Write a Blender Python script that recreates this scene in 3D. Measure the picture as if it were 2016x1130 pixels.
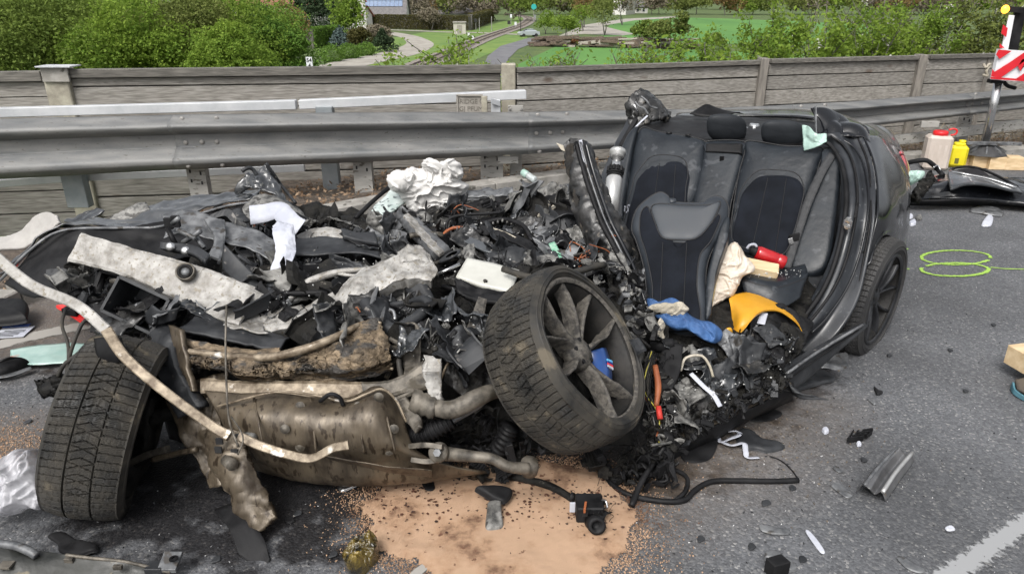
import bpy, math, random
import numpy as np
from math import sin, cos, tan, atan, radians, pi
from mathutils import Vector, Matrix

for o in list(bpy.data.objects): bpy.data.objects.remove(o)
SC = bpy.context.scene; COL = SC.collection

# ---------------------------------------------------------------- camera
FPX = 1400.0; PITCH = radians(22.3); CAMZ = 1.78
cam = bpy.data.cameras.new('camera'); cam.sensor_width = 36; cam.lens = 36*FPX/2016
cam.clip_start = .05; cam.clip_end = 3000
co = bpy.data.objects.new('camera', cam); COL.objects.link(co)
co.location = (0, 0, CAMZ); co.rotation_euler = (pi/2-PITCH, 0, 0)
SC.camera = co
# ---------------------------------------------------------------- world, sun, exposure
SUN_EL = radians(52); SUN_AZ = radians(205)
w = bpy.data.worlds.new('World'); SC.world = w; w.use_nodes = True
nt = w.node_tree; bg = nt.nodes['Background']
sky = nt.nodes.new('ShaderNodeTexSky'); sky.sky_type = 'NISHITA'; sky.sun_disc = False
sky.sun_elevation = SUN_EL; sky.sun_rotation = SUN_AZ; sky.dust_density = 6; sky.air_density = 1.0; sky.ozone_density = 1
hs = nt.nodes.new('ShaderNodeHueSaturation'); hs.inputs['Saturation'].default_value = .22
nt.links.new(sky.outputs[0], hs.inputs['Color']); nt.links.new(hs.outputs[0], bg.inputs[0])
bg.inputs[1].default_value = .15
sl = bpy.data.lights.new('sun', 'SUN'); sl.energy = 1.2; sl.angle = radians(25); sl.color = (1, .97, .93)
so = bpy.data.objects.new('sun', sl); COL.objects.link(so)
sd = Vector((sin(SUN_AZ)*cos(SUN_EL), cos(SUN_AZ)*cos(SUN_EL), sin(SUN_EL)))
so.rotation_euler = sd.to_track_quat('Z', 'Y').to_euler(); so.location = (0, -5, 20)
SC.view_settings.view_transform = 'Standard'; SC.view_settings.look = 'None'
SC.view_settings.exposure = 0.55; SC.view_settings.gamma = 1; SC.view_settings.use_curve_mapping = False
SC.render.engine = 'CYCLES'

# ---------------------------------------------------------------- places
CAM = np.array([0, 0, CAMZ])
FW = np.array([0, cos(PITCH), -sin(PITCH)]); UP = np.array([0, sin(PITCH), cos(PITCH)]); RT = np.array([1., 0, 0])
def ray(px, py): return RT*((px-1008)/FPX) + UP*((565-py)/FPX) + FW
def G(px, py, z=0.0):                       # the place at height z seen there
    r = ray(px, py); return CAM + r*((z-CAMZ)/r[2])
def D(px, py, d):                           # the place d metres ahead
    r = ray(px, py); return CAM + r*(d/r[1])
def PL(px, py, p0, n, off=0):
    r = ray(px, py); n = np.asarray(n)/np.linalg.norm(n)
    return CAM + r*(np.dot(np.asarray(p0)-CAM, n)/np.dot(r, n)) + n*off
def PX(p):                                   # inverse, for checks
    q = np.asarray(p)-CAM; z = q@FW; return 1008+FPX*(q@RT)/z, 565-FPX*(q@UP)/z

# ---------------------------------------------------------------- noise
def _h(ix, iy, iz, s):
    n = (ix*374761393 + iy*668265263 + iz*2147483647 + s*1274126177) & 0xffffffff
    n = ((n ^ (n >> 13))*1274126177) & 0xffffffff
    n = ((n ^ (n >> 16))*2246822519) & 0xffffffff
    return ((n ^ (n >> 15)) & 0xffff)/32767.5-1
def vnoise(P, s=0):
    P = np.asarray(P, float); i = np.floor(P).astype(np.int64); f = P-i; f = f*f*(3-2*f)
    x, y, z = i[..., 0], i[..., 1], i[..., 2]; r = 0
    for dx in (0, 1):
        for dy in (0, 1):
            for dz in (0, 1):
                wt = (f[..., 0] if dx else 1-f[..., 0])*(f[..., 1] if dy else 1-f[..., 1])*(f[..., 2] if dz else 1-f[..., 2])
                r = r + wt*_h(x+dx, y+dy, z+dz, s)
    return r
def fbm(P, sc=1., oc=3, s=0, ridge=False):
    r = 0; a = 1; t = 0; P = np.asarray(P, float)*sc
    for k in range(oc):
        v = vnoise(P, s+k*17)
        if ridge: v = 1-2*np.abs(v)
        r = r+a*v; t += a; a *= .5; P = P*2.03+7.1
    return r/t

# ---------------------------------------------------------------- mesh building
class MB:
    def __init__(s): s.v = []; s.f = []; s.n = 0; s.uv = []; s.hasuv = False
    def add(s, v, f, uv=None):
        v = np.asarray(v, float).reshape(-1, 3); f = np.asarray(f, np.int64)
        if len(f) == 0: return s
        s.v.append(v); s.f.append(f+s.n); s.n += len(v)
        if uv is not None: s.hasuv = True
        s.uv.append(np.zeros((len(v), 2)) if uv is None else np.asarray(uv, float).reshape(-1, 2))
        return s
    def mesh(s, name, m, smooth=False):
        me = bpy.data.meshes.new(name)
        V = np.concatenate(s.v); me.vertices.add(len(V)); me.vertices.foreach_set('co', V.ravel())
        loops = np.concatenate([f.ravel() for f in s.f]); cnt = np.concatenate([np.full(len(f), f.shape[1]) for f in s.f])
        st = np.concatenate([[0], np.cumsum(cnt)[:-1]])
        me.loops.add(len(loops)); me.loops.foreach_set('vertex_index', loops.astype(np.int32))
        me.polygons.add(len(cnt)); me.polygons.foreach_set('loop_start', st.astype(np.int32))
        try: me.polygons.foreach_set('loop_total', cnt.astype(np.int32))
        except Exception: pass
        if s.hasuv:
            UV = np.concatenate(s.uv)[loops]; l = me.uv_layers.new(name='UVMap'); l.data.foreach_set('uv', UV.ravel())
        me.polygons.foreach_set('use_smooth', np.full(len(cnt), bool(smooth)))
        me.update(calc_edges=True)
        for x in (m if isinstance(m, (list, tuple)) else [m]): me.materials.append(x)
        return me
    def build(s, name, m, parent=None, smooth=False, kind=None, loc=None):
        if loc is not None:
            for a in s.v: a -= np.asarray(loc)
        me = s.mesh(name, m, smooth); o = bpy.data.objects.new(name, me); COL.objects.link(o)
        if loc is not None: o.location = loc
        if parent is not None:
            o.parent = parent
            if loc is None: o.matrix_parent_inverse = Matrix.Translation(-world_loc(parent))
            else: o.location = Vector(loc)-world_loc(parent)
        if kind: o['kind'] = kind
        return o
def world_loc(o):
    v = Vector(o.location)
    p = o.parent
    if p is not None:
        v = v + Vector(o.matrix_parent_inverse.translation) + world_loc(p)
    return v
def tag(o, label=None, cat=None, group=None, kind=None):
    if label: o['label'] = label
    if cat: o['category'] = cat
    if group: o['group'] = group
    if kind: o['kind'] = kind
    return o
def thing(name, label, cat, loc=(0, 0, 0), group=None):
    o = bpy.data.objects.new(name, None); COL.objects.link(o); o.location = Vector(loc); o.empty_display_size = .1
    return tag(o, label, cat, group)
def copy_tree(o, parent=None):
    c = o.copy(); COL.objects.link(c)
    if parent is not None: c.parent = parent
    for ch in list(o.children): copy_tree(ch, c)
    return c

def cr(pts, n):                              # smooth curve through points
    P = np.asarray(pts, float); k = len(P)
    if k < 3:
        t = np.linspace(0, 1, n)[:, None]; return P[0]*(1-t)+P[-1]*t
    Q = np.vstack([2*P[0]-P[1], P, 2*P[-1]-P[-2]]); t = np.linspace(0, k-1-1e-9, n); i = t.astype(int); u = (t-i)[:, None]
    a, b, c, d = Q[i], Q[i+1], Q[i+2], Q[i+3]
    return .5*((2*b)+(c-a)*u+(2*a-5*b+4*c-d)*u*u+(3*b-a-3*c+d)*u**3)
def lin(pts, n):
    P = np.asarray(pts, float); L = np.concatenate([[0], np.cumsum(np.linalg.norm(np.diff(P, axis=0), axis=1))])
    t = np.linspace(0, L[-1], n); return np.stack([np.interp(t, L, P[:, k]) for k in range(P.shape[1])], 1)
def nrm(a): return a/(np.linalg.norm(a, axis=-1, keepdims=True)+1e-12)
def tube_a(pts, r, n=8, cap=True):
    P = np.asarray(pts, float); k = len(P); r = np.broadcast_to(np.asarray(r, float), (k,))
    T = nrm(np.gradient(P, axis=0)); a = np.array([0, 0, 1.]) if abs(T[0, 2]) < .9 else np.array([1., 0, 0])
    N = np.zeros_like(P); v = nrm(a-T[0]*(a@T[0]))
    for i in range(k): v = nrm(v-T[i]*(v@T[i])); N[i] = v
    B = np.cross(T, N); th = np.arange(n)*2*pi/n
    V = P[:, None]+r[:, None, None]*(N[:, None]*np.cos(th)[None, :, None]+B[:, None]*np.sin(th)[None, :, None])
    i = np.arange(k-1)[:, None]*n; j = np.arange(n)[None]; j2 = (j+1) % n
    F = np.stack([i+j, i+j2, i+n+j2, i+n+j], -1).reshape(-1, 4)
    V = V.reshape(-1, 3)
    if cap:
        V = np.vstack([V, P[0], P[-1]]); c0 = k*n
        F2 = np.array([[c0, (q+1) % n, q, q] for q in range(n)]+[[c0+1, (k-1)*n+q, (k-1)*n+(q+1) % n, (k-1)*n+(q+1) % n] for q in range(n)])
        return V, F, F2[:, :3]
    return V, F, None
def tube(name, pts, r, m, parent=None, n=8, steps=None, smooth=True, curve=True):
    P = cr(pts, steps or max(2, (len(pts)-1)*6)) if curve and len(pts) > 2 else np.asarray(pts, float)
    if not np.isscalar(r): r = np.interp(np.linspace(0, 1, len(P)), np.linspace(0, 1, len(r)), r)
    V, F, F2 = tube_a(P, r, n); b = MB(); b.add(V, F)
    b.f.append(F2); 
    return b.build(name, m, parent, smooth)
def addtube(b, pts, r, n=6):
    V, F, F2 = tube_a(pts, r, n); s = b.n; b.add(V, F); b.f.append(F2+s); return b
BOXF = np.array([[0, 1, 3, 2], [4, 6, 7, 5], [0, 4, 5, 1], [2, 3, 7, 6], [0, 2, 6, 4], [1, 5, 7, 3]])
def addbox(b, c, ax, ay, az):
    c, ax, ay, az = [np.asarray(q, float) for q in (c, ax, ay, az)]
    V = [c+i*ax+j*ay+k*az for i in (-1, 1) for j in (-1, 1) for k in (-1, 1)]; b.add(V, BOXF); return b
def addboxb(b, c, ax, ay, az, bev=.15):      # box with chamfered edges
    c = np.asarray(c, float); A = np.array([ax, ay, az], float); L = np.linalg.norm(A, axis=1); e = bev*min(L)
    V = []; idx = {}
    for s0 in (-1, 1):
        for s1 in (-1, 1):
            for s2 in (-1, 1):
                for k in range(3):
                    s = np.array([s0, s1, s2], float); f = np.ones(3); 
                    for q in range(3):
                        if q != k: f[q] = 1-e/L[q]
                    idx[(s0, s1, s2, k)] = len(V); V.append(c+(s*f)@A)
    F = []; T = []
    for k in range(3):
        i, j = [q for q in range(3) if q != k]
        for sk in (-1, 1):
            q = []
            for a, d in ((-1, -1), (1, -1), (1, 1), (-1, 1)):
                s = [0, 0, 0]; s[k] = sk; s[i] = a; s[j] = d; q.append(idx[(*s, k)])
            F.append(q)
        for a in (-1, 1):
            for d in (-1, 1):
                s = [0, 0, 0]; s[i] = a; s[j] = d; s[k] = -1; p = idx[(*s, i)]; q = idx[(*s, j)]; s[k] = 1
                F.append([p, q, idx[(*s, j)], idx[(*s, i)]])
    for s0 in (-1, 1):
        for s1 in (-1, 1):
            for s2 in (-1, 1): T.append([idx[(s0, s1, s2, k)] for k in range(3)])
    s = b.n; b.add(V, F); b.f.append(np.array(T)+s); return b
def axes(dirx, up=(0, 0, 1)):
    x = nrm(np.asarray(dirx, float)); z = np.asarray(up, float); z = nrm(z-x*(z@x)); return x, np.cross(z, x), z
def grid_f(nu, nv, wrap=False):
    i = np.arange(nu-1 if not wrap else nu)[:, None]; j = np.arange(nv-1)[None]; i2 = (i+1) % nu
    return np.stack([i*nv+j, i2*nv+j, i2*nv+j+1, i*nv+j+1], -1).reshape(-1, 4)
def grid_n(S):
    return nrm(np.cross(np.gradient(S, axis=0), np.gradient(S, axis=1)))
def surf(rows, nu, nv, smoothc=True):
    f = cr if smoothc else lin
    R = np.stack([f(r, nv) for r in rows]); return np.stack([f(R[:, j], nu) for j in range(nv)], 1)
def solid(b, S, t):                          # shell with thickness t from a grid of points
    nu, nv = S.shape[:2]; N = grid_n(S); A = (S+N*t/2).reshape(-1, 3); B = (S-N*t/2).reshape(-1, 3)
    F = grid_f(nu, nv); n = nu*nv
    u, v = np.meshgrid(np.linspace(0, 1, nu), np.linspace(0, 1, nv), indexing='ij'); uv = np.stack([u, v], -1).reshape(-1, 2)
    e = [np.arange(nv), (nu-1)*nv+np.arange(nv)[::-1], np.arange(nu)[::-1]*nv, np.arange(nu)*nv+nv-1]
    R = []
    for q in e:
        R.append(np.stack([q[:-1], q[1:], q[1:]+n, q[:-1]+n], 1))
    b.add(np.vstack([A, B]), np.vstack([F, F[:, ::-1]+n]+R), np.vstack([uv, uv])); return b
def sheet(name, rows, m, parent=None, t=.004, n=(24, 24), cr_=.0, sc=4, seed=0, smooth=True, ridge=True, torn=0., smoothc=True, oc=4, kind=None, wrinkle=None):
    S = surf(rows, n[0], n[1], smoothc); N = grid_n(S)
    if cr_: S = S+N*(fbm(S, sc, oc, seed, ridge)[..., None]*cr_)+fbm(S, sc*1.3, 2, seed+5)[..., None]*N[..., [1, 2, 0]]*cr_*.4
    if wrinkle:                              # (amplitude, count, axis)
        a, c, ax = wrinkle; u = np.linspace(0, 1, n[ax]); q = np.sin(u*c*2*pi)
        S = S+N*((q[:, None] if ax == 0 else q[None, :])*a)[..., None]*(.6+.5*fbm(S, 3, 2, seed+9)[..., None])
    if torn:
        k = max(2, n[0]//10); E = fbm(S, 22, 3, seed+3)[..., None]
        du = np.gradient(S, axis=0); dv = np.gradient(S, axis=1); W = np.zeros(S.shape[:2]); W[:2] = 1; W[-2:] = 1; W[:, :2] = 1; W[:, -2:] = 1
        S = S+(nrm(du)+nrm(dv))*E*W[..., None]*torn
    b = MB(); solid(b, S, t); return b.build(name, m, parent, smooth, kind)
def lathe_a(prof, n=32, arc=2*pi):           # profile (radius, height) around z
    P = np.asarray(prof, float); th = np.arange(n)*arc/n
    V = np.stack([P[None, :, 0]*np.cos(th)[:, None], P[None, :, 0]*np.sin(th)[:, None], np.broadcast_to(P[None, :, 1], (n, len(P)))], -1)
    return V.reshape(-1, 3), grid_f(n, len(P), True)
def frame(V, o, x, y, z): return np.asarray(o)+V[..., :1]*np.asarray(x)+V[..., 1:2]*np.asarray(y)+V[..., 2:3]*np.asarray(z)

# ---------------------------------------------------------------- materials
def mat(name, c1, c2=None, sc=6, rough=.6, metal=0., bump=.15, bsc=60, c3=None, r2=None, stretch=None, speck=None, mid=.5, width=.25,
        trans=0, coat=0, spec=.5, detail=8, gen=False, sheen=0, bdist=.004, alpha=1, emit=None, sss=0):
    m = bpy.data.materials.new(name); m.use_nodes = True; N = m.node_tree.nodes; L = m.node_tree.links; B = N['Principled BSDF']
    tc = N.new('ShaderNodeTexCoord'); vec = tc.outputs['Generated' if gen else 'Object']
    oi = N.new('ShaderNodeObjectInfo'); mp = N.new('ShaderNodeMapping'); L.new(vec, mp.inputs[0])
    mul = N.new('ShaderNodeMath'); mul.operation = 'MULTIPLY'; mul.inputs[1].default_value = 37.; L.new(oi.outputs['Random'], mul.inputs[0]); L.new(mul.outputs[0], mp.inputs[1])
    if stretch: mp.inputs[3].default_value = stretch
    no = N.new('ShaderNodeTexNoise'); no.inputs['Scale'].default_value = sc; no.inputs['Detail'].default_value = detail; no.inputs['Roughness'].default_value = .62; L.new(mp.outputs[0], no.inputs[0])
    rp = N.new('ShaderNodeValToRGB'); L.new(no.outputs[0], rp.inputs[0]); c2 = c2 or c1
    e = rp.color_ramp.elements; e[0].position = mid-width/2; e[0].color = (*c1, 1); e[1].position = mid+width/2; e[1].color = (*c2, 1)
    if c3: q = e.new(min(1, mid+width/2+.1)); q.color = (*c3, 1)
    out = rp.outputs[0]
    if speck:                                 # (colour, scale, threshold)
        n2 = N.new('ShaderNodeTexNoise'); n2.inputs['Scale'].default_value = speck[1]; n2.inputs['Detail'].default_value = 4; L.new(mp.outputs[0], n2.inputs[0])
        r3 = N.new('ShaderNodeValToRGB'); r3.color_ramp.elements[0].position = speck[2]; r3.color_ramp.elements[1].position = speck[2]+.05; L.new(n2.outputs[0], r3.inputs[0])
        mx = N.new('ShaderNodeMixRGB'); L.new(r3.outputs[0], mx.inputs[0]); L.new(out, mx.inputs[1]); mx.inputs[2].default_value = (*speck[0], 1); out = mx.outputs[0]
    L.new(out, B.inputs['Base Color'])
    if r2 is not None:
        rr = N.new('ShaderNodeMapRange'); rr.inputs[1].default_value = mid-width/2; rr.inputs[2].default_value = mid+width/2; rr.inputs[3].default_value = rough; rr.inputs[4].default_value = r2
        L.new(no.outputs[0], rr.inputs[0]); L.new(rr.outputs[0], B.inputs['Roughness'])
    else: B.inputs['Roughness'].default_value = rough
    B.inputs['Metallic'].default_value = metal; B.inputs['Specular IOR Level'].default_value = spec
    if bump:
        nb = N.new('ShaderNodeTexNoise'); nb.inputs['Scale'].default_value = bsc; nb.inputs['Detail'].default_value = 5; L.new(mp.outputs[0], nb.inputs[0])
        bp = N.new('ShaderNodeBump'); bp.inputs['Strength'].default_value = bump; bp.inputs['Distance'].default_value = bdist; L.new(nb.outputs[0], bp.inputs['Height']); L.new(bp.outputs[0], B.inputs['Normal'])
    if trans: B.inputs['Transmission Weight'].default_value = trans
    if coat: B.inputs['Coat Weight'].default_value = coat; B.inputs['Coat Roughness'].default_value = .05
    if sheen: B.inputs['Sheen Weight'].default_value = sheen
    if alpha < 1: B.inputs['Alpha'].default_value = alpha
    if emit: B.inputs['Emission Color'].default_value = (*emit[0], 1); B.inputs['Emission Strength'].default_value = emit[1]
    if sss: B.inputs['Subsurface Weight'].default_value = sss; B.inputs['Subsurface Radius'].default_value = (.02, .02, .02)
    return m
def leafmat(name, c1, c2, tr=.35):
    m = bpy.data.materials.new(name); m.use_nodes = True; N = m.node_tree.nodes; L = m.node_tree.links; B = N['Principled BSDF']
    g = N.new('ShaderNodeNewGeometry'); tc = N.new('ShaderNodeTexCoord'); no = N.new('ShaderNodeTexNoise'); no.inputs['Scale'].default_value = .9; L.new(tc.outputs['Object'], no.inputs[0])
    ad = N.new('ShaderNodeMath'); ad.operation = 'MULTIPLY_ADD'; ad.inputs[1].default_value = .55; L.new(g.outputs['Random Per Island'], ad.inputs[0])
    sb = N.new('ShaderNodeMath'); sb.operation = 'SUBTRACT'; sb.inputs[1].default_value = .28; L.new(no.outputs[0], sb.inputs[0]); L.new(sb.outputs[0], ad.inputs[2])
    mx = N.new('ShaderNodeMixRGB'); L.new(ad.outputs[0], mx.inputs[0]); mx.inputs[1].default_value = (*c1, 1); mx.inputs[2].default_value = (*c2, 1)
    L.new(mx.outputs[0], B.inputs['Base Color']); B.inputs['Roughness'].default_value = .7; B.inputs['Specular IOR Level'].default_value = .15
    t = N.new('ShaderNodeBsdfTranslucent'); L.new(mx.outputs[0], t.inputs[0]); ms = N.new('ShaderNodeMixShader'); ms.inputs[0].default_value = tr
    L.new(B.outputs[0], ms.inputs[1]); L.new(t.outputs[0], ms.inputs[2]); L.new(ms.outputs[0], N['Material Output'].inputs[0]); return m
def paintmat(name, col, wear=.5, rough=.6, wsc=60):     # painted mark, worn and feathered at its edges; UV v runs across
    m = bpy.data.materials.new(name); m.use_nodes = True; N = m.node_tree.nodes; L = m.node_tree.links; B = N['Principled BSDF']
    B.inputs['Base Color'].default_value = (*col, 1); B.inputs['Roughness'].default_value = rough
    uv = N.new('ShaderNodeTexCoord'); sx = N.new('ShaderNodeSeparateXYZ'); L.new(uv.outputs['UV'], sx.inputs[0])
    a = N.new('ShaderNodeMath'); a.operation = 'SUBTRACT'; a.inputs[1].default_value = .5; L.new(sx.outputs[1], a.inputs[0])
    b = N.new('ShaderNodeMath'); b.operation = 'ABSOLUTE'; L.new(a.outputs[0], b.inputs[0])
    c = N.new('ShaderNodeMath'); c.operation = 'MULTIPLY_ADD'; c.inputs[1].default_value = -2.2; c.inputs[2].default_value = 1.35; L.new(b.outputs[0], c.inputs[0])
    no = N.new('ShaderNodeTexNoise'); no.inputs['Scale'].default_value = wsc; no.inputs['Detail'].default_value = 6; L.new(uv.outputs['Object'], no.inputs[0])
    d = N.new('ShaderNodeMath'); d.operation = 'MULTIPLY_ADD'; d.inputs[1].default_value = -wear*2.2; L.new(no.outputs[0], d.inputs[0]); L.new(c.outputs[0], d.inputs[2])
    e = N.new('ShaderNodeMapRange'); e.inputs[1].default_value = 0; e.inputs[2].default_value = .25; L.new(d.outputs[0], e.inputs[0]); L.new(e.outputs[0], B.inputs['Alpha'])
    return m
def ribbon(name, pts, w, m, z=.006, parent=None):
    P = np.asarray([G(*p) if len(p) == 2 else p for p in pts]); P = cr(P, max(8, len(P)*10)); P[:, 2] = z
    T = nrm(np.gradient(P, axis=0)); Nn = np.stack([-T[:, 1], T[:, 0], 0*T[:, 0]], 1)
    vv = np.linspace(-.5, .5, 5); S = P[:, None]+Nn[:, None]*(vv*w)[None, :, None]
    u, v = np.meshgrid(np.arange(len(P)), np.linspace(0, 1, 5), indexing='ij')
    b = MB(); b.add(S, grid_f(len(P), 5), np.stack([u, v], -1).reshape(-1, 2)); return b.build(name, m, parent)
# ================================================================ ground
rng = np.random.default_rng(7); random.seed(7)
def asphalt_mat():
    m = bpy.data.materials.new('asphalt'); m.use_nodes = True; N = m.node_tree.nodes; L = m.node_tree.links; B = N['Principled BSDF']
    tc = N.new('ShaderNodeTexCoord'); V = tc.outputs['Object']
    vo = N.new('ShaderNodeTexVoronoi'); vo.inputs['Scale'].default_value = 115; L.new(V, vo.inputs[0])
    sep = N.new('ShaderNodeSeparateColor'); L.new(vo.outputs['Color'], sep.inputs[0])
    rp = N.new('ShaderNodeValToRGB'); L.new(sep.outputs[0], rp.inputs[0]); e = rp.color_ramp.elements
    e[0].position = 0; e[0].color = (.058, .060, .065, 1); e[1].position = 1; e[1].color = (.22, .218, .215, 1)
    for p, c in ((.45, (.082, .085, .091)), (.84, (.106, .109, .116)), (.96, (.14, .14, .14))):
        q = e.new(p); q.color = (*c, 1)
    no = N.new('ShaderNodeTexNoise'); no.inputs['Scale'].default_value = 1.6; no.inputs['Detail'].default_value = 7; L.new(V, no.inputs[0])
    mr = N.new('ShaderNodeMapRange'); mr.inputs[1].default_value = .3; mr.inputs[2].default_value = .7; mr.inputs[3].default_value = .72; mr.inputs[4].default_value = 1.25; L.new(no.outputs[0], mr.inputs[0])
    mu = N.new('ShaderNodeMixRGB'); mu.blend_type = 'MULTIPLY'; mu.inputs[0].default_value = 1; L.new(rp.outputs[0], mu.inputs[1]); L.new(mr.outputs[0], mu.inputs[2])
    at = N.new('ShaderNodeAttribute'); at.attribute_name = 'wet'
    n2 = N.new('ShaderNodeTexNoise'); n2.inputs['Scale'].default_value = 9; n2.inputs['Detail'].default_value = 6; L.new(V, n2.inputs[0])
    a = N.new('ShaderNodeMath'); a.operation = 'MULTIPLY_ADD'; a.inputs[1].default_value = 2.4; a.inputs[2].default_value = -1.25; L.new(n2.outputs[0], a.inputs[0])
    b = N.new('ShaderNodeMath'); b.operation = 'ADD'; L.new(a.outputs[0], b.inputs[0]); L.new(at.outputs['Fac'], b.inputs[1])
    c = N.new('ShaderNodeMapRange'); c.inputs[1].default_value = .25; c.inputs[2].default_value = .75; L.new(b.outputs[0], c.inputs[0])
    gate = N.new('ShaderNodeMath'); gate.operation = 'MULTIPLY'; g2 = N.new('ShaderNodeMapRange'); g2.inputs[1].default_value = 0.02; g2.inputs[2].default_value = .35
    L.new(at.outputs['Fac'], g2.inputs[0]); L.new(c.outputs[0], gate.inputs[0]); L.new(g2.outputs[0], gate.inputs[1])
    wm = N.new('ShaderNodeMixRGB'); wm.blend_type = 'MULTIPLY'; wm.inputs[2].default_value = (.22, .21, .21, 1); L.new(gate.outputs[0], wm.inputs[0]); L.new(mu.outputs[0], wm.inputs[1])
    # brown dirt
    ad = N.new('ShaderNodeAttribute'); ad.attribute_name = 'dirt'; n3 = N.new('ShaderNodeTexNoise'); n3.inputs['Scale'].default_value = 30; n3.inputs['Detail'].default_value = 6; L.new(V, n3.inputs[0])
    dm = N.new('ShaderNodeMath'); dm.operation = 'MULTIPLY'; L.new(ad.outputs['Fac'], dm.inputs[0]); L.new(n3.outputs[0], dm.inputs[1])
    dx = N.new('ShaderNodeMixRGB'); dx.inputs[2].default_value = (.15, .115, .085, 1); L.new(dm.outputs[0], dx.inputs[0]); L.new(wm.outputs[0], dx.inputs[1])
    L.new(dx.outputs[0], B.inputs['Base Color'])
    r = N.new('ShaderNodeMapRange'); r.inputs[3].default_value = .78; r.inputs[4].default_value = .30; L.new(gate.outputs[0], r.inputs[0]); L.new(r.outputs[0], B.inputs['Roughness'])
    bp = N.new('ShaderNodeBump'); bp.inputs['Strength'].default_value = .55; bp.inputs['Distance'].default_value = .004; bp.invert = True; L.new(vo.outputs['Distance'], bp.inputs['Height']); L.new(bp.outputs[0], B.inputs['Normal'])
    return m
M_asph = asphalt_mat()
def pix_poly_mask(P, poly, soft=.06):        # signed-distance mask of a ground polygon, 1 inside
    Q = np.asarray(poly)[:, :2]; x, y = P[..., 0], P[..., 1]; ins = np.zeros(x.shape, bool); dmin = np.full(x.shape, 1e9)
    for k in range(len(Q)):
        a, b = Q[k], Q[(k+1) % len(Q)]
        c = ((a[1] > y) != (b[1] > y)) & (x < (b[0]-a[0])*(y-a[1])/(b[1]-a[1]+1e-12)+a[0]); ins ^= c
        d = b-a; t = np.clip(((x-a[0])*d[0]+(y-a[1])*d[1])/(d@d), 0, 1); dmin = np.minimum(dmin, np.hypot(x-a[0]-t*d[0], y-a[1]-t*d[1]))
    s = np.where(ins, dmin, -dmin); return np.clip(.5+s/(2*soft), 0, 1), s
# kerb line (near edge), measured on the ground
kerb_px = [(-260, 760), (60, 596), (330, 510), (640, 437), (840, 402), (1050, 372), (1240, 350), (1800, 322), (2100, 305), (2700, 270)]
K0 = np.array([G(*p) for p in kerb_px]); K = cr(K0, 60)
# road sheet: fine near the camera, ends under the kerb
xs = np.concatenate([np.linspace(-60, -4.2, 20), np.linspace(-4, 5, 260), np.linspace(5.3, 60, 20)]); vs = np.linspace(0, 1, 200)
ykerb = np.interp(xs, K[:, 0], K[:, 1]+.02); ykerb = np.where(xs < K[0, 0], K[0, 1]+.02+(xs-K[0, 0])*.9, ykerb)
ykerb = np.maximum(ykerb, -40)
S = np.zeros((len(xs), len(vs), 3)); lo = np.where(ykerb > 1.2, 1.0, ykerb-1)
for k, v in enumerate(vs): S[:, k, 0] = xs; S[:, k, 1] = lo+(ykerb-lo)*v
S[:, 0, 1] = -40; S[:, :, 2] = 0
bb = MB(); bb.add(S, grid_f(*S.shape[:2])); road = bb.build('road', M_asph); tag(road, 'dark grey asphalt road surface strewn with debris', kind='structure')
P = S.reshape(-1, 3); wet = np.zeros(len(P)); dirt = np.zeros(len(P))
for poly, s, a in (([(60, 1010), (180, 880), (700, 900), (1300, 860), (1600, 700), (1650, 740), (1500, 850), (1350, 930), (1240, 1010), (760, 1000), (720, 1130), (300, 1130), (120, 1090)], .22, 1.0),
                   ([(340, 930), (800, 900), (720, 1010), (560, 1060), (380, 1010)], .15, 1.2), ([(1180, 940), (1350, 900), (1420, 960), (1300, 1010)], .12, .9),
                   ([(-500, 700), (200, 660), (200, 740), (-500, 800)], .1, .4)):
    mk, _ = pix_poly_mask(P, [G(*p) for p in poly], s); wet = np.maximum(wet, mk*a)
for poly, s in (([(1250, 950), (1500, 780), (1620, 800), (1520, 930), (1300, 1010)], .3), ([(-300, 600), (240, 560), (240, 690), (-300, 760)], .3), ([(-300, 850), (80, 820), (60, 900), (-300, 1000)], .15)):
    mk, _ = pix_poly_mask(P, [G(*p) for p in poly], s); dirt = np.maximum(dirt, mk)
for nme, arr in (('wet', wet), ('dirt', dirt)):
    at = road.data.attributes.new(nme, 'FLOAT', 'POINT'); at.data.foreach_set('value', arr.astype(np.float32))

M_conc = mat('concrete', (.20, .19, .17), (.32, .305, .28), sc=7, rough=.85, bump=.5, bsc=90, speck=((.08, .075, .065), 12, .62))
M_conc2 = mat('yellowed_concrete', (.22, .20, .16), (.36, .34, .27), sc=9, rough=.85, bump=.3, bsc=90)
M_soil = mat('leaf_soil', (.05, .04, .032), (.14, .11, .085), sc=20, rough=.95, bump=1, bsc=70, bdist=.02)
# kerb stones, each about one metre
kt = thing('kerb', 'low pale concrete kerb running behind the wreck along the verge', 'kerb', tuple(K[20]))
seg = lin(K, 400); L_ = np.concatenate([[0], np.cumsum(np.linalg.norm(np.diff(seg, axis=0), axis=1))])
t = 0.
while t < L_[-1]-1:
    a = np.array([np.interp(t+.002, L_, seg[:, k]) for k in range(3)]); c = np.array([np.interp(t+.998, L_, seg[:, k]) for k in range(3)])
    x, y, z = axes(c-a); l = np.linalg.norm(c-a)/2; b = MB(); addboxb(b, (a+c)/2+y*.1+z*.02, x*l, y*.10, z*.085, .10); b.build('kerb_stone', M_conc, kt); t += 1.0
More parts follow.
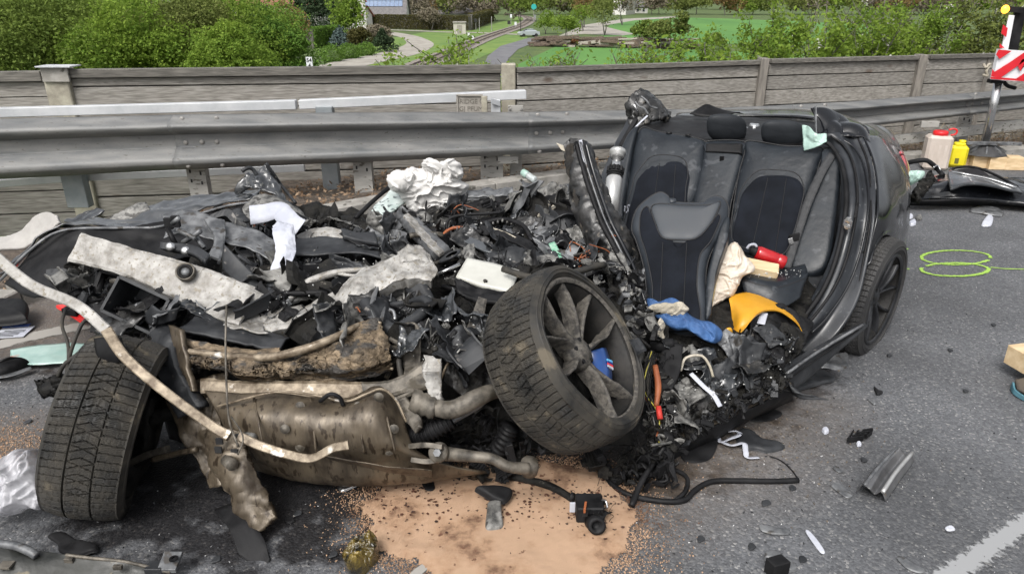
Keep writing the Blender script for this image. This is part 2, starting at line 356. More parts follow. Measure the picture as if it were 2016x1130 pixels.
# verge between the kerb and the wall, then the bank falling to the plain
zt = lambda x, y: 0
xs2 = np.concatenate([np.linspace(-900, -40, 24), np.linspace(-38, 45, 110), np.linspace(50, 900, 24)]); o2 = np.concatenate([[-60, -20, 0, .12, .3, 1, 2.2, 3, 4, 6, 9, 12, 16, 22, 40], np.geomspace(60, 1500, 30)])
ykb = np.interp(xs2, xs, ykerb); ykb = np.clip(ykb, -3, 12)
T = np.zeros((len(xs2), len(o2), 3))
def terr(off):
    return np.interp(off, [-60, 0, .1, .4, 2.6, 4.2, 14, 22, 40, 2000], [-.3, -.3, .02, .0, -.10, -.28, -5.3, -6, -6, -6])
for k, o_ in enumerate(o2):
    T[:, k, 0] = xs2; T[:, k, 1] = ykb+o_; T[:, k, 2] = terr(o_)
T[:, :, 2] += np.where(T[:, :, 1] < 40, 1, .0)*fbm(T, 1.2, 3, 3)*.03*(o2 > .3)[None]
def terrain_mat():
    m = mat('grass_ground', (.05, .085, .022), (.085, .12, .03), sc=.35, rough=.95, bump=.6, bsc=8, bdist=.05, detail=10)
    return m
b = MB(); b.add(T, grid_f(*T.shape[:2])); tag(b.build('terrain', terrain_mat(), smooth=True), 'green plain below the road embankment', kind='structure')
# soil strip
xs3 = np.linspace(-6, 9, 160); yk = np.interp(xs3, xs, ykerb); oo = np.linspace(.14, 4.0, 30)
S = np.zeros((160, 30, 3)); S[:, :, 0] = xs3[:, None]; S[:, :, 1] = yk[:, None]+oo[None]; S[:, :, 2] = .03+fbm(S, 5, 4, 9)*.035+terr(oo)[None]
b = MB(); b.add(S, grid_f(160, 30)); tag(b.build('verge_soil', M_soil, smooth=True), 'strip of brown soil behind the kerb', kind='structure')
# leaf litter
def litter(n, cx, sz, seed, zoff, name, m, label, cat):
    r = np.random.default_rng(seed); x = r.uniform(*cx, n); y = np.interp(x, xs, ykerb)+r.uniform(.2, 1.7, n); z = .06+terr(y-np.interp(x, xs, ykerb))+r.uniform(0, .05, n)+zoff
    b = MB(); leafquads(b, np.stack([x, y, z], 1), sz, r, flat=.6); o = b.build(name, m); tag(o, label, cat, kind='stuff'); return o
def leafquads(b, C, size, r, flat=0., asp=.55):
    n = len(C); A = nrm(r.normal(size=(n, 3))*np.array([1, 1, 1-flat])); Bv = nrm(np.cross(A, r.normal(size=(n, 3))*np.array([1-flat, 1-flat, 1]))) ; s = (size*r.uniform(.6, 1.3, n))[:, None]
    A = A*s; Bv = Bv*s*asp; V = np.stack([C-A, C+Bv*.9, C+A, C-Bv*.9], 1); b.add(V, np.arange(4*n).reshape(n, 4))
M_lit = leafmat('dead_leaves', (.10, .055, .03), (.34, .25, .17), .1)
litter(5000, (-4.5, 7.5), .022, 1, 0, 'leaf_litter', M_lit, 'brown dead leaves lying thick behind the kerb', 'leaves')

# ================================================================ guardrail
def galv(name, a, b_, dirt_, rough=.5):
    return mat(name, a, b_, sc=5, rough=rough, r2=.7, metal=.25, bump=.15, bsc=60, stretch=(.45, 2, 2.4), speck=(dirt_, 40, .64), detail=10, width=.4)
M_rail = galv('weathered_galvanised_steel', (.10, .105, .108), (.215, .213, .205), (.085, .08, .07))
M_rail2 = mat('dusty_galvanised_steel', (.24, .235, .22), (.38, .37, .345), sc=4, rough=.65, metal=.15, bump=.1, bsc=40, stretch=(.5, 2, 2), speck=(( .10, .09, .075), 22, .6))
M_newrail = mat('bright_galvanised_steel', (.40, .415, .43), (.52, .53, .54), sc=3, rough=.5, metal=.1, bump=.03)
M_bolt = mat('bolt_steel', (.2, .19, .18), (.32, .31, .29), rough=.55, metal=.5)
st = [(-700, 262, 385, 6.0), (0, 237, 352, 6.3), (345, 229, 334, 6.35), (700, 224, 320, 6.6), (1040, 223, 304, 6.95), (1400, 216, 280, 7.4), (1680, 202, 252, 7.9), (2016, 177, 215, 8.6), (2700, 120, 140, 10.5)]
sx = np.array([D(p, (a+c)/2, d)[0] for p, a, c, d in st]); sy = np.array([d for *_, d in st]); top = np.array([D(p, a, d)[2] for p, a, c, d in st]); bot = np.array([D(p, c, d)[2] for p, a, c, d in st])
# W profile: (forward, height 1=top 0=bottom)
prof = [(-.05, 1.0), (.035, .905), (.062, .875), (.075, .84), (.073, .80), (.055, .745), (-.004, .665), (-.012, .64), (-.012, .44), (.0, .40), (.058, .285), (.078, .235), (.082, .18), (.074, .13), (.03, .03), (-.01, .0)]
pf = cr(np.array(prof), 60)
def rail_pt(x):
    y = np.interp(x, sx, sy); tz = np.interp(x, sx, top); bz = np.interp(x, sx, bot); return y, tz, bz
gr = thing('guardrail', 'weathered double wave steel guardrail behind the crashed car', 'guardrail', (0, 6.9, 0))
cuts = [sx[0], D(345, 280, 6.35)[0], D(1040, 260, 6.95)[0], D(1556, 240, 7.7)[0], D(1895, 220, 8.4)[0], sx[-1]]
for a, c in zip(cuts[:-1], cuts[1:]):
    X = np.linspace(a, c+.05, 60); y, tz, bz = rail_pt(X); g = np.zeros((60, len(pf), 3)); off = np.where(X > c-.02, .0, .0)
    g[:, :, 0] = X[:, None]; bulge = np.exp(-((X-a)/.05)**2)*.008
    g[:, :, 1] = y[:, None]-pf[None, :, 0]*1.25-bulge[:, None]; g[:, :, 2] = bz[:, None]+pf[None, :, 1]*(tz-bz)[:, None]
    g += fbm(g, 2.2, 3, 5)[..., None]*np.array([0, .008, .004])
    b = MB(); solid(b, g, .005); be = b.build('beam', M_rail, gr, True)
    for dx, hz in ((.10, .945), (.42, .945), (.09, .5), (.24, .5), (.38, .5), (.12, .1), (.44, .1)) if a > sx[0] else ():
        x = a+dx*.9; yy, tt, zz = rail_pt(x); q = np.interp(hz, pf[::-1, 1], pf[::-1, 0])*1.25
        V, F = lathe_a([(0, .012), (.014, .010), (.021, .004), (.023, 0)], 12); b = MB(); b.add(frame(V, (x, yy-q-.006, zz+hz*(tt-zz)), (1, 0, 0), (0, 0, 1), (0, -1, 0)), F); b.build('bolt', M_bolt, be)
def post(name, px0, px1, ytop, ybot, d, m, par, depth=.08, holes=True):
    a = D(px0, ytop, d); c = D(px1, ytop, d); e = D((px0+px1)/2, ybot, d); wd = abs(c[0]-a[0])/2; cx = (a[0]+c[0])/2; zt_, zb = a[2], min(e[2], -.1)
    b = MB(); h = (zt_-zb)/2; zc = (zt_+zb)/2      # C-shaped post: web and two flanges
    addboxb(b, (cx, d, zc), (wd, 0, 0), (0, .004, 0), (0, 0, h), .2)
    addbox(b, (cx-wd+.003, d+depth/2+.005, zc), (.003, 0, 0), (0, depth/2, 0), (0, 0, h)); addbox(b, (cx+wd-.003, d+depth/2+.005, zc), (.003, 0, 0), (0, depth/2, 0), (0, 0, h))
    p = b.build(name, m, par)
    if holes:
        for k in range(3):
            zz = zt_-.10-k*.09
            for u, v in ((-.6, 0), (.5, .02)): b = MB(); addbox(b, (cx+wd*u, d-.006, zz-v), (.008, 0, 0), (0, .0015, 0), (0, 0, .016)); b.build('slot', M_dark, p)
    return p
M_dark = mat('dark_gap', (.012, .012, .013), (.02, .02, .02), rough=.8)
for p0, p1, y0, y1, d in ((360, 397, 325, 420, 6.5), (690, 727, 300, 420, 6.7), (945, 990, 300, 400, 7.05), (1290, 1320, 270, 370, 7.5), (1475, 1500, 250, 330, 7.8), (1905, 1925, 215, 270, 8.6), (-330, -285, 350, 520, 6.35)):
    post('post', p0, p1, y0-28, y1, d, M_rail2, gr)
for px, y0 in ((1000, 305), (1830, 235)):     # spacer brackets
    d = rail_pt(D(px, y0, 7)[0])[0]+.06; q = D(px, y0+10, d); b = MB(); addboxb(b, q, (.10, 0, 0), (0, .02, 0), (0, 0, .035)); b.build('bracket', M_rail2, gr)
# lower square rail at the right
pts = [D(1180, 332, 7.35), D(1500, 300, 7.8), D(1750, 278, 8.1), D(2016, 244, 8.75), D(2600, 190, 10.4)]
for a, c in zip(pts[:-1], pts[1:]):
    x, y, z = axes(c-a); b = MB(); addboxb(b, (a+c)/2, x*np.linalg.norm(c-a)/2, y*.03, z*.055, .2); b.build('lower_rail', M_rail2, gr)
# bridge railing (bright box rails)
br = thing('bridge_railing', 'bright galvanised box section railing between guardrail and wooden wall', 'railing', (-2, 6.9, 0))
def boxrail(a, c, hy, hz, m, par, nm='rail'):
    x, y, z = axes(c-a); b = MB(); addboxb(b, (a+c)/2, x*np.linalg.norm(c-a)/2, y*hy, z*hz, .12); return b.build(nm, m, par)
a, m1, c = D(-700, 240, 6.55), D(585, 206, 6.95), D(1035, 186, 7.25)
boxrail(a, m1+(a-m1)*.001, .05, .042, M_newrail, br); boxrail(m1+(c-m1)*.01, c, .05, .042, M_newrail, br)
a, m1, c = D(-500, 400, 6.6), D(140, 350, 6.72), D(600, 330, 7.0)
boxrail(a, m1, .03, .035, M_newrail, br, 'lower_rail'); boxrail(m1, c, .03, .035, M_newrail, br, 'lower_rail')
for p0, p1, y1, d in ((120, 163, 470, 6.62), (635, 667, 410, 6.95), (1004, 1028, 380, 7.22)):
    q = D((p0+p1)/2, y1, d); wd = (D(p1, 300, d)[0]-D(p0, 300, d)[0])/2; zt_ = D(p0, 205 if p0 > 600 else 228, d)[2]-.02
    b = MB(); addboxb(b, (D((p0+p1)/2, 330, d)[0], d, (zt_-.1)/2), (wd, 0, 0), (0, .05, 0), (0, 0, (zt_+.1)/2), .1); b.build('post', M_rail2 if p0 > 1000 else mat('blue_grey_galvanised', (.20, .225, .24), (.27, .29, .30), rough=.5, metal=.3), br)
# clamps, plate
cl = D(1015, 215, 7.1); b = MB(); addboxb(b, cl, (.075, 0, 0), (0, .012, 0), (0, 0, .035)); b.build('clamp', M_rail2, br)
for dx in (-.055, .055):
    V, F = lathe_a([(0, .012), (.012, .01), (.014, 0)], 8); b = MB(); b.add(frame(V, cl+np.array([dx, -.014, 0]), (1, 0, 0), (0, 0, 1), (0, -1, 0)), F); b.build('bolt', M_bolt, br)
b = MB(); q = D(954, 213, 7.0); addboxb(b, q+[0, 0, -.05], (.028, 0, 0), (0, .03, 0), (0, 0, .16)); b.build('bracket', M_conc2, br)
b = MB(); q = D(976, 215, 7.02); addboxb(b, q+[0, 0, -.03], (.045, 0, 0), (0, .01, 0), (0, 0, .12)); addboxb(b, q+[.0, -.03, .07], (.045, .03, -.02), (0, .02, 0), (0, 0, .025)); b.build('bracket', M_newrail, br)
pt = thing('metal_plate', 'dusty cast metal plate with raised lettering fixed behind the guardrail', 'plate', tuple(D(925, 210, 7.03)))
q = D(925, 208, 7.03); pw = D(951, 200, 7.03)[0]-D(899, 200, 7.03)[0]
M_plate = mat('dusty_plate', (.22, .205, .18), (.30, .28, .25), rough=.8, bump=.4); M_plated = mat('plate_letters', (.13, .12, .10), rough=.8)
b = MB(); addboxb(b, q+[0, .02, -.03], (pw/2, 0, 0), (0, .012, 0), (0, 0, .13)); b.build('plate', M_plate, pt)
for x0 in (-pw/2+.008,):
    b = MB(); addboxb(b, q+[x0, .004, -.03], (.008, 0, 0), (0, .012, 0), (0, 0, .13)); addboxb(b, q+[0, .004, .095], (pw/2, 0, 0), (0, .012, 0), (0, 0, .008)); b.build('rim', M_plate, pt)
def text(s, loc, size, m, parent=None, rot=(pi/2, 0, 0), name='lettering', ext=.001, bold=False, R=None):
    cu = bpy.data.curves.new('txt', 'FONT'); cu.body = s; cu.size = size; cu.extrude = ext; cu.align_x = 'CENTER'; cu.align_y = 'CENTER'; cu.resolution_u = 3
    if bold: cu.offset = size*.02
    o = bpy.data.objects.new('tmp', cu); COL.objects.link(o); bpy.context.view_layer.update()
    me = bpy.data.meshes.new_from_object(o.evaluated_get(bpy.context.evaluated_depsgraph_get())); bpy.data.objects.remove(o); me.name = name
    me.materials.clear(); me.materials.append(m); t_ = bpy.data.objects.new(name, me); COL.objects.link(t_)
    if R is not None: t_.matrix_world = R
    else: t_.location = loc; t_.rotation_euler = rot
    if parent is not None: t_.parent = parent; t_.matrix_parent_inverse = Matrix.Translation(-world_loc(parent))
    return t_
text('BRIDGE 02', q+[.01, .006, .035], .062, M_plated, pt); text('GJ PFUM', q+[.01, .006, -.035], .062, M_plated, pt)

# ================================================================ wooden wall
def woodmat(name, a, b_, c):
    m = bpy.data.materials.new(name); m.use_nodes = True; N = m.node_tree.nodes; L = m.node_tree.links; B = N['Principled BSDF']
    tc = N.new('ShaderNodeTexCoord'); oi = N.new('ShaderNodeObjectInfo'); mp = N.new('ShaderNodeMapping'); L.new(tc.outputs['Object'], mp.inputs[0]); mp.inputs[3].default_value = (.35, 5, 8)
    mu = N.new('ShaderNodeMath'); mu.operation = 'MULTIPLY'; mu.inputs[1].default_value = 50; L.new(oi.outputs['Random'], mu.inputs[0]); L.new(mu.outputs[0], mp.inputs[1])
    n0 = N.new('ShaderNodeTexNoise'); n0.inputs['Scale'].default_value = 1.5; n0.inputs['Detail'].default_value = 3; n0.inputs['Distortion'].default_value = 1.2; L.new(mp.outputs[0], n0.inputs[0])
    wv = N.new('ShaderNodeMath'); wv.operation = 'MULTIPLY'; wv.inputs[1].default_value = 46; L.new(n0.outputs[0], wv.inputs[0]); sn = N.new('ShaderNodeMath'); sn.operation = 'SINE'; L.new(wv.outputs[0], sn.inputs[0])
    n1 = N.new('ShaderNodeTexNoise'); n1.inputs['Scale'].default_value = 9; n1.inputs['Detail'].default_value = 8; L.new(mp.outputs[0], n1.inputs[0])
    ad = N.new('ShaderNodeMath'); ad.operation = 'MULTIPLY_ADD'; ad.inputs[1].default_value = .09; L.new(sn.outputs[0], ad.inputs[0]); L.new(n1.outputs[0], ad.inputs[2])
    rp = N.new('ShaderNodeValToRGB'); e = rp.color_ramp.elements; e[0].position = .2; e[0].color = (*a, 1); e[1].position = .8; e[1].color = (*c, 1); e.new(.5).color = (*b_, 1); L.new(ad.outputs[0], rp.inputs[0])
    # per-plank tone and big stains
    n2 = N.new('ShaderNodeTexNoise'); n2.inputs['Scale'].default_value = 1.1; n2.inputs['Detail'].default_value = 5; L.new(tc.outputs['Object'], n2.inputs[0])
    s = N.new('ShaderNodeMath'); s.operation = 'ADD'; L.new(oi.outputs['Random'], s.inputs[0]); L.new(n2.outputs[0], s.inputs[1])
    mr = N.new('ShaderNodeMapRange'); mr.inputs[1].default_value = .3; mr.inputs[2].default_value = 1.6; mr.inputs[3].default_value = .84; mr.inputs[4].default_value = 1.2; L.new(s.outputs[0], mr.inputs[0])
    mx = N.new('ShaderNodeMixRGB'); mx.blend_type = 'MULTIPLY'; mx.inputs[0].default_value = 1; L.new(rp.outputs[0], mx.inputs[1]); L.new(mr.outputs[0], mx.inputs[2])
    # knots
    vo = N.new('ShaderNodeTexVoronoi'); vo.inputs['Scale'].default_value = 1; m2 = N.new('ShaderNodeMapping'); m2.inputs[3].default_value = (1.4, 3, 3.2); L.new(tc.outputs['Object'], m2.inputs[0]); L.new(mu.outputs[0], m2.inputs[1]); L.new(m2.outputs[0], vo.inputs[0])
    k = N.new('ShaderNodeMapRange'); k.inputs[1].default_value = .04; k.inputs[2].default_value = .12; k.inputs[3].default_value = .75; k.inputs[4].default_value = 0; L.new(vo.outputs['Distance'], k.inputs[0])
    kx = N.new('ShaderNodeMixRGB'); kx.inputs[2].default_value = (.075, .045, .028, 1); L.new(k.outputs[0], kx.inputs[0]); L.new(mx.outputs[0], kx.inputs[1])
    L.new(kx.outputs[0], B.inputs['Base Color']); B.inputs['Roughness'].default_value = .85
    bp = N.new('ShaderNodeBump'); bp.inputs['Strength'].default_value = .5; bp.inputs['Distance'].default_value = .004; L.new(ad.outputs[0], bp.inputs['Height']); L.new(bp.outputs[0], B.inputs['Normal']); return m
M_wood = woodmat('weathered_grey_timber', (.115, .107, .094), (.22, .207, .185), (.32, .306, .28)); M_woodd = woodmat('dark_weathered_timber', (.055, .052, .046), (.11, .103, .09), (.18, .168, .148))
wall = thing('noise_barrier', 'weathered grey wooden plank wall with concrete and timber posts along the bridge edge', 'wall', (0, 8, 0))
def panel(pa, pb, ytop_a, ytop_b, da, db, hs_, zb=-.6):
    A = D(pa, ytop_a, da); Bq = D(pb, ytop_b, db); z = 0
    x, y, zz = axes(Bq-A); l = np.linalg.norm(Bq-A)/2
    for k, h in enumerate(hs_):
        c = (A+Bq)/2-zz*(z+h/2); g = .004+.006*random.random(); tilt = random.uniform(-.004, .004)
        if k == 0: b = MB(); addboxb(b, c-y*.02, x*l, y*.05, zz*(h/2-.002), .1); b.build('cap_board', M_woodd, wall, loc=c)
        else:
            b = MB(); addboxb(b, c+y*random.uniform(-.006, .006), x*(l-.005)+zz*tilt, y*.022, zz*(h/2-g), .15); b.build('plank', M_wood, wall, loc=c)
        z += h
    b = MB(); addbox(b, (A+Bq)/2-zz*(z/2)+y*.05, x*l, y*.004, zz*(z/2-.02)); b.build('backing', M_woodd, wall)
panel(-700, -300, 150, 146, 6.9, 7.1, [.06, .12, .2, .24, .24, .24, .24, .24]); panel(-300, 84, 146, 139, 7.1, 7.3, [.10, .15, .25, .22, .24, .24, .24, .24])
panel(134, 986, 136, 127, 7.32, 7.8, [.085, .09, .22, .24, .22, .22, .22, .22, .2])
panel(1016, 1496, 133, 118, 7.75, 8.5, [.05, .14, .16, .17, .17, .17, .17, .17, .17]); panel(1514, 1808, 116, 109, 8.53, 9.15, [.05, .14, .16, .17, .17, .17, .17, .17, .17])
panel(1826, 2140, 108, 101, 9.18, 9.9, [.05, .14, .16, .17, .17, .17, .17, .17]); panel(2150, 2700, 100, 84, 9.95, 11.4, [.05, .14, .16, .17, .17, .17, .17])
def wpost(p0, p1, ytop, d, m, dep=.08, nm='post', fwd=.05):
    a, c = D(p0, ytop, d), D(p1, ytop, d); wd = (c[0]-a[0])/2; b = MB()
    addboxb(b, ((a[0]+c[0])/2, d-fwd+dep, (a[2]-.9)/2), (wd, 0, 0), (0, dep, 0), (0, 0, (a[2]+.9)/2), .12); return b.build(nm, m, wall)
M_tpost = mat('timber_post', (.13, .12, .105), (.22, .20, .175), sc=5, stretch=(5, 5, .8), rough=.85, bump=.4)
wpost(85, 134, 135, 7.3, M_conc2, nm='concrete_post'); a = D(109, 134, 7.22); b = MB(); addboxb(b, a+[0, .05, .012], (.17, 0, 0), (0, .10, 0), (0, 0, .006)); b.build('cap_plate', M_newrail, wall)
b = MB(); addboxb(b, D(109, 148, 7.23), (.132, 0, 0), (0, .012, 0), (0, 0, .065)); b.build('face_plate', M_conc, wall)
wpost(987, 1015, 126, 7.75, M_conc2, nm='concrete_post'); wpost(1497, 1513, 115, 8.45, M_tpost, nm='timber_post'); wpost(1809, 1825, 108, 9.1, M_tpost, nm='timber_post'); wpost(1942, 1950, 112, 9.45, M_tpost, .05, nm='timber_post')
wpost(-320, -280, 140, 7.0, M_conc2, nm='concrete_post')

# ================================================================ plain: roads, railway, fields
ZP = -6.0
def gp(px, py, z=ZP): return G(px, py, z)
def flat(name, poly, m, z, label, smooth_edge=0):
    P = np.array([gp(*p) for p in poly]); P[:, 2] = ZP+z; me = bpy.data.meshes.new(name); me.from_pydata([tuple(p) for p in P], [], [tuple(range(len(P)))]); me.materials.append(m)
    o = bpy.data.objects.new(name, me); COL.objects.link(o); return tag(o, label, kind='structure')
M_crop = mat('crop_green', (.055, .16, .028), (.085, .21, .036), sc=.08, rough=.9, bump=.5, bsc=2, bdist=.05, stretch=(1, .25, 1)); M_grass = mat('meadow_green', (.085, .16, .028), (.14, .21, .04), sc=.3, rough=.9, bump=.5, bsc=4, bdist=.05)
M_gravel = mat('pale_gravel', (.24, .22, .19), (.34, .32, .28), sc=.6, rough=.95); M_ball = mat('railway_ballast', (.15, .13, .115), (.24, .215, .19), sc=2.5, rough=.95); M_aspf = mat('far_asphalt', (.11, .11, .12), (.15, .15, .155), sc=.5, rough=.9)
flat('crop_field', [(1010, 132), (1095, 92), (1200, 93), (1600, 108), (1750, 140), (1750, 180), (1000, 180)], M_crop, .02, 'bright green crop field just beyond the wooden wall')
flat('crop_field', [(1190, 62), (1210, 40), (1290, 34), (1420, 37), (1560, 42), (1760, 52), (1760, 85), (1500, 88), (1280, 84), (1180, 76)], M_crop, .02, 'bright green crop field further off behind the low heap of timber')
flat('lawn', [(700, 105), (770, 76), (860, 60), (960, 52), (1030, 30), (1040, 40), (1000, 60), (900, 95), (800, 130), (690, 135)], M_grass, .02, 'grass strip left of the railway')
flat('lawn', [(1000, 60), (1030, 64), (1040, 78), (960, 108), (900, 135), (860, 135)], M_grass, .03, 'grass strip between railway and lane')
def way(name, pts, wd, m, z, label):
    C = cr([gp(*p) for p in pts], 60); C[:, 2] = ZP+z; T = nrm(np.gradient(C, axis=0)); Nn = np.stack([-T[:, 1], T[:, 0], 0*T[:, 0]], 1); wd = np.interp(np.linspace(0, 1, 60), np.linspace(0, 1, len(wd)), wd)[:, None]
    b = MB(); b.add(np.stack([C+Nn*wd/2, C-Nn*wd/2], 1), grid_f(60, 2)); tag(b.build(name, m), label, kind='structure')
way('gravel_road', [(600, 150), (700, 124), (770, 110), (812, 97), (826, 85), (800, 72), (745, 63), (690, 58)], [5, 6, 6, 5, 4, 4, 3], M_gravel, .05, 'pale dirt road curving past the hedges')
way('gravel_path', [(690, 58), (800, 61), (870, 64), (950, 66), (1040, 70)], [3, 3, 3, 3], M_gravel, .07, 'pale path crossing the railway')
flat('lane', [(940, 160), (960, 112), (985, 92), (1040, 76), (1090, 74), (1100, 80), (1050, 86), (1020, 98), (1000, 118), (990, 160)], M_aspf, .05, 'grey lane passing the parked car')
flat('field_path', [(1100, 72), (1150, 50), (1230, 38), (1330, 33), (1330, 36), (1250, 41), (1185, 52), (1250, 68), (1225, 71), (1150, 68)], M_gravel, .05, 'pale field path beyond the trees')
# railway
cl_px = [(760, 160), (905, 97), (950, 78), (990, 64), (1025, 52), (1041, 42), (1040, 36), (1020, 31), (1000, 29)]
C = cr([gp(*p) for p in cl_px], 160); T_ = nrm(np.gradient(C, axis=0)); Nn = np.stack([-T_[:, 1], T_[:, 0], 0*T_[:, 0]], 1)
def strip(off0, off1, z0, name, m, **k):
    S = np.stack([C+Nn*off0+[0, 0, z0], C+Nn*off1+[0, 0, z0]], 1); b = MB(); b.add(S, grid_f(len(C), 2)); return b.build(name, m, **k)
tag(strip(-2.2, 2.2, .12, 'ballast_bed', M_ball), 'grey brown ballast bed of the single track railway', kind='structure')
rw = thing('railway_track', 'single track railway curving away across the plain', 'railway', tuple(C[40]))
M_railst = mat('rusty_rail', (.045, .03, .025), (.08, .055, .045), rough=.6, metal=.3)
for s in (-.75, .75): 
    b = MB(); addtube(b, C+Nn*s+[0, 0, .24], .10, 4); b.build('rail', M_railst, rw)
b = MB(); C2 = lin(C, 300); T2 = nrm(np.gradient(C2, axis=0))
for k in range(300):
    x = T2[k]; y = np.array([-x[1], x[0], 0]); addbox(b, C2[k]+[0, 0, .14], x*.13, y*1.3, (0, 0, .05))
b.build('sleepers', mat('sleeper_concrete', (.16, .14, .12), (.22, .19, .16), rough=.9), rw, kind='stuff')

# ================================================================ foliage
def bush(name, label, cat, base, rx, ry, h, n, leaf, m, seed, lobes=10, group=None, stem=M_woodd, low=.12, cone=False, part='crown', nst=5, dense=False, zlo=0):
    r = np.random.default_rng(seed); base = np.asarray(base, float); o = thing(name, label, cat, tuple(base), group)
    Cn = r.normal(size=(lobes, 3)); Cn = nrm(Cn)*r.uniform(.3, .95, (lobes, 1))**.6; Cn[:, 2] = np.abs(Cn[:, 2])*.9 if not cone else Cn[:, 2]
    cen = np.stack([Cn[:, 0]*rx*.6, Cn[:, 1]*ry*.6, h*(low+.2)+Cn[:, 2]*h*.55], 1); cen[:, 2] = zlo*h+cen[:, 2]*(1-zlo); rad = r.uniform(.28, .55, lobes)*min(rx, h*.6)
    if cone: zc = r.uniform(.1, .95, lobes); zc = np.sort(r.uniform(.03, .97, lobes)); an = r.uniform(0, 2*pi, lobes); q_ = .45*(1-zc)*rx; cen = np.stack([np.cos(an)*q_, np.sin(an)*q_, zc*h], 1); rad = np.maximum(.10*rx, rx*.55*(1-zc))
    if dense and lobes == 1: cen = np.array([[0, 0, h*.5]]); rad = np.array([rx])
    k = r.integers(0, lobes, n); u = nrm(r.normal(size=(n, 3))); rr = r.uniform(.55, 1.05, n)**.6*rad[k]
    if dense: rr = rad[k]*r.uniform(.93, 1.02, n)
    P = cen[k]+u*rr[:, None]*np.array([1, 1, .85]); P += fbm(P+base, 2.2/max(leaf*8, .3), 2, seed)[:, None]*u*rad[k][:, None]*.45
    P[:, 2] *= h/np.percentile(P[:, 2], 99.5); P[:, :2] *= rx/np.percentile(np.abs(P[:, 0]), 98); cen[:, 2] = np.minimum(cen[:, 2], h*.85); keep = (P[:, 2] > h*low*.5) & ((fbm(P, 1.1/max(leaf*8, .25), 2, seed+4) > -.38) | dense); P = P[keep]; b = MB(); leafquads(b, P+base, leaf, r, flat=.25, asp=.65); b.build(part, m, o)
    b = MB()
    for q in range(min(nst, lobes)):
        c = cen[q]; pts = cr([base, base+c*[.25, .25, .45]+r.normal(size=3)*.05*h, base+c], 8); addtube(b, pts, np.linspace(.02*h+.01, .006*h, 8), 5)
    b.build('trunk' if nst < 3 else 'stems', stem, o); return o
L_mid = leafmat('spring_leaves', (.12, .21, .034), (.25, .34, .055), .45); L_dark = leafmat('dark_green_leaves', (.09, .14, .028), (.19, .25, .05)); L_bri = leafmat('fresh_yellow_green_leaves', (.11, .20, .03), (.28, .38, .06), .45)  # L_dark is simply a deeper leaf green
L_con = leafmat('conifer_needles', (.018, .035, .016), (.05, .075, .035), .1); L_blue = leafmat('blue_spruce_needles', (.05, .08, .075), (.13, .17, .16), .1); L_bronze = leafmat('bronze_spring_leaves', (.16, .10, .045), (.27, .20, .08), .3)
L_hedge = leafmat('clipped_hedge_leaves', (.065, .14, .024), (.15, .25, .04), .2); L_brownh = leafmat('brown_hedge', (.05, .05, .015), (.10, .09, .03), .2); L_grey = leafmat('bare_branch_haze', (.11, .09, .07), (.20, .18, .12), .1); L_wht = leafmat('white_blossom', (.55, .55, .48), (.8, .8, .72), .3)
L_olive = leafmat('olive_spring_leaves', (.09, .12, .03), (.19, .22, .06), .3)
# big hedgerow at the left, 17-30 m off on the bank
hb = [(-60, 10, 19, 3.2, L_dark, 'dark shrub with bare twiggy underside at the left edge of the hedgerow'), (60, 30, 21, 2.6, L_dark, 'dark green shrub second from the left in the hedgerow'),
      (150, 5, 24, 3.0, L_mid, 'tall mid green shrub above the concrete wall post'), (235, 45, 20, 2.3, L_bri, 'rounded fresh green shrub just right of the concrete wall post'), (300, -10, 27, 3.0, L_bri, 'yellow green tree crown rising above the hedgerow in front of the yellow house'),
      (345, 40, 22, 2.5, L_olive, 'broad green shrub in the middle of the hedgerow'), (430, 28, 24, 2.9, L_mid, 'largest rounded green shrub of the hedgerow right of its middle'), (440, 88, 18, 1.2, L_bri, 'small bright yellow green bush low against the wall top'),
      (500, 40, 26, 2.7, L_hedge, 'deep green shrub near the right end of the hedgerow'), (545, 84, 24, 1.7, L_hedge, 'low deep green shrub ending the hedgerow beside the white blossom')]
for k, (px, py, d, rx, m, lab) in enumerate(hb):
    top_ = D(px, py, d); z0 = max(-6, terr(d-7)); bush('hedgerow_shrub', lab, 'shrub', (top_[0], d, z0), rx*.74, rx*.74, (top_[2]-z0)*1.10, 46000, .042 if rx > 1.5 else .034, m, 20+k, lobes=15, group='shrubs of the hedgerow at left', low=.1, zlo=.38)
bush('blossom_shrub', 'slim white blossoming shrub beside the kilometre sign', 'shrub', (D(606, 100, 24)[0], 24, -5.5), .55, .5, 5.0, 2500, .05, L_wht, 50, lobes=12)
# garden behind
def far(name, lab, cat, px, ptop, pbase, rw_, n, m, seed, leaf=None, **k):
    bse = gp(px, pbase); d = bse[1]; h = D(px, ptop, d)[2]-ZP; rx = rw_*d/1400/.925/2; return bush(name, lab, cat, bse, rx, rx, h, n, leaf or max(.08, d*.0016), m, seed, **k)
far('spruce', 'tall dark spruce behind the hedgerow beneath the house roofs', 'tree', 635, -45, 70, 100, 9000, L_con, 61, cone=True, lobes=40, nst=1)
far('spruce', 'narrow dark conifer left of the tall spruce', 'tree', 597, -20, 62, 45, 3500, L_con, 62, cone=True, lobes=30, nst=1)
far('spruce', 'blue grey spruce beside the round clipped bushes', 'tree', 675, 50, 92, 45, 4000, L_blue, 63, cone=True, lobes=30, nst=1)
far('spruce', 'small brownish green cypress right of the clipped bushes', 'tree', 755, 58, 103, 42, 4000, L_con, 64, cone=True, lobes=30, nst=1)
far('conifer_shrub', 'dark reddish shrub between blue spruce and cypress', 'shrub', 712, 55, 98, 40, 3000, L_brownh, 65, lobes=12)
far('garden_tree', 'bronze leaved tree behind the right end of the hedgerow', 'tree', 570, 5, 95, 70, 5000, L_bronze, 66, lobes=14)
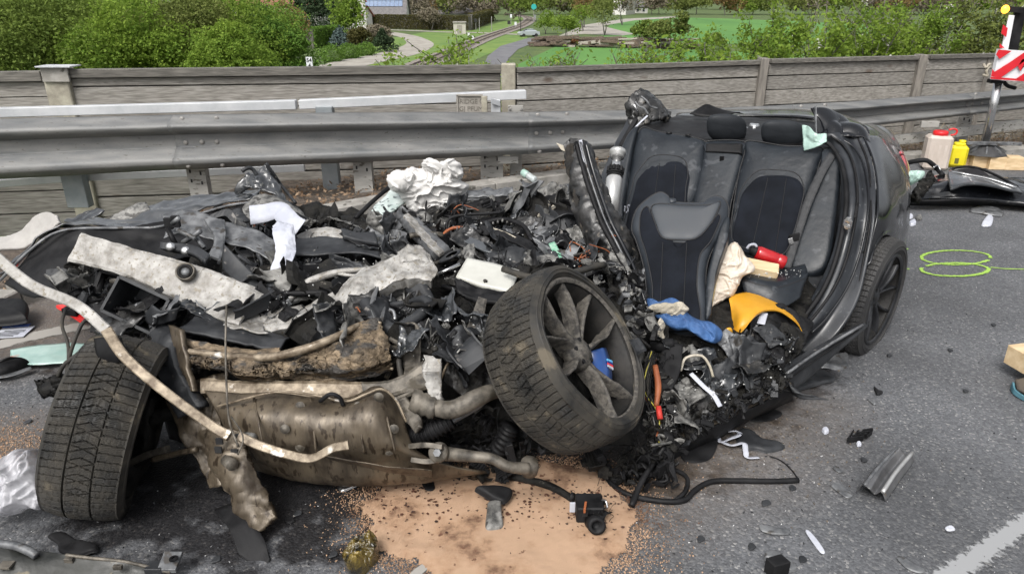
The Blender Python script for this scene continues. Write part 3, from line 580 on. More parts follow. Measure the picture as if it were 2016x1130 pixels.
far('garden_tree', 'fresh green tree overlapping the white gable', 'tree', 690, -10, 85, 60, 5000, L_mid, 67, lobes=14)
for k, (px, lab) in enumerate(((655, 'clipped round bush nearest the kilometre sign'), (690, 'middle one of the three clipped round bushes'), (721, 'clipped round bush next to the small cypress'))):
    far('clipped_bush', lab, 'bush', px, 88-k*2, 122-k*6, 38-k*3, 5000, L_hedge, 70+k, lobes=1, nst=1, low=0, dense=True, group='three clipped round bushes', leaf=.07)
def hedge(name, lab, a, c, h, th, m, n, seed):
    r = np.random.default_rng(seed); A, Bq = gp(*a), gp(*c); x, y, z = axes(Bq-A); l = np.linalg.norm(Bq-A); u = r.uniform(0, 1, n); f = r.random(n); v = np.where(f < .75, -1, r.uniform(-1, 1, n)); wz = np.where(f < .75, r.random(n), 1.)
    P = A+x*(u*l)[:, None]+y*(v*th/2)[:, None]+z*(wz*h)[:, None]+r.normal(size=(n, 3))*.06; o = thing(name, lab, 'hedge', tuple((A+Bq)/2)); b = MB(); leafquads(b, P, .14, r); b.build('leaves', m, o)
    b = MB(); addbox(b, (A+Bq)/2+z*(h/2-.1), x*l/2, y*th*.4, z*(h/2-.1)); b.build('inner_branches', M_woodd, o)
hedge('hedge', 'long clipped brown green hedge below the house with solar panels', (716, 56), (925, 61), 3.2, 1.5, L_brownh, 14000, 80)
hedge('hedge', 'clipped green hedge behind the round bushes', (612, 96), (665, 88), 3.0, 1.5, L_hedge, 5000, 81)
hedge('hedge', 'dark hedge end beside the railway warning signs', (925, 60), (968, 42), 3.6, 1.5, L_brownh, 5000, 82)
# bright shrubs close behind the wall
def twiggy(name, lab, px0, px1, ptop, d, n, seed, m=L_bri, leaf=.038, nst=14, blossom=0, z0=-1.2, group='bright leafed shrubs growing up behind the wooden wall', lean=0, bark=M_woodd, hv=.35, thin=1.):
    r = np.random.default_rng(seed); a = D(px0, ptop, d); c = D(px1, ptop, d); h = a[2]-z0; o = thing(name, lab, 'shrub', ((a[0]+c[0])/2, d, z0), group); b = MB(); tips = []
    for k in range(nst):
        x1 = r.uniform(a[0], c[0]); x0 = (a[0]+c[0])/2+(x1-(a[0]+c[0])/2)*.75; hh = h*(1-hv*r.random()); y0 = d+r.uniform(-.5, 1.2)
        P = cr([(x0, y0, z0), (x0+(x1-x0)*.4+r.normal()*.1, y0+r.normal()*.1, z0+hh*.4), (x1+r.normal()*.1, y0+r.normal()*.2, z0+hh*.75), (x1+r.normal()*.25+lean, y0+r.normal()*.3, z0+hh)], 18)
        addtube(b, P, np.linspace(.020, .005, 18)*thin, 5); tips.append(P[6:])
        for q in range(9):
            i = r.integers(5, 16); dr = nrm(np.array([r.normal(), r.normal()*.6, abs(r.normal())*.9+.25])); ln = r.uniform(.25, .8)*(1-i/26)
            Q = cr([P[i], P[i]+dr*ln*.5+r.normal(size=3)*.03, P[i]+dr*ln+[0, 0, ln*.15]], 7); addtube(b, Q, np.linspace(.008, .003, 7)*thin, 4); tips.append(Q[1:])
            for w_ in range(2):
                j = r.integers(2, 6); d2 = nrm(dr+r.normal(size=3)*.7); Q2 = np.stack([Q[j], Q[j]+d2*.10, Q[j]+d2*.22+[0, 0, .02]]); addtube(b, Q2, .0028*thin, 3); tips.append(cr(Q2, 5))
    b.build('stems', bark, o); Tp = np.concatenate(tips)
    if n:
        n = int(n*(3.0 if px0 > 1320 else 1.9))
        P = Tp[r.integers(0, len(Tp), n)]+r.normal(size=(n, 3))*leaf*1.5; b = MB(); leafquads(b, P, leaf, r, flat=.3, asp=.55); b.build('leaves', m, o)
    if blossom:
        cN = Tp[r.integers(0, len(Tp), blossom//9)]; P = np.repeat(cN, 9, 0)+r.normal(size=(len(cN)*9, 3))*.035; b = MB(); leafquads(b, P, .018, r, asp=.9); b.build('blossoms', L_wht, o)
    return o
twiggy('leafy_shrub', 'bright yellow green shrub left of the railway rising over the wall', 775, 905, 56, 11.5, 5200, 90, blossom=300, z0=-1.2, nst=16, hv=.6)
twiggy('leafy_shrub', 'low bright green growth at the wall top next to the concrete wall joint', 900, 985, 92, 10.5, 1600, 91, z0=-1.0, nst=10, hv=.4)
twiggy('leafy_shrub', 'low yellow green sprigs behind the wall right of the wall joint', 1010, 1160, 100, 11, 900, 92, z0=-1.0, nst=10, hv=.4)
twiggy('bare_sapling', 'thin bare dark stems sticking up over the wall near the lane', 985, 1060, 74, 10.5, 30, 93, z0=-1.0, nst=5, hv=.3, group=None)
twiggy('bare_sapling', 'long thin bare stems slanting in front of the crop field', 1190, 1310, 10, 11.5, 60, 94, z0=-1.5, nst=6, hv=.5, group=None, lean=-.3)
twiggy('leafy_shrub', 'low bright green bush behind the wall in front of the crop field', 1225, 1330, 92, 11, 1800, 95, z0=-1., nst=10, hv=.3)
twiggy('leafy_shrub', 'bright green bush at the foot of the tall whitish shrub', 1335, 1450, 80, 11.2, 3600, 96, z0=-1., nst=14, hv=.4)
twiggy('leafy_shrub', 'tall bright green shrub with a forked pale bare branch', 1440, 1560, 20, 11.8, 7200, 97, blossom=200, z0=-1.5, nst=20, hv=.7)
twiggy('leafy_shrub', 'tall shrub with white blossom and dark stems', 1540, 1680, 0, 12.4, 7500, 98, blossom=1100, z0=-1.5, nst=20, hv=.6)
twiggy('leafy_shrub', 'open shrub with many bare stems and young green leaves', 1650, 1800, -10, 12.8, 6000, 99, blossom=500, z0=-1.5, nst=24, hv=.5)
twiggy('leafy_shrub', 'dense fresh green shrub left of the red and white beacon', 1780, 1900, -8, 13.2, 9000, 100, blossom=300, z0=-1.5, nst=22, hv=.6, m=L_mid)
twiggy('leafy_shrub', 'hazy olive shrub with white blossom behind the red and white beacon', 1890, 2040, -12, 13.6, 9000, 101, blossom=500, z0=-1.5, nst=24, hv=.5, m=L_olive)
twiggy('leafy_shrub', 'fresh green shrub outside the right picture edge', 2040, 2250, -10, 14, 7000, 102, z0=-1.5, nst=20, hv=.6)
M_bark = mat('grey_bark', (.10, .085, .07), (.2, .18, .155), sc=8, rough=.9)
twiggy('bare_tree', 'bare grey branched tree standing among the tall shrubs at the right', 1620, 1880, -60, 14.5, 500, 103, m=L_olive, z0=-2, nst=14, hv=.3, group=None, bark=M_bark, thin=1.5)
# trees and shrubs out on the plain
ft = [(1148, 8, 62, 46, L_mid, 'young green tree left in the row beside the parked car'), (1190, -6, 70, 60, L_olive, 'yellow green tree beside the brown bare trees'), (1075, 22, 68, 40, L_mid, 'fresh green tree next to the turquoise sign'), (1115, 30, 84, 46, L_mid, 'loose green tree above the timber heap beside the car'),
      (1150, -12, 55, 40, L_bronze, 'reddish brown bare tree left of the yellow green tree'), (1225, -15, 50, 40, L_grey, 'grey bare tree behind the yellow green tree'), (1265, 40, 94, 44, L_dark, 'dark thin leaved tree left in front of the far field'), (1300, 40, 98, 46, L_olive, 'scrubby tree in the middle in front of the far field'), (1335, 22, 98, 46, L_olive, 'tall olive tree right in front of the far field'),
      (1405, 66, 98, 34, L_dark, 'small dark bush at the right end of the timber heap'), (850, 15, 60, 46, L_grey, 'bare grey tree left of the signal cabinet'), (745, 50, 92, 44, L_grey, 'bare pale grey bush in front of the solar house hedge')]
for k, (px, a, c, wd, m, lab) in enumerate(ft):
    far('field_tree', lab, 'tree', px, a, c, wd, 1700, m, 120+k, lobes=12, nst=2, low=.25, leaf=.22, group='trees on the plain')
r = np.random.default_rng(5); k = 0
cols = [L_olive, L_mid, L_bronze, L_grey, L_dark, L_olive, L_grey]
nm = ['olive', 'mid green', 'bronze', 'bare grey', 'dark green', 'pale olive', 'brown grey']
for row, (d, hmin, hmax, x0, x1, stp, n) in enumerate(((250, 7.5, 10, -70, 14, 6, 1500), (330, 8.5, 11, -150, 260, 8, 1100), (450, 10, 14, -250, 360, 10, 800))):
    x = x0
    while x < x1:
        i = r.integers(0, 7); px = 1008+1400*x/(d*.925)
        skip = row == 0 and (1060 < px < 1700)
        if not skip:
            h = r.uniform(hmin, hmax); wd = h*r.uniform(.6, 1.0); where = 'in front of the far roofs' if px < 900 else ('beyond the railway bend' if px < 1150 else 'on the skyline beyond the fields')
            bush('distant_tree', 'hazy %s tree %s' % (nm[i], where), 'tree', (x, d+r.uniform(-15, 15), ZP), wd, wd, h, n, .0030*d*.5+.06, cols[i], 200+k, lobes=9, nst=1, low=.1, group='%s trees %s' % (nm[i], where))
        x += stp*r.uniform(.7, 1.3); k += 1
# ================================================================ houses and things on the plain
M_white = mat('white_render', (.52, .51, .48), (.62, .61, .58), sc=.8, rough=.9); M_yel = mat('yellow_render', (.55, .42, .14), (.6, .47, .18), rough=.9); M_red = mat('red_roof_tiles', (.17, .065, .045), (.25, .10, .07), sc=3, rough=.8); M_greyroof = mat('grey_roof', (.10, .095, .095), (.15, .14, .14), sc=2, rough=.7)
M_pan = mat('solar_glass', (.09, .14, .24), (.14, .2, .32), sc=2, rough=.15); M_win = mat('window_glass', (.03, .035, .04), rough=.1); M_frm = mat('white_frame', (.6, .62, .64), rough=.5)
def house(lab, px, pbase, wpx, hw, dep, hr, mw, mr, yaw=0, solar=False, d=None, gable=False, name='house'):
    base = gp(px, pbase) if d is None else np.array([(px-1008)/1400*d*.925, d, ZP]); d = base[1]; W = wpx*d*.94/1400; x = np.array([cos(yaw), sin(yaw), 0]); y = np.array([-sin(yaw), cos(yaw), 0]); z = np.array([0, 0, 1.]); o = thing(name, lab, 'house', tuple(base))
    b = MB(); addbox(b, base+y*dep/2+z*hw/2, x*W/2, y*dep/2, z*hw/2)
    if gable:                                # ridge runs away from the viewer
        q = [base-x*W/2+z*hw, base+x*W/2+z*hw, base+z*(hw+hr)]; V = q+[p+y*dep for p in q]; b.add(V, [[0, 1, 4, 3]]); b.f.append(np.array([[0, 1, 2], [5, 4, 3]])+b.n-6)
        b.build('wall', mw, o); S = [[base-x*(W/2+.4)+z*(hw-.3)-y*.4, base+z*(hw+hr+.1)-y*.4, base+x*(W/2+.4)+z*(hw-.3)-y*.4], [base-x*(W/2+.4)+z*(hw-.3)+y*(dep+.4), base+z*(hw+hr+.1)+y*(dep+.4), base+x*(W/2+.4)+z*(hw-.3)+y*(dep+.4)]]
        b = MB(); solid(b, np.array(S), .2); b.build('roof', mr, o); wins = [(-.25, .45), (.25, .45), (0, 1.25)]
    else:
        q = [base+z*hw, base+y*dep+z*hw, base+y*dep/2+z*(hw+hr)]; V = [p-x*W/2 for p in q]+[p+x*W/2 for p in q]; b.f.append(np.array([[0, 1, 2], [5, 4, 3]])+b.n); b.v.append(np.array(V)); b.n += 6; b.uv.append(np.zeros((6, 2)))
        b.build('wall', mw, o); E = W/2+.5; S = [[base-x*E-y*.5+z*(hw-.35), base-x*E+y*dep/2+z*(hw+hr+.1), base-x*E+y*(dep+.5)+z*(hw-.35)], [base+x*E-y*.5+z*(hw-.35), base+x*E+y*dep/2+z*(hw+hr+.1), base+x*E+y*(dep+.5)+z*(hw-.35)]]
        b = MB(); solid(b, np.array(S), .2); rf = b.build('roof', mr, o); wins = [(-.3, .45), (0, .45), (.3, .45)]
        if solar:
            sl_ = nrm(y*(dep/2+.5)+z*(hr+.45)); nn = np.cross(x, sl_); L__ = np.linalg.norm(y*(dep/2+.5)+z*(hr+.45)); o0 = base-x*E-y*.5+z*(hw-.35)
            for i in range(9):
                for j in range(3):
                    c = o0+x*(E*.22+(i+.5)*E*1.6/9)+sl_*(L__*.32+(j+.5)*L__*.21)+nn*.22
                    b = MB(); addbox(b, c, x*E*.8/9*.93, sl_*L__*.105*.93, nn*.03); b.build('solar_panel', M_pan, rf)
    for u, v in wins:
        c = base+x*u*W+z*(hw*v if v < 1 else hw+hr*.25)-y*.06; b = MB(); addbox(b, c, x*.65, y*.05, z*.7); f = b.build('window', M_frm, o); b = MB(); addbox(b, c-y*.04, x*.53, y*.03, z*.58); b.build('pane', M_win, f)
    return o
house('house with blue solar panels on its dark roof', 756, 50, 84, 2.8, 9, 6.5, M_white, M_greyroof, 0, True)
house('white gabled house partly hidden at the left of the solar house', 700, 30, 34, 6.5, 9, 3.5, M_white, M_red, .3, gable=True, d=185)
house('small white garden house with pink red roof behind the conifers', 702, 58, 30, 3.2, 4, 2., M_white, M_red, -.5)
house('yellow house with grey roof showing above the hedgerow', 190, 30, 240, 6.0, 9, 3.5, M_yel, M_greyroof, .05, d=62)
house('house with steep red roof behind the hedgerow', 505, 30, 110, 5.8, 10, 4.5, M_white, M_red, .2, d=185)
house('house with red brown roof left of the tall spruce', 590, 30, 60, 5.5, 10, 4.0, M_white, M_red, -.2, d=205)
house('white gabled farmhouse with red roof beyond the fields', 1219, 30, 26, 6.5, 16, 3.2, M_white, M_red, -.4, gable=True)
house('low grey roofed barn next to the white farmhouse', 1255, 27, 40, 3, 12, 3, M_white, M_greyroof, .1)
house('low bungalow roof beyond the long hedge', 900, 28, 70, 2.6, 10, 2.6, M_white, M_greyroof, .1, d=240)
house('far house with grey roof right of the solar house', 840, 20, 60, 4, 10, 3.5, M_white, M_greyroof, -.15, d=260)
# signal cabinet
M_cab = mat('beige_cabinet', (.38, .36, .31), (.44, .42, .37), rough=.7)
bs = gp(905, 69); s = bs[1]*.94/1400; o = thing('signal_cabinet', 'beige concrete signal cabinet beside the railway crossing', 'cabinet', tuple(bs))
b = MB(); addbox(b, bs+[0, 1, 22*s/2], (12*s, 0, 0), (0, 1, 0), (0, 0, 11*s)); b.build('body', M_cab, o); b = MB(); addbox(b, bs+[0, 1, 22*s+.12], (13*s, 0, 0), (0, 1.2, 0), (0, 0, .12)); b.build('roof', M_conc, o); b = MB(); addbox(b, bs+[0, -.02, 10*s], (5*s, 0, 0), (0, .03, 0), (0, 0, 8*s)); b.build('door', M_plate, o)
# kilometre sign 54 4
bs = D(609, 133, 12); o = thing('kilometre_sign', 'white kilometre sign reading 54 over 4 behind the wall', 'sign', (bs[0], 12, bs[2]-1.5)); q = D(609, 124, 12)
b = MB(); addboxb(b, q, (.050, 0, 0), (0, .004, 0), (0, 0, .088)); b.build('plate', M_frm, o); b = MB(); addtube(b, np.array([q-[0, -.02, 1.6], q-[0, -.02, 0]]), .012, 6); b.build('pole', M_rail2, o)
M_blk = mat('black_print', (.02, .02, .02), rough=.6); text('54', q+[0, -.006, .035], .085, M_blk, o, bold=True); text('4', q+[0, -.006, -.045], .085, M_blk, o, bold=True)
# crossing signals, marker posts, turquoise sign
M_sig = mat('signal_black', (.015, .015, .015), rough=.6)
for px, ptop, pb_, kind_, lab in ((937, 38, 60, 's', 'left pair of crossing lights by the hedge'), (944, 36, 63, 'p', 'thin grey pole beside the left crossing lights'), (968, 33, 62, 'p', 'slim pole in the grass beside the railway'), (1002, 42, 54, 's', 'dark crossing lights near the track'), (1006, 29, 52, 'w', 'small white number sign above the crossing lights'), (1025, 26, 64, 'p', 'tall thin dark pole right of the track'), (1015, 44, 57, 'w', 'white marker plate beside the track'), (1053, 30, 42, 'w', 'white marker post at the railway bend'), (931, 71, 84, 'w', 'white marker post in front of the signal cabinet'), (923, 66, 74, 'w', 'low grey marker post left of the white one')):
    bs = gp(px, pb_); h = D(px, ptop, bs[1])[2]-ZP; s = bs[1]*.94/1400; o = thing('railway_signal' if kind_ == 's' else ('marker_post' if kind_ == 'p' else 'marker_sign'), lab, 'signal' if kind_ == 's' else 'post', tuple(bs)); b = MB(); addtube(b, np.array([bs, bs+[0, 0, h]]), .08, 6); b.build('pole', M_rail2 if kind_ != 'p' or px < 1020 else M_sig, o)
    b = MB()
    if kind_ == 's': addboxb(b, bs+[0, -.2, h-2.8*s], (3*s, 0, 0), (0, .12, 0), (0, 0, 3*s)); b.build('lamp_board', M_sig, o)
    elif kind_ == 'w': addboxb(b, bs+[0, -.15, h-3*s], (2.0*s, 0, 0), (0, .03, 0), (0, 0, 3.2*s)); b.build('plate', M_frm, o)
bs = gp(1051, 66); q = D(1051, 14, 230); o = thing('turquoise_sign', 'small turquoise round sign above the railway bend', 'sign', (q[0], q[1], ZP)); b = MB(); V, F = lathe_a([(0, .1), (.8, .1), (.8, -.1), (0, -.1)], 14); b.add(frame(V, q, (1, 0, 0), (0, 0, 1), (0, -1, 0)), F); b.build('disc', mat('turquoise', (.02, .33, .30), rough=.5), o); b = MB(); addtube(b, np.array([[q[0], q[1]+.1, ZP], q]), .08, 6); b.build('pole', M_rail2, o)
# parked car far off
M_silv = mat('silver_car_paint', (.42, .46, .48), rough=.3, metal=.3, coat=.5); M_tyre0 = mat('far_tyre', (.02, .02, .02), rough=.8)
bs = gp(1041, 73); s = bs[1]*.94/1400; o = thing('parked_car', 'small pale silver car parked on the lane by the timber heap', 'car', tuple(bs)); x, y, z = axes((.96, .28, 0)); W = 1.95
pr = [(-2.1, .35), (-2.1, .75), (-1.9, .95), (-1.1, 1.05), (-.5, 1.45), (.6, 1.5), (1.5, 1.1), (2.0, 1.0), (2.1, .6), (2.1, .35)]
pr = np.array(pr); g = np.stack([bs+x*pr[:, :1]-y*.85*np.where(pr[:, 1:] > 1.1, .85, 1)+z*pr[:, 1:], bs+x*pr[:, :1]+y*.85*np.where(pr[:, 1:] > 1.1, .85, 1)+z*pr[:, 1:]]); b = MB(); b.add(g, grid_f(2, 10)); V = g.reshape(-1, 3)
me_f = [list(range(10))]; b.f.append(np.array([list(range(10))])+b.n-20); b.f.append(np.array([list(range(19, 9, -1))])+b.n-20); b.build('body', M_silv, o)
for u in (-1.3, 1.3):
    for v in (-.86, .86): b = MB(); V, F = lathe_a([(0, .1), (.33, .1), (.33, -.1), (0, -.1)], 14); b.add(frame(V, bs+x*u+y*v+z*.33, x, z, y), F); b.build('wheel', M_tyre0, o)
b = MB(); addbox(b, bs+x*.05-y*.76+z*1.24, x*.9, y*.02, z*.16); b.build('side_window', M_win, o); b = MB(); addbox(b, bs-x*.86+z*1.22, x*.3+z*.22, y*.6, z*.02-x*.02); b.build('windscreen', M_win, o)
for v in (-.6, .6): b = MB(); addboxb(b, bs-x*2.12+y*v+z*.75, x*.04, y*.2, z*.09); b.build('headlight', M_frm, o)
# timber heap: countable logs/boards and an orange heap
M_lp = mat('stacked_timber', (.06, .045, .035), (.16, .12, .09), rough=.9); M_lp2 = mat('pale_stacked_boards', (.28, .25, .21), (.36, .33, .29), rough=.9); M_or = mat('orange_brown_heap', (.32, .14, .06), (.42, .22, .12), rough=.9)
r = np.random.default_rng(12)
for k, (px, lab) in enumerate(((1075, 'timber stack nearest the parked car'), (1105, 'second timber stack from the parked car'), (1165, 'timber stack right of the orange heap'), (1205, 'rubble and timber pile left of the dark stack'), (1250, 'dark timber stack below the scrubby trees'), (1310, 'reddish timber stack in the middle of the row'), (1350, 'timber stack with a pale sheet at the right end'))):
    bs = gp(px, 93+k*.8); s = bs[1]*.94/1400; o = thing('timber_stack', lab, 'timber stack', tuple(bs), 'timber stacks along the field edge')
    for q in range(14):
        c = bs+[r.uniform(-16, 16)*s, r.uniform(0, 2), r.uniform(.2, 1.5)]; x, y, z = axes((1, r.normal()*.2, r.normal()*.06)); b = MB(); addboxb(b, c, x*r.uniform(1, 2), y*.25, z*r.uniform(.08, .25)); b.build('board', M_lp2 if r.random() < .22 else M_lp, o)
bs = gp(1133, 92); far('earth_heap', 'orange brown heap between the timber stacks', 'heap', 1133, 72, 92, 24, 900, leafmat('orange_heap', (.25, .10, .05), (.45, .24, .14), 0), 140, lobes=4, nst=1, low=0, dense=True)
# ================================================================ materials of the wreck
C_black = mat('black_car_paint', (.005, .0055, .007), (.008, .009, .011), sc=6, rough=.1, r2=.3, bump=.04, bsc=10, coat=.45, spec=.3, speck=((.05, .05, .048), 30, .66))
C_blackd = mat('dusty_black_paint', (.014, .016, .018), (.040, .043, .047), sc=5, rough=.22, r2=.5, bump=.10, bsc=20, coat=.8, speck=((.12, .12, .11), 34, .64))
C_tornb = mat('grimy_torn_black_paint', (.006, .0065, .007), (.028, .027, .026), sc=14, rough=.25, r2=.7, bump=.7, bsc=30, bdist=.008, coat=.15, speck=((.10, .09, .075), 26, .64))
C_jamb = mat('dull_black_jamb', (.010, .011, .013), (.026, .029, .034), sc=4, rough=.28, r2=.5, bump=.1, bsc=20, coat=.25, speck=((.10, .105, .11), 60, .66))
C_plas = mat('black_plastic', (.006, .006, .0065), (.016, .016, .017), sc=9, spec=.16, rough=.42, r2=.65, bump=.2, bsc=60)
C_plasg = mat('grey_black_plastic', (.014, .015, .017), (.038, .040, .043), sc=8, spec=.3, rough=.5, bump=.2, bsc=60, speck=((.16, .15, .14), 26, .66))
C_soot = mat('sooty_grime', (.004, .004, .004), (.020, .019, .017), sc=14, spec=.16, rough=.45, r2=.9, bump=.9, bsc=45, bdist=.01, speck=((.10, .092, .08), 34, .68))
C_rub = mat('muddy_rubber', (.011, .011, .0105), (.046, .041, .033), sc=9, spec=.4, rough=.5, r2=.85, bump=.25, bsc=90, speck=((.10, .085, .062), 9, .62))
C_mud = mat('muddy_alloy', (.030, .028, .026), (.13, .118, .10), sc=26, rough=.85, r2=.6, metal=.1, bump=.9, bsc=60, bdist=.006, speck=((.055, .05, .045), 26, .58))
C_alloy = mat('dirty_cast_alloy', (.045, .040, .033), (.17, .152, .125), sc=18, rough=.6, metal=.35, bump=.45, bsc=50, speck=((.07, .06, .045), 14, .6))
C_bare = mat('scuffed_bare_aluminium', (.13, .12, .105), (.40, .39, .37), sc=16, rough=.5, metal=.3, bump=.6, bsc=80, width=.3, mid=.47, speck=((.20, .18, .145), 60, .60), r2=.7)
C_grey = mat('crushed_grey_metal', (.045, .045, .043), (.25, .245, .23), sc=18, rough=.55, metal=.25, bump=.7, bsc=34, bdist=.008, speck=((.05, .048, .045), 18, .58))
C_galv = mat('grey_stamped_steel', (.07, .073, .078), (.20, .205, .21), sc=14, rough=.5, metal=.35, bump=.25, bsc=40, speck=((.06, .055, .05), 20, .6))
C_brown = mat('muddy_brown_metal', (.038, .029, .020), (.14, .112, .078), sc=6, rough=.55, r2=.35, metal=.3, bump=.4, bsc=50, stretch=(1.6, 1, .5), width=.3, speck=((.035, .025, .016), 34, .58), c3=(.24, .21, .165))
C_cool = mat('crushed_radiator', (.05, .036, .022), (.24, .18, .115), sc=14, stretch=(1, 1, 2), rough=.6, metal=.2, bump=1, bsc=60, bdist=.01, speck=((.05, .045, .04), 10, .52), c3=(.42, .35, .26))
C_gold = mat('golden_dirty_strap', (.09, .066, .042), (.29, .24, .175), sc=26, rough=.5, metal=.3, bump=.3, bsc=70, speck=((.58, .55, .5), 16, .62))
C_leath = mat('anthracite_leather', (.008, .0105, .014), (.015, .019, .024), sc=5, rough=.38, r2=.55, spec=.4, bump=.35, bsc=26, bdist=.006, speck=((.035, .039, .045), 16, .60))
C_fab = mat('black_seat_fabric', (.0045, .0055, .008), (.009, .011, .016), sc=6, spec=.2, rough=.95, bump=.4, bsc=300, bdist=.001, sheen=0)
C_pipe = mat('seat_piping', (.008, .008, .009), rough=.6)
C_white = mat('off_white_cloth', (.29, .28, .265), (.38, .365, .345), sc=5, rough=.9, bump=.2, bsc=70, sss=0)
C_airb = mat('white_airbag_fabric', (.50, .49, .475), (.60, .59, .57), sc=4, rough=.8, bump=.35, bsc=24, bdist=.01, speck=((.40, .31, .22), 5, .68))
C_wcl = mat('white_gauze', (.36, .375, .43), (.47, .485, .53), sc=6, rough=.9, bump=.5, bsc=60)
C_mint = mat('mint_green_film', (.28, .42, .37), (.40, .53, .48), sc=4, rough=.35, bump=.2, bsc=20)
C_blue = mat('blue_work_cloth', (.022, .06, .16), (.04, .11, .27), sc=7, rough=.7, bump=.4, bsc=40)
C_yel = mat('yellow_tarpaulin', (.50, .24, .012), (.62, .31, .025), sc=5, rough=.42, bump=.15, bsc=20)
C_cream = mat('cream_rag', (.30, .27, .21), (.46, .42, .35), sc=8, rough=.9, bump=.6, bsc=50, bdist=.006)
C_orange = mat('orange_cable_sleeve', (.20, .055, .02), (.32, .10, .035), sc=10, rough=.6)
C_glass = mat('clouded_glass', (.35, .42, .40), (.55, .6, .58), sc=12, rough=.25, bump=.6, bsc=90, speck=((.12, .14, .14), 30, .55))
C_green = mat('green_circuit', (.10, .32, .20), (.3, .45, .36), sc=40, rough=.5)
C_modul = mat('pale_module_cover', (.42, .42, .38), (.50, .50, .46), sc=6, rough=.4, bump=.1)
C_redl = mat('red_tail_lamp', (.35, .006, .01), (.5, .012, .016), rough=.12, coat=1)
C_chrome = mat('bright_metal', (.5, .5, .5), (.62, .62, .62), rough=.22, metal=.9)
C_ram = mat('ram_aluminium', (.45, .45, .44), (.6, .6, .59), sc=8, rough=.35, metal=.6)

car = thing('wrecked_car', 'crushed black car with its roof cut off and its front end torn open', 'car', (.2, 3.2, 0))
def Q0(*a): return [D(*p) for p in a]
# ---------------------------------------------------------------- wheels
def tyre_mesh(o, x, y, z, R=.335, W=.25, Rr=.245, nu=1100, flat_=0, bulge=None, name='tyre', parent=None, m=None):
    vt = np.linspace(-1, 1, 61); th = np.arange(nu)*2*pi/nu; a = th*R
    A, Vv = np.meshgrid(a, vt, indexing='ij'); av = np.abs(Vv); pitch = 2*pi*R/72
    def fr(t): return np.abs(t-np.round(t))
    g = np.zeros_like(A)
    g = np.maximum(g, (np.abs(av-.36) < .022)); g = np.maximum(g, av < .014*0)
    ph = (A+np.sign(Vv)*.0*A + av*.045)/pitch
    sh = (A+av*.012+np.where(Vv > 0, pitch/2, 0))/pitch
    g = np.maximum(g, (fr(sh) < .07) & (av > .40))
    g = np.maximum(g, (fr(ph) < .075) & (av <= .36) & (av > .03))
    g = np.maximum(g, (fr((A-av*.03)/(pitch*2)) < .035) & (av <= .36))
    si = ((fr((A+.004*np.sin(Vv*60))/(pitch/5.)) < .14)).astype(float)*(g < .5)
    prof_r = R-.014*av**3; rr = prof_r-g*.0085-si*.0022; zz = Vv*W*.44
    fz = np.array([0, .18, .3, .34, .38, .55, .59, .63, .8, .9, 1.]); sw_r = list(R-.014-(R-.014-Rr)*fz)+[Rr-.006]; sw_z = list(np.interp(fz, [0, .3, .55, .8, 1], [.465, .505, .515, .475, .43])+np.array([0, 0, 0, .012, 0, 0, .012, 0, 0, .01, 0]))+[.40]; ns = 12
    out = np.broadcast_to(np.array(sw_r)[None], (nu, ns)); oz = np.broadcast_to(np.array(sw_z)[None]*W, (nu, ns))
    Rg = np.concatenate([out[:, ::-1], rr, out], 1); Zg = np.concatenate([-oz[:, ::-1], zz, oz], 1)
    if bulge is not None: Rg, Zg = bulge(Rg, Zg, th)
    V = np.stack([Rg*np.cos(th)[:, None], Rg*np.sin(th)[:, None], Zg], -1)
    nv = V.shape[1]; u, v = np.meshgrid(th*R, np.linspace(0, 1, nv), indexing='ij')
    b = MB(); b.add(frame(V, o, x, y, z), grid_f(nu, nv, True), np.stack([u, v], -1)); return b.build(name, m or C_rub, parent, False)
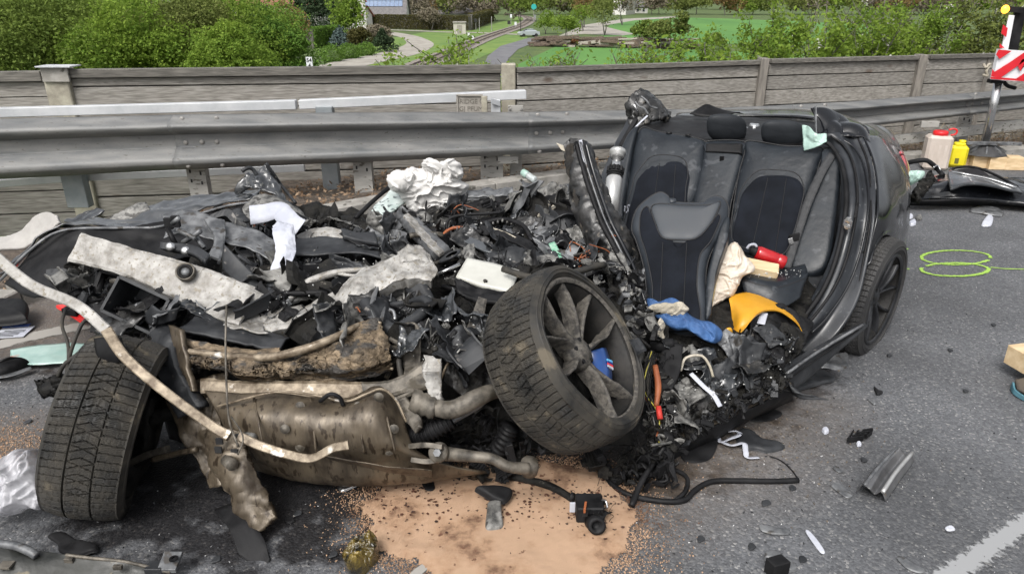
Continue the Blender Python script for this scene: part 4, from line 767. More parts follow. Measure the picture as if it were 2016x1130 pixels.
def wheel(o, nz, up, label, broken=0, m_rim=C_mud, m_tyre=C_rub, caliper=False, R=.335, W=.25, nu=1100, bulge=None, seed=3, missing=(), side=.09, showback=False):
    z = nrm(np.array(nz, float)); x, y, _ = 0, 0, 0; x = np.array(up, float); x = nrm(x-z*(x@z)); y = np.cross(z, x); o = np.asarray(o, float)
    wp = bpy.data.objects.new('wheel', None); COL.objects.link(wp); wp.parent = car; wp.matrix_parent_inverse = Matrix.Translation(-Vector(car.location)); wp.location = Vector(o); wp['label'] = label
    tyre_mesh(o, x, y, z, R, W, R-side, nu, bulge=bulge, parent=wp, m=m_tyre)
    Rr = R-side; r = np.random.default_rng(seed); h = W/2
    V, F = lathe_a([(Rr-.004, h-.002), (Rr+.006, h-.006), (Rr+.004, h-.016), (Rr-.008, h-.02), (Rr-.022, h-.05), (Rr-.03, 0), (Rr-.025, -h+.03), (Rr, -h+.01), (Rr-.01, -h+.008), (Rr-.034, -h+.03), (Rr-.04, 0), (Rr-.03, h-.055), (Rr-.014, h-.02)], 72)
    b = MB(); b.add(frame(V, o, x, y, z), F); b.f.append(b.f[0][:, [0, 1, 1, 0]][:0]) if False else None; b.build('rim_barrel', C_rimd, wp, True)
    V, F = lathe_a([(Rr-.012, h-.010), (Rr-.002, h+.001), (Rr+.008, h-.006), (Rr+.008, h-.016)], 72); b = MB(); b.add(frame(V, o, x, y, z), F); b.build('rim_lip', m_rim, wp, True)
    # five pairs of spokes
    for k in range(5):
        for s in (-1, 1):
            if (k, s) in missing: continue
            a0 = k*2*pi/5+s*.10; a1 = k*2*pi/5+s*.34; n = 9; t = np.linspace(0, 1, n); rad = .045+(Rr-.05)*t; an = a0+(a1-a0)*t
            cx = np.stack([rad*np.cos(an), rad*np.sin(an), h-.055+.030*t**2+.015*np.sin(t*pi)], 1); tw = np.stack([-np.sin(an), np.cos(an), 0*an], 1)
            wd = np.interp(t, [0, .3, .8, 1], [.013, .0055, .007, .013])[:, None]; dz = np.array([0, 0, 1.]); dp = np.interp(t, [0, 1], [.06, .045])[:, None]
            prf = [cx-tw*wd-dz*dp, cx-tw*wd*.95, cx-tw*wd*.45+dz*.010, cx+tw*wd*.45+dz*.010, cx+tw*wd*.95, cx+tw*wd-dz*dp]
            S = np.stack(prf, 1); S = S+fbm(S, 20, 2, seed+k)[..., None]*.012*(1 if broken else 0); b = MB(); V = frame(S, o, x, y, z); b.add(V, grid_f(n, 6)); b.add(V[:, [5, 0]], grid_f(n, 2)); b.build('spoke', m_rim, wp, True)
    V, F = lathe_a([(0, h-.035), (.028, h-.035), (.032, h-.042), (.05, h-.045), (.062, h-.06), (.066, h-.10), (.0, h-.10)], 32); b = MB(); b.add(frame(V, o, x, y, z), F); b.build('hub', m_rim, wp, True)
    for k in range(5):
        an = k*2*pi/5+.3; V, F = lathe_a([(0, .006), (.009, .006), (.009, 0)], 8); b = MB(); b.add(frame(V+np.array([.046*cos(an), .046*sin(an), h-.048]), o, x, y, z), F); b.build('wheel_bolt', C_plas, wp)
    V, F = lathe_a([(0, h-.12), (.165, h-.12), (.167, h-.125), (.167, h-.145), (.165, h-.15), (0, h-.15)], 48); b = MB(); b.add(frame(V, o, x, y, z), F); b.build('brake_disc', C_soot, wp, True)
    V, F = lathe_a([(.0, -.03), (.15, -.03), (.20, -.02), (.2, -.05), (0, -.06)], 32); b = MB(); b.add(frame(V, o, x, y, z), F); b.build('backing_plate', C_soot, wp, True)
    if caliper is not False:
        a0 = caliper; A = np.linspace(a0-.5, a0+.5, 14); S = []
        for an in A: e = 1-abs(an-a0)/.62; S.append([(.085*cos(an), .085*sin(an), h-.085), (.09*cos(an), .09*sin(an), h-.068), (.135*cos(an), .135*sin(an), h-.050), (.185*cos(an), .185*sin(an), h-.064), (.195*cos(an), .195*sin(an), h-.11)])
        b = MB(); solid(b, frame(np.array(S), o, x, y, z), .012); cp = b.build('brake_caliper', mat('blue_caliper', (.012, .05, .19), (.02, .075, .26), sc=8, rough=.35, coat=.4), wp, True)
        for q, mm in enumerate((mat('mark_light_blue', (.1, .35, .6)), mat('mark_navy', (.01, .02, .15)), mat('mark_red', (.55, .03, .03)), C_wcl)):
            an = a0+.12-q*.06; b = MB(); cc = np.array([.153*cos(an), .153*sin(an), h-.040]); addbox(b, frame(cc[None], o, x, y, z)[0], (x*cos(an)+y*sin(an))*.016, (-x*sin(an)+y*cos(an))*.005, z*.002); b.build('caliper_mark', mm, cp)
    return wp
C_rimd = mat('dark_rim_barrel', (.008, .008, .008), (.022, .020, .018), sc=10, spec=.3, rough=.6, bump=.4)
# near left wheel: tread towards the camera, leaning in at the top
cL = D(218, 838, 2.28); zL = nrm(np.array([-.86, -.30, .30])); zL = nrm(np.array([-.93, -.17, .30]))
wheel(cL, zL, (0, 0, 1), 'leaning front wheel seen on its tread at the left of the wreck', m_tyre=C_rub, R=.338, W=.265, seed=5)
def bl(Rg, Zg, th):                          # tyre pulled off its bead
    w_ = np.cos(th-2.6)[:, None]; out = (Zg > 0); k = np.clip((.335-Rg)/.09, 0, 1); return Rg+fbm(np.stack([np.cos(th)*2, np.sin(th)*2, 0*th], 1), 1, 2, 4)[:, None]*.010, Zg+np.where(out, k*.045*(w_+.3), 0)
cR = D(1118, 706, 2.38); zR = nrm(np.array([.72, -.36, .60]))
wheel(cR, zR, (.2, .5, .8), 'torn off front wheel with muddy broken spokes facing up to the right', broken=1, caliper=-1.75, R=.345, W=.245, bulge=bl, missing=((2, 1), (4, -1)), seed=8, side=.068)
cB = D(1697, 578, 3.56); zB = nrm(np.array([.72, -.69, -.02]))
C_tyb = mat('rear_tyre_rubber', (.018, .018, .019), (.035, .034, .033), sc=6, rough=.75, bump=.2, bsc=80); C_rimb = mat('satin_black_rim', (.014, .015, .017), (.035, .036, .04), sc=8, rough=.35, metal=.3)
wheel(cB, zB, (0, 0, 1), 'upright rear wheel with black spoked rim on the right side', m_rim=C_rimb, m_tyre=C_tyb, R=.335, W=.235, nu=720)
for k, (p, lab) in enumerate(((D(1250, 520, 4.6), 'hidden'),)): pass

# ---------------------------------------------------------------- rear cabin
sA, sB_, sC = D(1255, 250, 4.62), D(1640, 290, 3.98), D(1590, 528, 3.50); sN = nrm(np.cross(sB_-sA, sC-sA)); sN = sN if sN@(CAM-sA) > 0 else -sN
def SP(px, py, off=0): return PL(px, py, sA+sN*off, sN)
def pad(name, px, T, m, parent, fn=SP, off=0, back=.06, n=120, c=None, pw=6, curve=True, crumple=0, seed=0, pts3=None, nrm_=None, edge=.0):
    P = np.array([fn(*p, off) for p in px]) if pts3 is None else np.asarray(pts3); k = len(P); N = sN if nrm_ is None else nrm_
    if curve: Q = np.vstack([P, P, P]); Q = cr(Q, 3*n+1)[n:2*n]
    else: Q = lin(np.vstack([P, P[:1]]), n+1)[:-1]
    cc = P.mean(0) if c is None else fn(*c, off); rr = np.array([0, .12, .25, .4, .55, .68, .78, .86, .92, .96, .985, 1.]); hh = T*(1-rr**pw)**.5
    S = cc+(Q[None]-cc)*rr[:, None, None]+N*hh[:, None, None]; S = np.concatenate([S, (Q-N*back)[None]]); S = np.swapaxes(S, 0, 1)
    if crumple: S = S+N*(fbm(S, 7, 3, seed)[..., None]*crumple)
    b = MB(); b.add(S, grid_f(n, S.shape[1], True)); return b.build(name, m, parent, True), Q
def piping(Q, off, m=None, r=.0045, parent=None, N=None):
    N = sN if N is None else N; b = MB(); P = np.vstack([Q, Q[:2]])+N*off; addtube(b, P, r, 6); return b.build('piping', m or C_pipe, parent, True)
sb = bpy.data.objects.new('rear_seat', None); COL.objects.link(sb); sb.parent = car; sb.matrix_parent_inverse = Matrix.Translation(-Vector(car.location)); sb.location = Vector(SP(1450, 400))
pL, q1 = pad('seat_back', crumple=.006, seed=3, px=[(1262, 256), (1300, 262), (1383, 278), (1388, 300), (1378, 370), (1352, 430), (1335, 500), (1222, 480), (1232, 400), (1246, 310)], T=.05, m=C_leath, parent=sb); piping(q1, .012, parent=sb)
pC, q2 = pad('centre_seat_back', [(1390, 281), (1465, 281), (1464, 310), (1440, 400), (1420, 500), (1350, 500), (1364, 400), (1386, 300)], .035, C_leath, sb); piping(q2, .010, parent=sb)
pR, q3 = pad('seat_back', crumple=.006, seed=6, px=[(1472, 280), (1545, 290), (1618, 294), (1612, 330), (1588, 410), (1552, 528), (1500, 520), (1436, 500), (1440, 440), (1454, 350), (1466, 305)], T=.05, m=C_leath, parent=sb); piping(q3, .012, parent=sb)
i1, q4 = pad('fabric_inset', [(1290, 317), (1344, 320), (1357, 345), (1354, 375), (1335, 470), (1236, 470), (1250, 372), (1262, 345)], .006, C_fab, sb, off=.047, back=.02, pw=10); piping(q4, .053, parent=sb, r=.003)
i2, q5 = pad('fabric_inset', [(1492, 348), (1530, 345), (1568, 352), (1583, 378), (1578, 415), (1548, 505), (1500, 505), (1444, 480), (1454, 410), (1464, 378)], .006, C_fab, sb, off=.047, back=.02, pw=10); piping(q5, .053, parent=sb, r=.003)
for a, c in (((1298, 322), (1282, 440)), ((1330, 325), (1322, 440)), ((1512, 350), (1480, 492)), ((1548, 352), (1526, 500))):
    b = MB(); addtube(b, np.stack([SP(*a, .0545), SP(*c, .0545)]), .0022, 5); b.build('seam', C_pipe, sb)
pad('side_bolster', [(1622, 296), (1656, 300), (1657, 330), (1650, 400), (1626, 526), (1556, 527), (1590, 415), (1614, 330)], .03, C_leath, sb, off=.03)
pad('side_bolster', [(1256, 252), (1240, 262), (1222, 300), (1204, 360), (1192, 430), (1188, 500), (1225, 490), (1232, 400), (1248, 300)], .04, C_leath, sb, off=.02)
pad('centre_top_trim', [(1391, 284), (1462, 284), (1461, 304), (1389, 300)], .012, C_plas, sb, off=.035, pw=10, curve=False)
b = MB(); addbox(b, SP(1421, 312, .045), (.012, 0, 0), (0, .004, 0), (0, 0, .012)); b.build('seat_latch', C_plas, sb)
def headrest(px0, px1, py0, py1, d, m, lab=None):
    cx, cy, rx, ry = (px0+px1)/2, (py0+py1)/2, (px1-px0)/2, (py1-py0)/2; z = nrm(np.array([.03, .22, 1.])); hN = nrm(np.array([-.25, -1, .25]))
    th = np.linspace(0, 2*pi, 33)[:-1]; e = lambda v: np.sign(v)*np.abs(v)**.72; pts = [D(cx+rx*e(cos(t))*(1-.06*sin(t)), cy+ry*e(sin(t))+ry*.12*cos(t), d+.02*sin(t)) for t in th]
    hr_, _ = pad('headrest', None, .055, m, sb, pts3=pts, nrm_=hN, back=.0, n=96, pw=2.6); pad('headrest_back', None, .05, m, sb, pts3=pts[::-1], nrm_=-hN, back=0, n=96, pw=2.6)
    pl = np.mean(pts, 0); h_ = (pts[24][2]-pts[8][2])/2
    for s in (-.05, .05): b = MB(); addtube(b, np.stack([pl+[s, 0, -h_*.8], pl+[s, -.01, -(h_+.06)]]), .006, 8); b.build('headrest_rod', C_plas, hr_, True)
C_hr = mat('headrest_leather', (.014, .016, .019), (.022, .025, .029), sc=5, rough=.6, bump=.2, bsc=230, bdist=.0015, spec=.25)
headrest(1391, 1470, 225, 281, 4.36, C_hr); headrest(1498, 1586, 237, 294, 4.20, C_hr)
for p in ((1317, 262), (1355, 266)): V, F = lathe_a([(0, .01), (.016, .008), (.02, 0)], 12); b = MB(); b.add(frame(V, SP(*p, .02), (1, 0, 0), (0, 1, 0), (0, 0, 1)), F); b.build('headrest_socket', C_plas, sb)
# belt with buckle, guide
def strap(name, pts, w_, m, parent, n=40, t=.002, wdir=None, tw=None):
    P = cr(pts, n); T = nrm(np.gradient(P, axis=0)); W = np.cross(T, np.broadcast_to(sN if wdir is None else np.asarray(wdir, float), P.shape)); W = nrm(W)
    if tw is not None: A = np.interp(np.linspace(0, 1, n), np.linspace(0, 1, len(tw)), tw)[:, None]; Bn = nrm(np.cross(T, W)); W = W*np.cos(A)+Bn*np.sin(A)
    S = np.stack([P-W*w_/2, P-W*w_/6, P+W*w_/6, P+W*w_/2], 1); b = MB(); solid(b, S, t); return b.build(name, m, parent, True)
C_belt = mat('seat_belt_webbing', (.018, .019, .021), (.035, .036, .038), sc=40, rough=.7, bump=.3, bsc=200)
bt = strap('seat_belt', [SP(1640, 302, .06), SP(1617, 340, .085), SP(1590, 400, .09), SP(1568, 465, .09), SP(1548, 528, .08)], .045, C_belt, car)
b = MB(); addboxb(b, SP(1563, 468, .10), (.022, -.01, .01), (0, .008, 0), (.0, 0, .02)); b.build('belt_tongue', C_plas, bt); b = MB(); addboxb(b, SP(1557, 475, .108), (.010, -.003, .005), (0, .003, 0), (-.006, 0, .016)); b.build('tongue_blade', C_chrome, bt)
b = MB(); S0 = SP(1230, 408, .07)
for a, c in (((0, 0), (.02, .004)), ((.02, .004), (.02, -.03)), ((.02, -.03), (0, -.034)), ((0, -.034), (0, -.012)), ((.02, .012), (.026, .012))): addbox(b, S0+np.array([(a[0]+c[0])/2, 0, (a[1]+c[1])/2]), (abs(a[0]-c[0])/2+.003, 0, 0), (0, .002, 0), (0, 0, abs(a[1]-c[1])/2+.003))
b.build('belt_anchor', C_wcl, car)
# seat cushion remains at the right, side trim
sheet('seat_cushion', [[D(1470, 532, 3.42), D(1530, 538, 3.40), D(1586, 526, 3.42)], [D(1462, 545, 3.26), D(1525, 556, 3.22), D(1590, 540, 3.28)], [D(1460, 552, 3.22), D(1528, 566, 3.17), D(1586, 548, 3.24)], [D(1464, 570, 3.19), D(1530, 588, 3.13), D(1578, 566, 3.2)], [D(1472, 590, 3.17), D(1532, 606, 3.11), D(1572, 588, 3.16)]], C_leath, car, t=.03, n=(24, 16), cr_=.004, sc=6)
tube('cushion_seam', Q0((1462, 552, 3.205), (1528, 566, 3.155), (1586, 548, 3.225)), .004, C_pipe, car, 5)
sheet('sill_trim', [[D(1558, 530, 3.5), D(1622, 532, 3.52)], [D(1570, 560, 3.40), D(1618, 560, 3.42)], [D(1556, 620, 3.22), D(1596, 612, 3.26)], [D(1548, 650, 3.1), D(1575, 650, 3.12)]], C_plasg, car, t=.01, n=(20, 12), cr_=.008)
sheet('cabin_floor', [[D(1200, 500, 4.0), D(1560, 520, 3.62), D(1640, 540, 3.5)], [D(1220, 560, 3.45), D(1480, 560, 3.38), D(1600, 590, 3.3)], [D(1240, 640, 3.0), D(1420, 640, 2.98), D(1580, 660, 3.02)], [D(1260, 760, 2.68), D(1400, 740, 2.76), D(1560, 700, 2.95)]], C_soot, car, t=.01, n=(40, 40), cr_=.03, sc=5)
# parcel shelf, rear window base, boot lid
sheet('parcel_shelf', [[SP(1250, 252, .0), SP(1400, 280, -.0), SP(1640, 296, .0)], [D(1300, 236, 4.9), D(1450, 246, 4.7), D(1640, 262, 4.35)], [D(1340, 228, 5.15), D(1480, 234, 5.0), D(1660, 246, 4.65)]], C_plas, car, t=.01, n=(16, 30), cr_=.008, sc=5)
for p, d in (((1372, 242), 4.85), ((1478, 255), 4.60), ((1485, 248), 4.66)):
    V, F = lathe_a([(0, .012), (.03, .012), (.034, 0)], 12); b = MB(); b.add(frame(V, D(*p, d), (1, 0, 0), (0, 1, 0), (0, 0, 1))+fbm(V, 40, 2)[:, None]*.004, F); b.build('speaker', C_chrome, car)
sheet('boot_lid', [[D(1330, 230, 5.15), D(1480, 228, 5.05), D(1620, 236, 4.75), D(1700, 262, 4.6)], [D(1340, 224, 5.35), D(1490, 219, 5.3), D(1640, 228, 5.0), D(1740, 262, 4.8)], [D(1400, 219, 5.6), D(1500, 216, 5.55), D(1650, 224, 5.3), D(1765, 285, 4.9)]], C_black, car, t=.012, n=(14, 40), cr_=.008, sc=3)
for yy, dd in ((226, 5.2), (231, 5.08)):
    strap('boot_seal', [D(1345, yy+1, dd+.05), D(1460, yy-1, dd), D(1560, yy+2, dd-.15), D(1620, yy+8, dd-.3)], .02, C_galv if yy == 226 else C_plas, car, wdir=(0, .4, 1))
sheet('torn_roof_lining', [[D(1358, 228, 4.9), D(1384, 210, 4.95), D(1392, 209, 4.95)], [D(1380, 231, 4.85), D(1410, 217, 4.9), D(1425, 219, 4.9)], [D(1430, 232, 4.8), D(1450, 224, 4.85), D(1462, 227, 4.85)]], C_plas, car, t=.006, n=(20, 10), cr_=.015, torn=.004)
# left side of the body, cut pillar stub
sheet('left_door_aperture', [[D(1240, 200, 4.85), D(1236, 235, 4.8), D(1210, 290, 4.65), D(1185, 350, 4.5), D(1172, 410, 4.35), D(1160, 480, 4.1)], [D(1262, 215, 4.8), D(1250, 250, 4.72), D(1226, 292, 4.58), D(1204, 350, 4.42), D(1192, 410, 4.28), D(1186, 500, 4.0)]], C_jamb, car, t=.03, n=(10, 60), cr_=.01, sc=6)
sheet('left_door_seal', [[D(1250, 232, 4.7), D(1218, 290, 4.55), D(1196, 350, 4.4), D(1182, 420, 4.25)], [D(1256, 236, 4.68), D(1224, 292, 4.53), D(1202, 352, 4.38), D(1189, 420, 4.23)]], C_plas, car, t=.02, n=(6, 40))
ps = sheet('cut_pillar', [[D(1231, 205, 4.8), D(1238, 235, 4.78), D(1240, 262, 4.7)], [D(1246, 186, 4.82), D(1256, 225, 4.75), D(1262, 250, 4.7)], [D(1262, 174, 4.85), D(1278, 205, 4.78), D(1285, 236, 4.72)], [D(1288, 192, 4.9), D(1300, 212, 4.84), D(1306, 234, 4.76)], [D(1318, 222, 4.9), D(1322, 226, 4.86), D(1320, 234, 4.8)]], C_tornb, car, t=.05, n=(40, 24), cr_=.035, sc=9, torn=.01)
for pts in ([(1250, 200, 4.66), (1258, 210, 4.64), (1268, 214, 4.64), (1276, 226, 4.64)], [(1262, 190, 4.7), (1274, 200, 4.68), (1280, 210, 4.68), (1294, 214, 4.70)], [(1248, 206, 4.64), (1256, 222, 4.64)]): tube('torn_bracket', [D(*p) for p in pts], .007, C_chrome if len(pts) < 4 else C_galv, ps, 6)
strap('curtain_strip', [D(1275, 228, 4.62), D(1262, 240, 4.60), D(1248, 254, 4.6)], .012, C_wcl, car)
# right: door aperture face, quarter panel
def JD(y): return float(np.interp(y, [200, 270, 340, 420, 500, 590, 660], [4.1, 3.98, 3.72, 3.46, 3.36, 3.22, 3.12]))
rows = [[(1605, 268), (1632, 288), (1652, 330), (1658, 400), (1642, 490), (1616, 560), (1575, 620), (1545, 650)], [(1640, 262), (1660, 290), (1675, 340), (1676, 410), (1660, 500), (1634, 570), (1600, 632), (1556, 670)],
        [(1668, 262), (1688, 300), (1698, 345), (1700, 420), (1684, 505), (1662, 575), (1622, 640), (1570, 690)], [(1696, 268), (1714, 310), (1722, 360), (1722, 425), (1710, 500), (1690, 590), (1652, 655), (1600, 700)]]
offs = [.06, .0, .035, 0]
ap = sheet('door_aperture', [[D(x, y, JD(y)+o_) for x, y in r_] for r_, o_ in zip(rows, offs)], C_jamb, car, t=.02, n=(28, 80), cr_=.012, sc=3, seed=4, oc=2, ridge=False)
for sh, mm, rr in (((8, 4), C_plas, .012), ((30, 0), C_plas, .007), ((52, 6), C_black, .006)):
    tube('door_seal', [D(x+sh[0], y+sh[1], JD(y)-.02) for x, y in rows[0]], rr, mm, car, 6)
tube('aperture_seam', [D(x-8, y+2, JD(y)-.0) for x, y in rows[3]], .006, C_plas, car, 6)
b = MB(); st_ = D(1669, 440, 3.38)
for dz in (-.016, .016): V, F = lathe_a([(0, .008), (.014, .006), (.017, 0)], 14); b.add(frame(V, st_+[0, 0, dz], nrm(np.array([.75, -.66, 0])), (0, 0, 1), nrm(np.array([-.66, -.75, 0]))), F)
addboxb(b, st_, nrm(np.array([.75, -.66, 0]))*.02, nrm(np.array([-.66, -.75, 0]))*.004, (0, 0, .014)); b.build('door_striker', C_chrome, ap)
for a in ((1688, 400, 1684, 430), (1680, 470, 1668, 500)): sheet('aperture_recess', [[D(a[0]-3, a[1], 3.42), D(a[0]+3, a[1], 3.42)], [D(a[2]-3, a[3], 3.36), D(a[2]+2, a[3], 3.36)]], C_plas, ap, t=.006, n=(6, 4))
qp = sheet('quarter_panel', [[D(1697, 268, 3.98), D(1720, 335, 3.74), D(1724, 420, 3.46), D(1712, 500, 3.36), D(1700, 560, 3.28)],
      [D(1722, 272, 4.05), D(1742, 335, 3.82), D(1752, 400, 3.62), D(1742, 448, 3.50), D(1728, 472, 3.44)],
      [D(1742, 278, 4.2), D(1765, 335, 4.02), D(1774, 392, 3.84), D(1766, 440, 3.70), D(1752, 470, 3.60)],
      [D(1762, 288, 4.4), D(1782, 335, 4.25), D(1787, 392, 4.08), D(1780, 450, 3.95), D(1766, 520, 3.80)]], C_black, car, t=.01, n=(60, 60), cr_=.030, sc=2.2, seed=12, oc=2, ridge=False)
sheet('rear_shoulder', [[D(1690, 262, 3.98), D(1722, 272, 4.05), D(1742, 280, 4.2), D(1764, 292, 4.4)], [D(1700, 248, 4.3), D(1725, 256, 4.4), D(1748, 268, 4.5), D(1775, 300, 4.55)], [D(1716, 244, 4.7), D(1738, 252, 4.75), D(1760, 272, 4.75), D(1780, 312, 4.65)]], C_blackd, car, t=.01, n=(24, 36), cr_=.016, sc=3, seed=3, oc=2, ridge=False)
sheet('rear_bumper', [[D(1778, 345, 4.3), D(1786, 400, 4.12), D(1778, 460, 4.0), D(1764, 530, 3.86)], [D(1786, 340, 4.5), D(1792, 400, 4.35), D(1786, 470, 4.2), D(1772, 530, 4.1)], [D(1780, 350, 4.9), D(1780, 400, 4.9), D(1776, 470, 4.8), D(1768, 520, 4.7)]], C_blackd, car, t=.01, n=(20, 30), cr_=.012)
sheet('tail_lamp', [[D(1764, 302, 4.36), D(1768, 325, 4.3), D(1774, 348, 4.25)], [D(1772, 300, 4.42), D(1780, 322, 4.36), D(1783, 350, 4.3)], [D(1778, 312, 4.6), D(1786, 330, 4.55), D(1787, 352, 4.5)]], C_redl, car, t=.03, n=(12, 14))
for k in range(3): tube('lamp_rib', [D(1766, 306+k*14, 4.31), D(1777, 304+k*14, 4.36), D(1785, 316+k*12, 4.5)], .004, mat('dark_red', (.12, .003, .005), rough=.2), car, 5)
sheet('wheel_arch', [[D(1700, 470, 3.7), D(1716, 455, 3.75), D(1738, 452, 3.85), D(1760, 490, 4.0), D(1768, 560, 4.0)], [D(1702, 500, 3.37), D(1722, 470, 3.42), D(1748, 466, 3.58), D(1768, 520, 3.80), D(1768, 580, 3.9)]], C_plas, car, t=.01, n=(10, 40), cr_=.01)
sheet('inner_wheelhouse', [[D(1640, 470, 3.8), D(1770, 440, 4.3)], [D(1640, 690, 3.6), D(1770, 640, 4.2)]], C_plas, car, t=.01, n=(8, 8))
# torn roof rail above the aperture
sheet('torn_roof_rail', [[D(1604, 212, 4.12), D(1602, 238, 4.1), D(1610, 268, 4.02)], [D(1622, 206, 4.15), D(1628, 236, 4.06), D(1640, 262, 3.98)], [D(1648, 214, 4.15), D(1660, 238, 4.04), D(1672, 262, 3.96)], [D(1672, 226, 4.16), D(1688, 250, 4.04), D(1700, 274, 3.96)], [D(1690, 244, 4.2), D(1706, 262, 4.1), D(1716, 300, 3.92)], [D(1704, 272, 4.1), D(1714, 290, 4.05), D(1722, 318, 3.86)]], C_black, car, t=.012, n=(60, 30), cr_=.045, sc=4.5, seed=33, torn=.006, oc=2)
sheet('torn_edge', [[D(1604, 210, 4.1), D(1604, 270, 3.99)], [D(1607, 208, 4.09), D(1608, 268, 3.98)]], C_galv, car, t=.004, n=(4, 30), torn=.004)
sheet('chipped_paint', [[D(1722, 296, 3.93), D(1728, 320, 3.84), D(1736, 345, 3.80)], [D(1732, 290, 4.0), D(1740, 312, 3.92), D(1744, 336, 3.87)]], C_grey, car, t=.003, n=(10, 10), cr_=.004)
# boot floor between shelf and ground so nothing floats
sheet('rear_floor', [[D(1200, 480, 4.4), D(1640, 520, 3.7)], [D(1350, 330, 5.3), D(1760, 380, 4.7)]], C_plas, car, t=.02, n=(10, 10))
sheet('left_sill', [[D(1165, 440, 4.3), D(1180, 520, 3.9)], [D(1200, 560, 3.5), D(1215, 620, 3.3)]], C_plas, car, t=.05, n=(12, 8), cr_=.02)

# ---------------------------------------------------------------- front seat
fA, fB, fC = D(1250, 420, 3.42), D(1425, 400, 3.34), D(1330, 620, 2.98); fN = nrm(np.cross(fB-fA, fC-fA)); fN = fN if fN@(CAM-fA) > 0 else -fN
def FP(px, py, off=0): return PL(px, py, fA+fN*off, fN)
fs = bpy.data.objects.new('front_seat', None); COL.objects.link(fs); fs.parent = car; fs.matrix_parent_inverse = Matrix.Translation(-Vector(car.location)); fs.location = Vector(FP(1330, 500))
C_leath2 = mat('blue_grey_leather', (.018, .022, .028), (.031, .037, .045), sc=4, rough=.45, r2=.6, bump=.25, bsc=230, bdist=.0015)
s_, q = pad('seat_back', crumple=.006, seed=9, px=[(1244, 452), (1252, 418), (1272, 396), (1298, 381), (1314, 387), (1322, 398), (1350, 402), (1388, 401), (1402, 391), (1418, 390), (1432, 403), (1434, 430), (1422, 466), (1402, 496), (1390, 540), (1392, 620), (1375, 660), (1285, 650), (1276, 600), (1268, 530), (1254, 480)], T=.06, m=C_leath2, parent=fs, fn=FP, back=.10, n=200, nrm_=fN, c=(1338, 480)); piping(q, .01, parent=fs, N=fN)
s2, q = pad('shoulder_panel', [(1282, 410), (1300, 402), (1345, 405), (1398, 404), (1418, 398), (1412, 418), (1396, 446), (1370, 470), (1335, 473), (1304, 468), (1290, 440)], .012, C_leath2, fs, fn=FP, off=.062, back=.03, nrm_=fN); piping(q, .004, parent=fs, N=fN, r=.003)
s3, q = pad('fabric_inset', [(1262, 420), (1276, 408), (1284, 440), (1300, 470), (1336, 478), (1372, 474), (1396, 450), (1412, 424), (1418, 432), (1400, 474), (1378, 504), (1372, 560), (1374, 640), (1292, 640), (1284, 560), (1272, 500), (1260, 460)], .007, C_fab, fs, fn=FP, off=.058, back=.03, nrm_=fN, n=200, c=(1335, 490)); piping(q, .003, parent=fs, N=fN, r=.003)
for a, c in (((1305, 478), (1300, 600)), ((1352, 478), (1346, 600))): b = MB(); addtube(b, np.stack([FP(*a, .068), FP(*c, .068)]), .002, 5); b.build('seam', C_pipe, fs)
pad('side_bolster', [(1420, 440), (1436, 430), (1434, 470), (1418, 520), (1404, 570), (1400, 620), (1388, 628), (1390, 560), (1402, 500)], .03, C_leath, fs, fn=FP, off=.02, nrm_=fN)
V, F = lathe_a([(0, .012), (.018, .01), (.022, 0)], 14); b = MB(); b.add(frame(V, FP(1323, 396, .03), (1, 0, 0), (0, 1, 0), (0, 0, 1)), F); b.build('headrest_socket', C_leath2, fs, True)
sheet('seat_foam', [[D(1424, 470, 3.2), D(1402, 520, 3.12), D(1388, 600, 3.02)], [D(1432, 468, 3.25), D(1412, 540, 3.15), D(1398, 610, 3.05)]], mat('yellow_foam', (.55, .45, .22), (.62, .54, .32), rough=.9, bump=.4), fs, t=.015, n=(8, 20))
sheet('seat_back_shell', [[D(1240, 470, 3.4), D(1256, 540, 3.2), D(1262, 620, 3.0)], [D(1258, 470, 3.42), D(1270, 540, 3.22), D(1278, 620, 3.02)]], C_plasg, fs, t=.02, n=(8, 20), cr_=.01)
# ================================================================ the torn open front end
def Q(*a): return [D(*p) for p in a]
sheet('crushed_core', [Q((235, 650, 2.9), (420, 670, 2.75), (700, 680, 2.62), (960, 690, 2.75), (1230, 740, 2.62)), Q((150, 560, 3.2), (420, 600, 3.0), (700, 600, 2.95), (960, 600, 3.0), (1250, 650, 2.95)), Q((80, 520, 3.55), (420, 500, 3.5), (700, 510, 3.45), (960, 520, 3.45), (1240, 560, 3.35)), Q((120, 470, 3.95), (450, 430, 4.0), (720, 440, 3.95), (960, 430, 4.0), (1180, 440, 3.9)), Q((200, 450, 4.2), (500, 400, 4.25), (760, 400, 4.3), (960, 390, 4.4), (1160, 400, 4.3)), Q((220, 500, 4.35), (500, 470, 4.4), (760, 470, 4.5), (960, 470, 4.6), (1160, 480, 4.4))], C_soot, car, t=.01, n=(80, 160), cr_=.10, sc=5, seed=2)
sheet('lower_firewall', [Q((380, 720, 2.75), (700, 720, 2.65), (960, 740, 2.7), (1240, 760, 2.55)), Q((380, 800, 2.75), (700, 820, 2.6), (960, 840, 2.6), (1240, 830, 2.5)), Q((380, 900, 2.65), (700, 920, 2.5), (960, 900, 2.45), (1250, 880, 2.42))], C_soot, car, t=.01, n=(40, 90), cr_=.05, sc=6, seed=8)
def hd(px, py): return float(np.interp(py, [340, 370, 430, 480, 520, 570, 620, 690, 760, 860], [4.35, 4.25, 3.85, 3.5, 3.2, 2.95, 2.72, 2.5, 2.42, 2.38]))
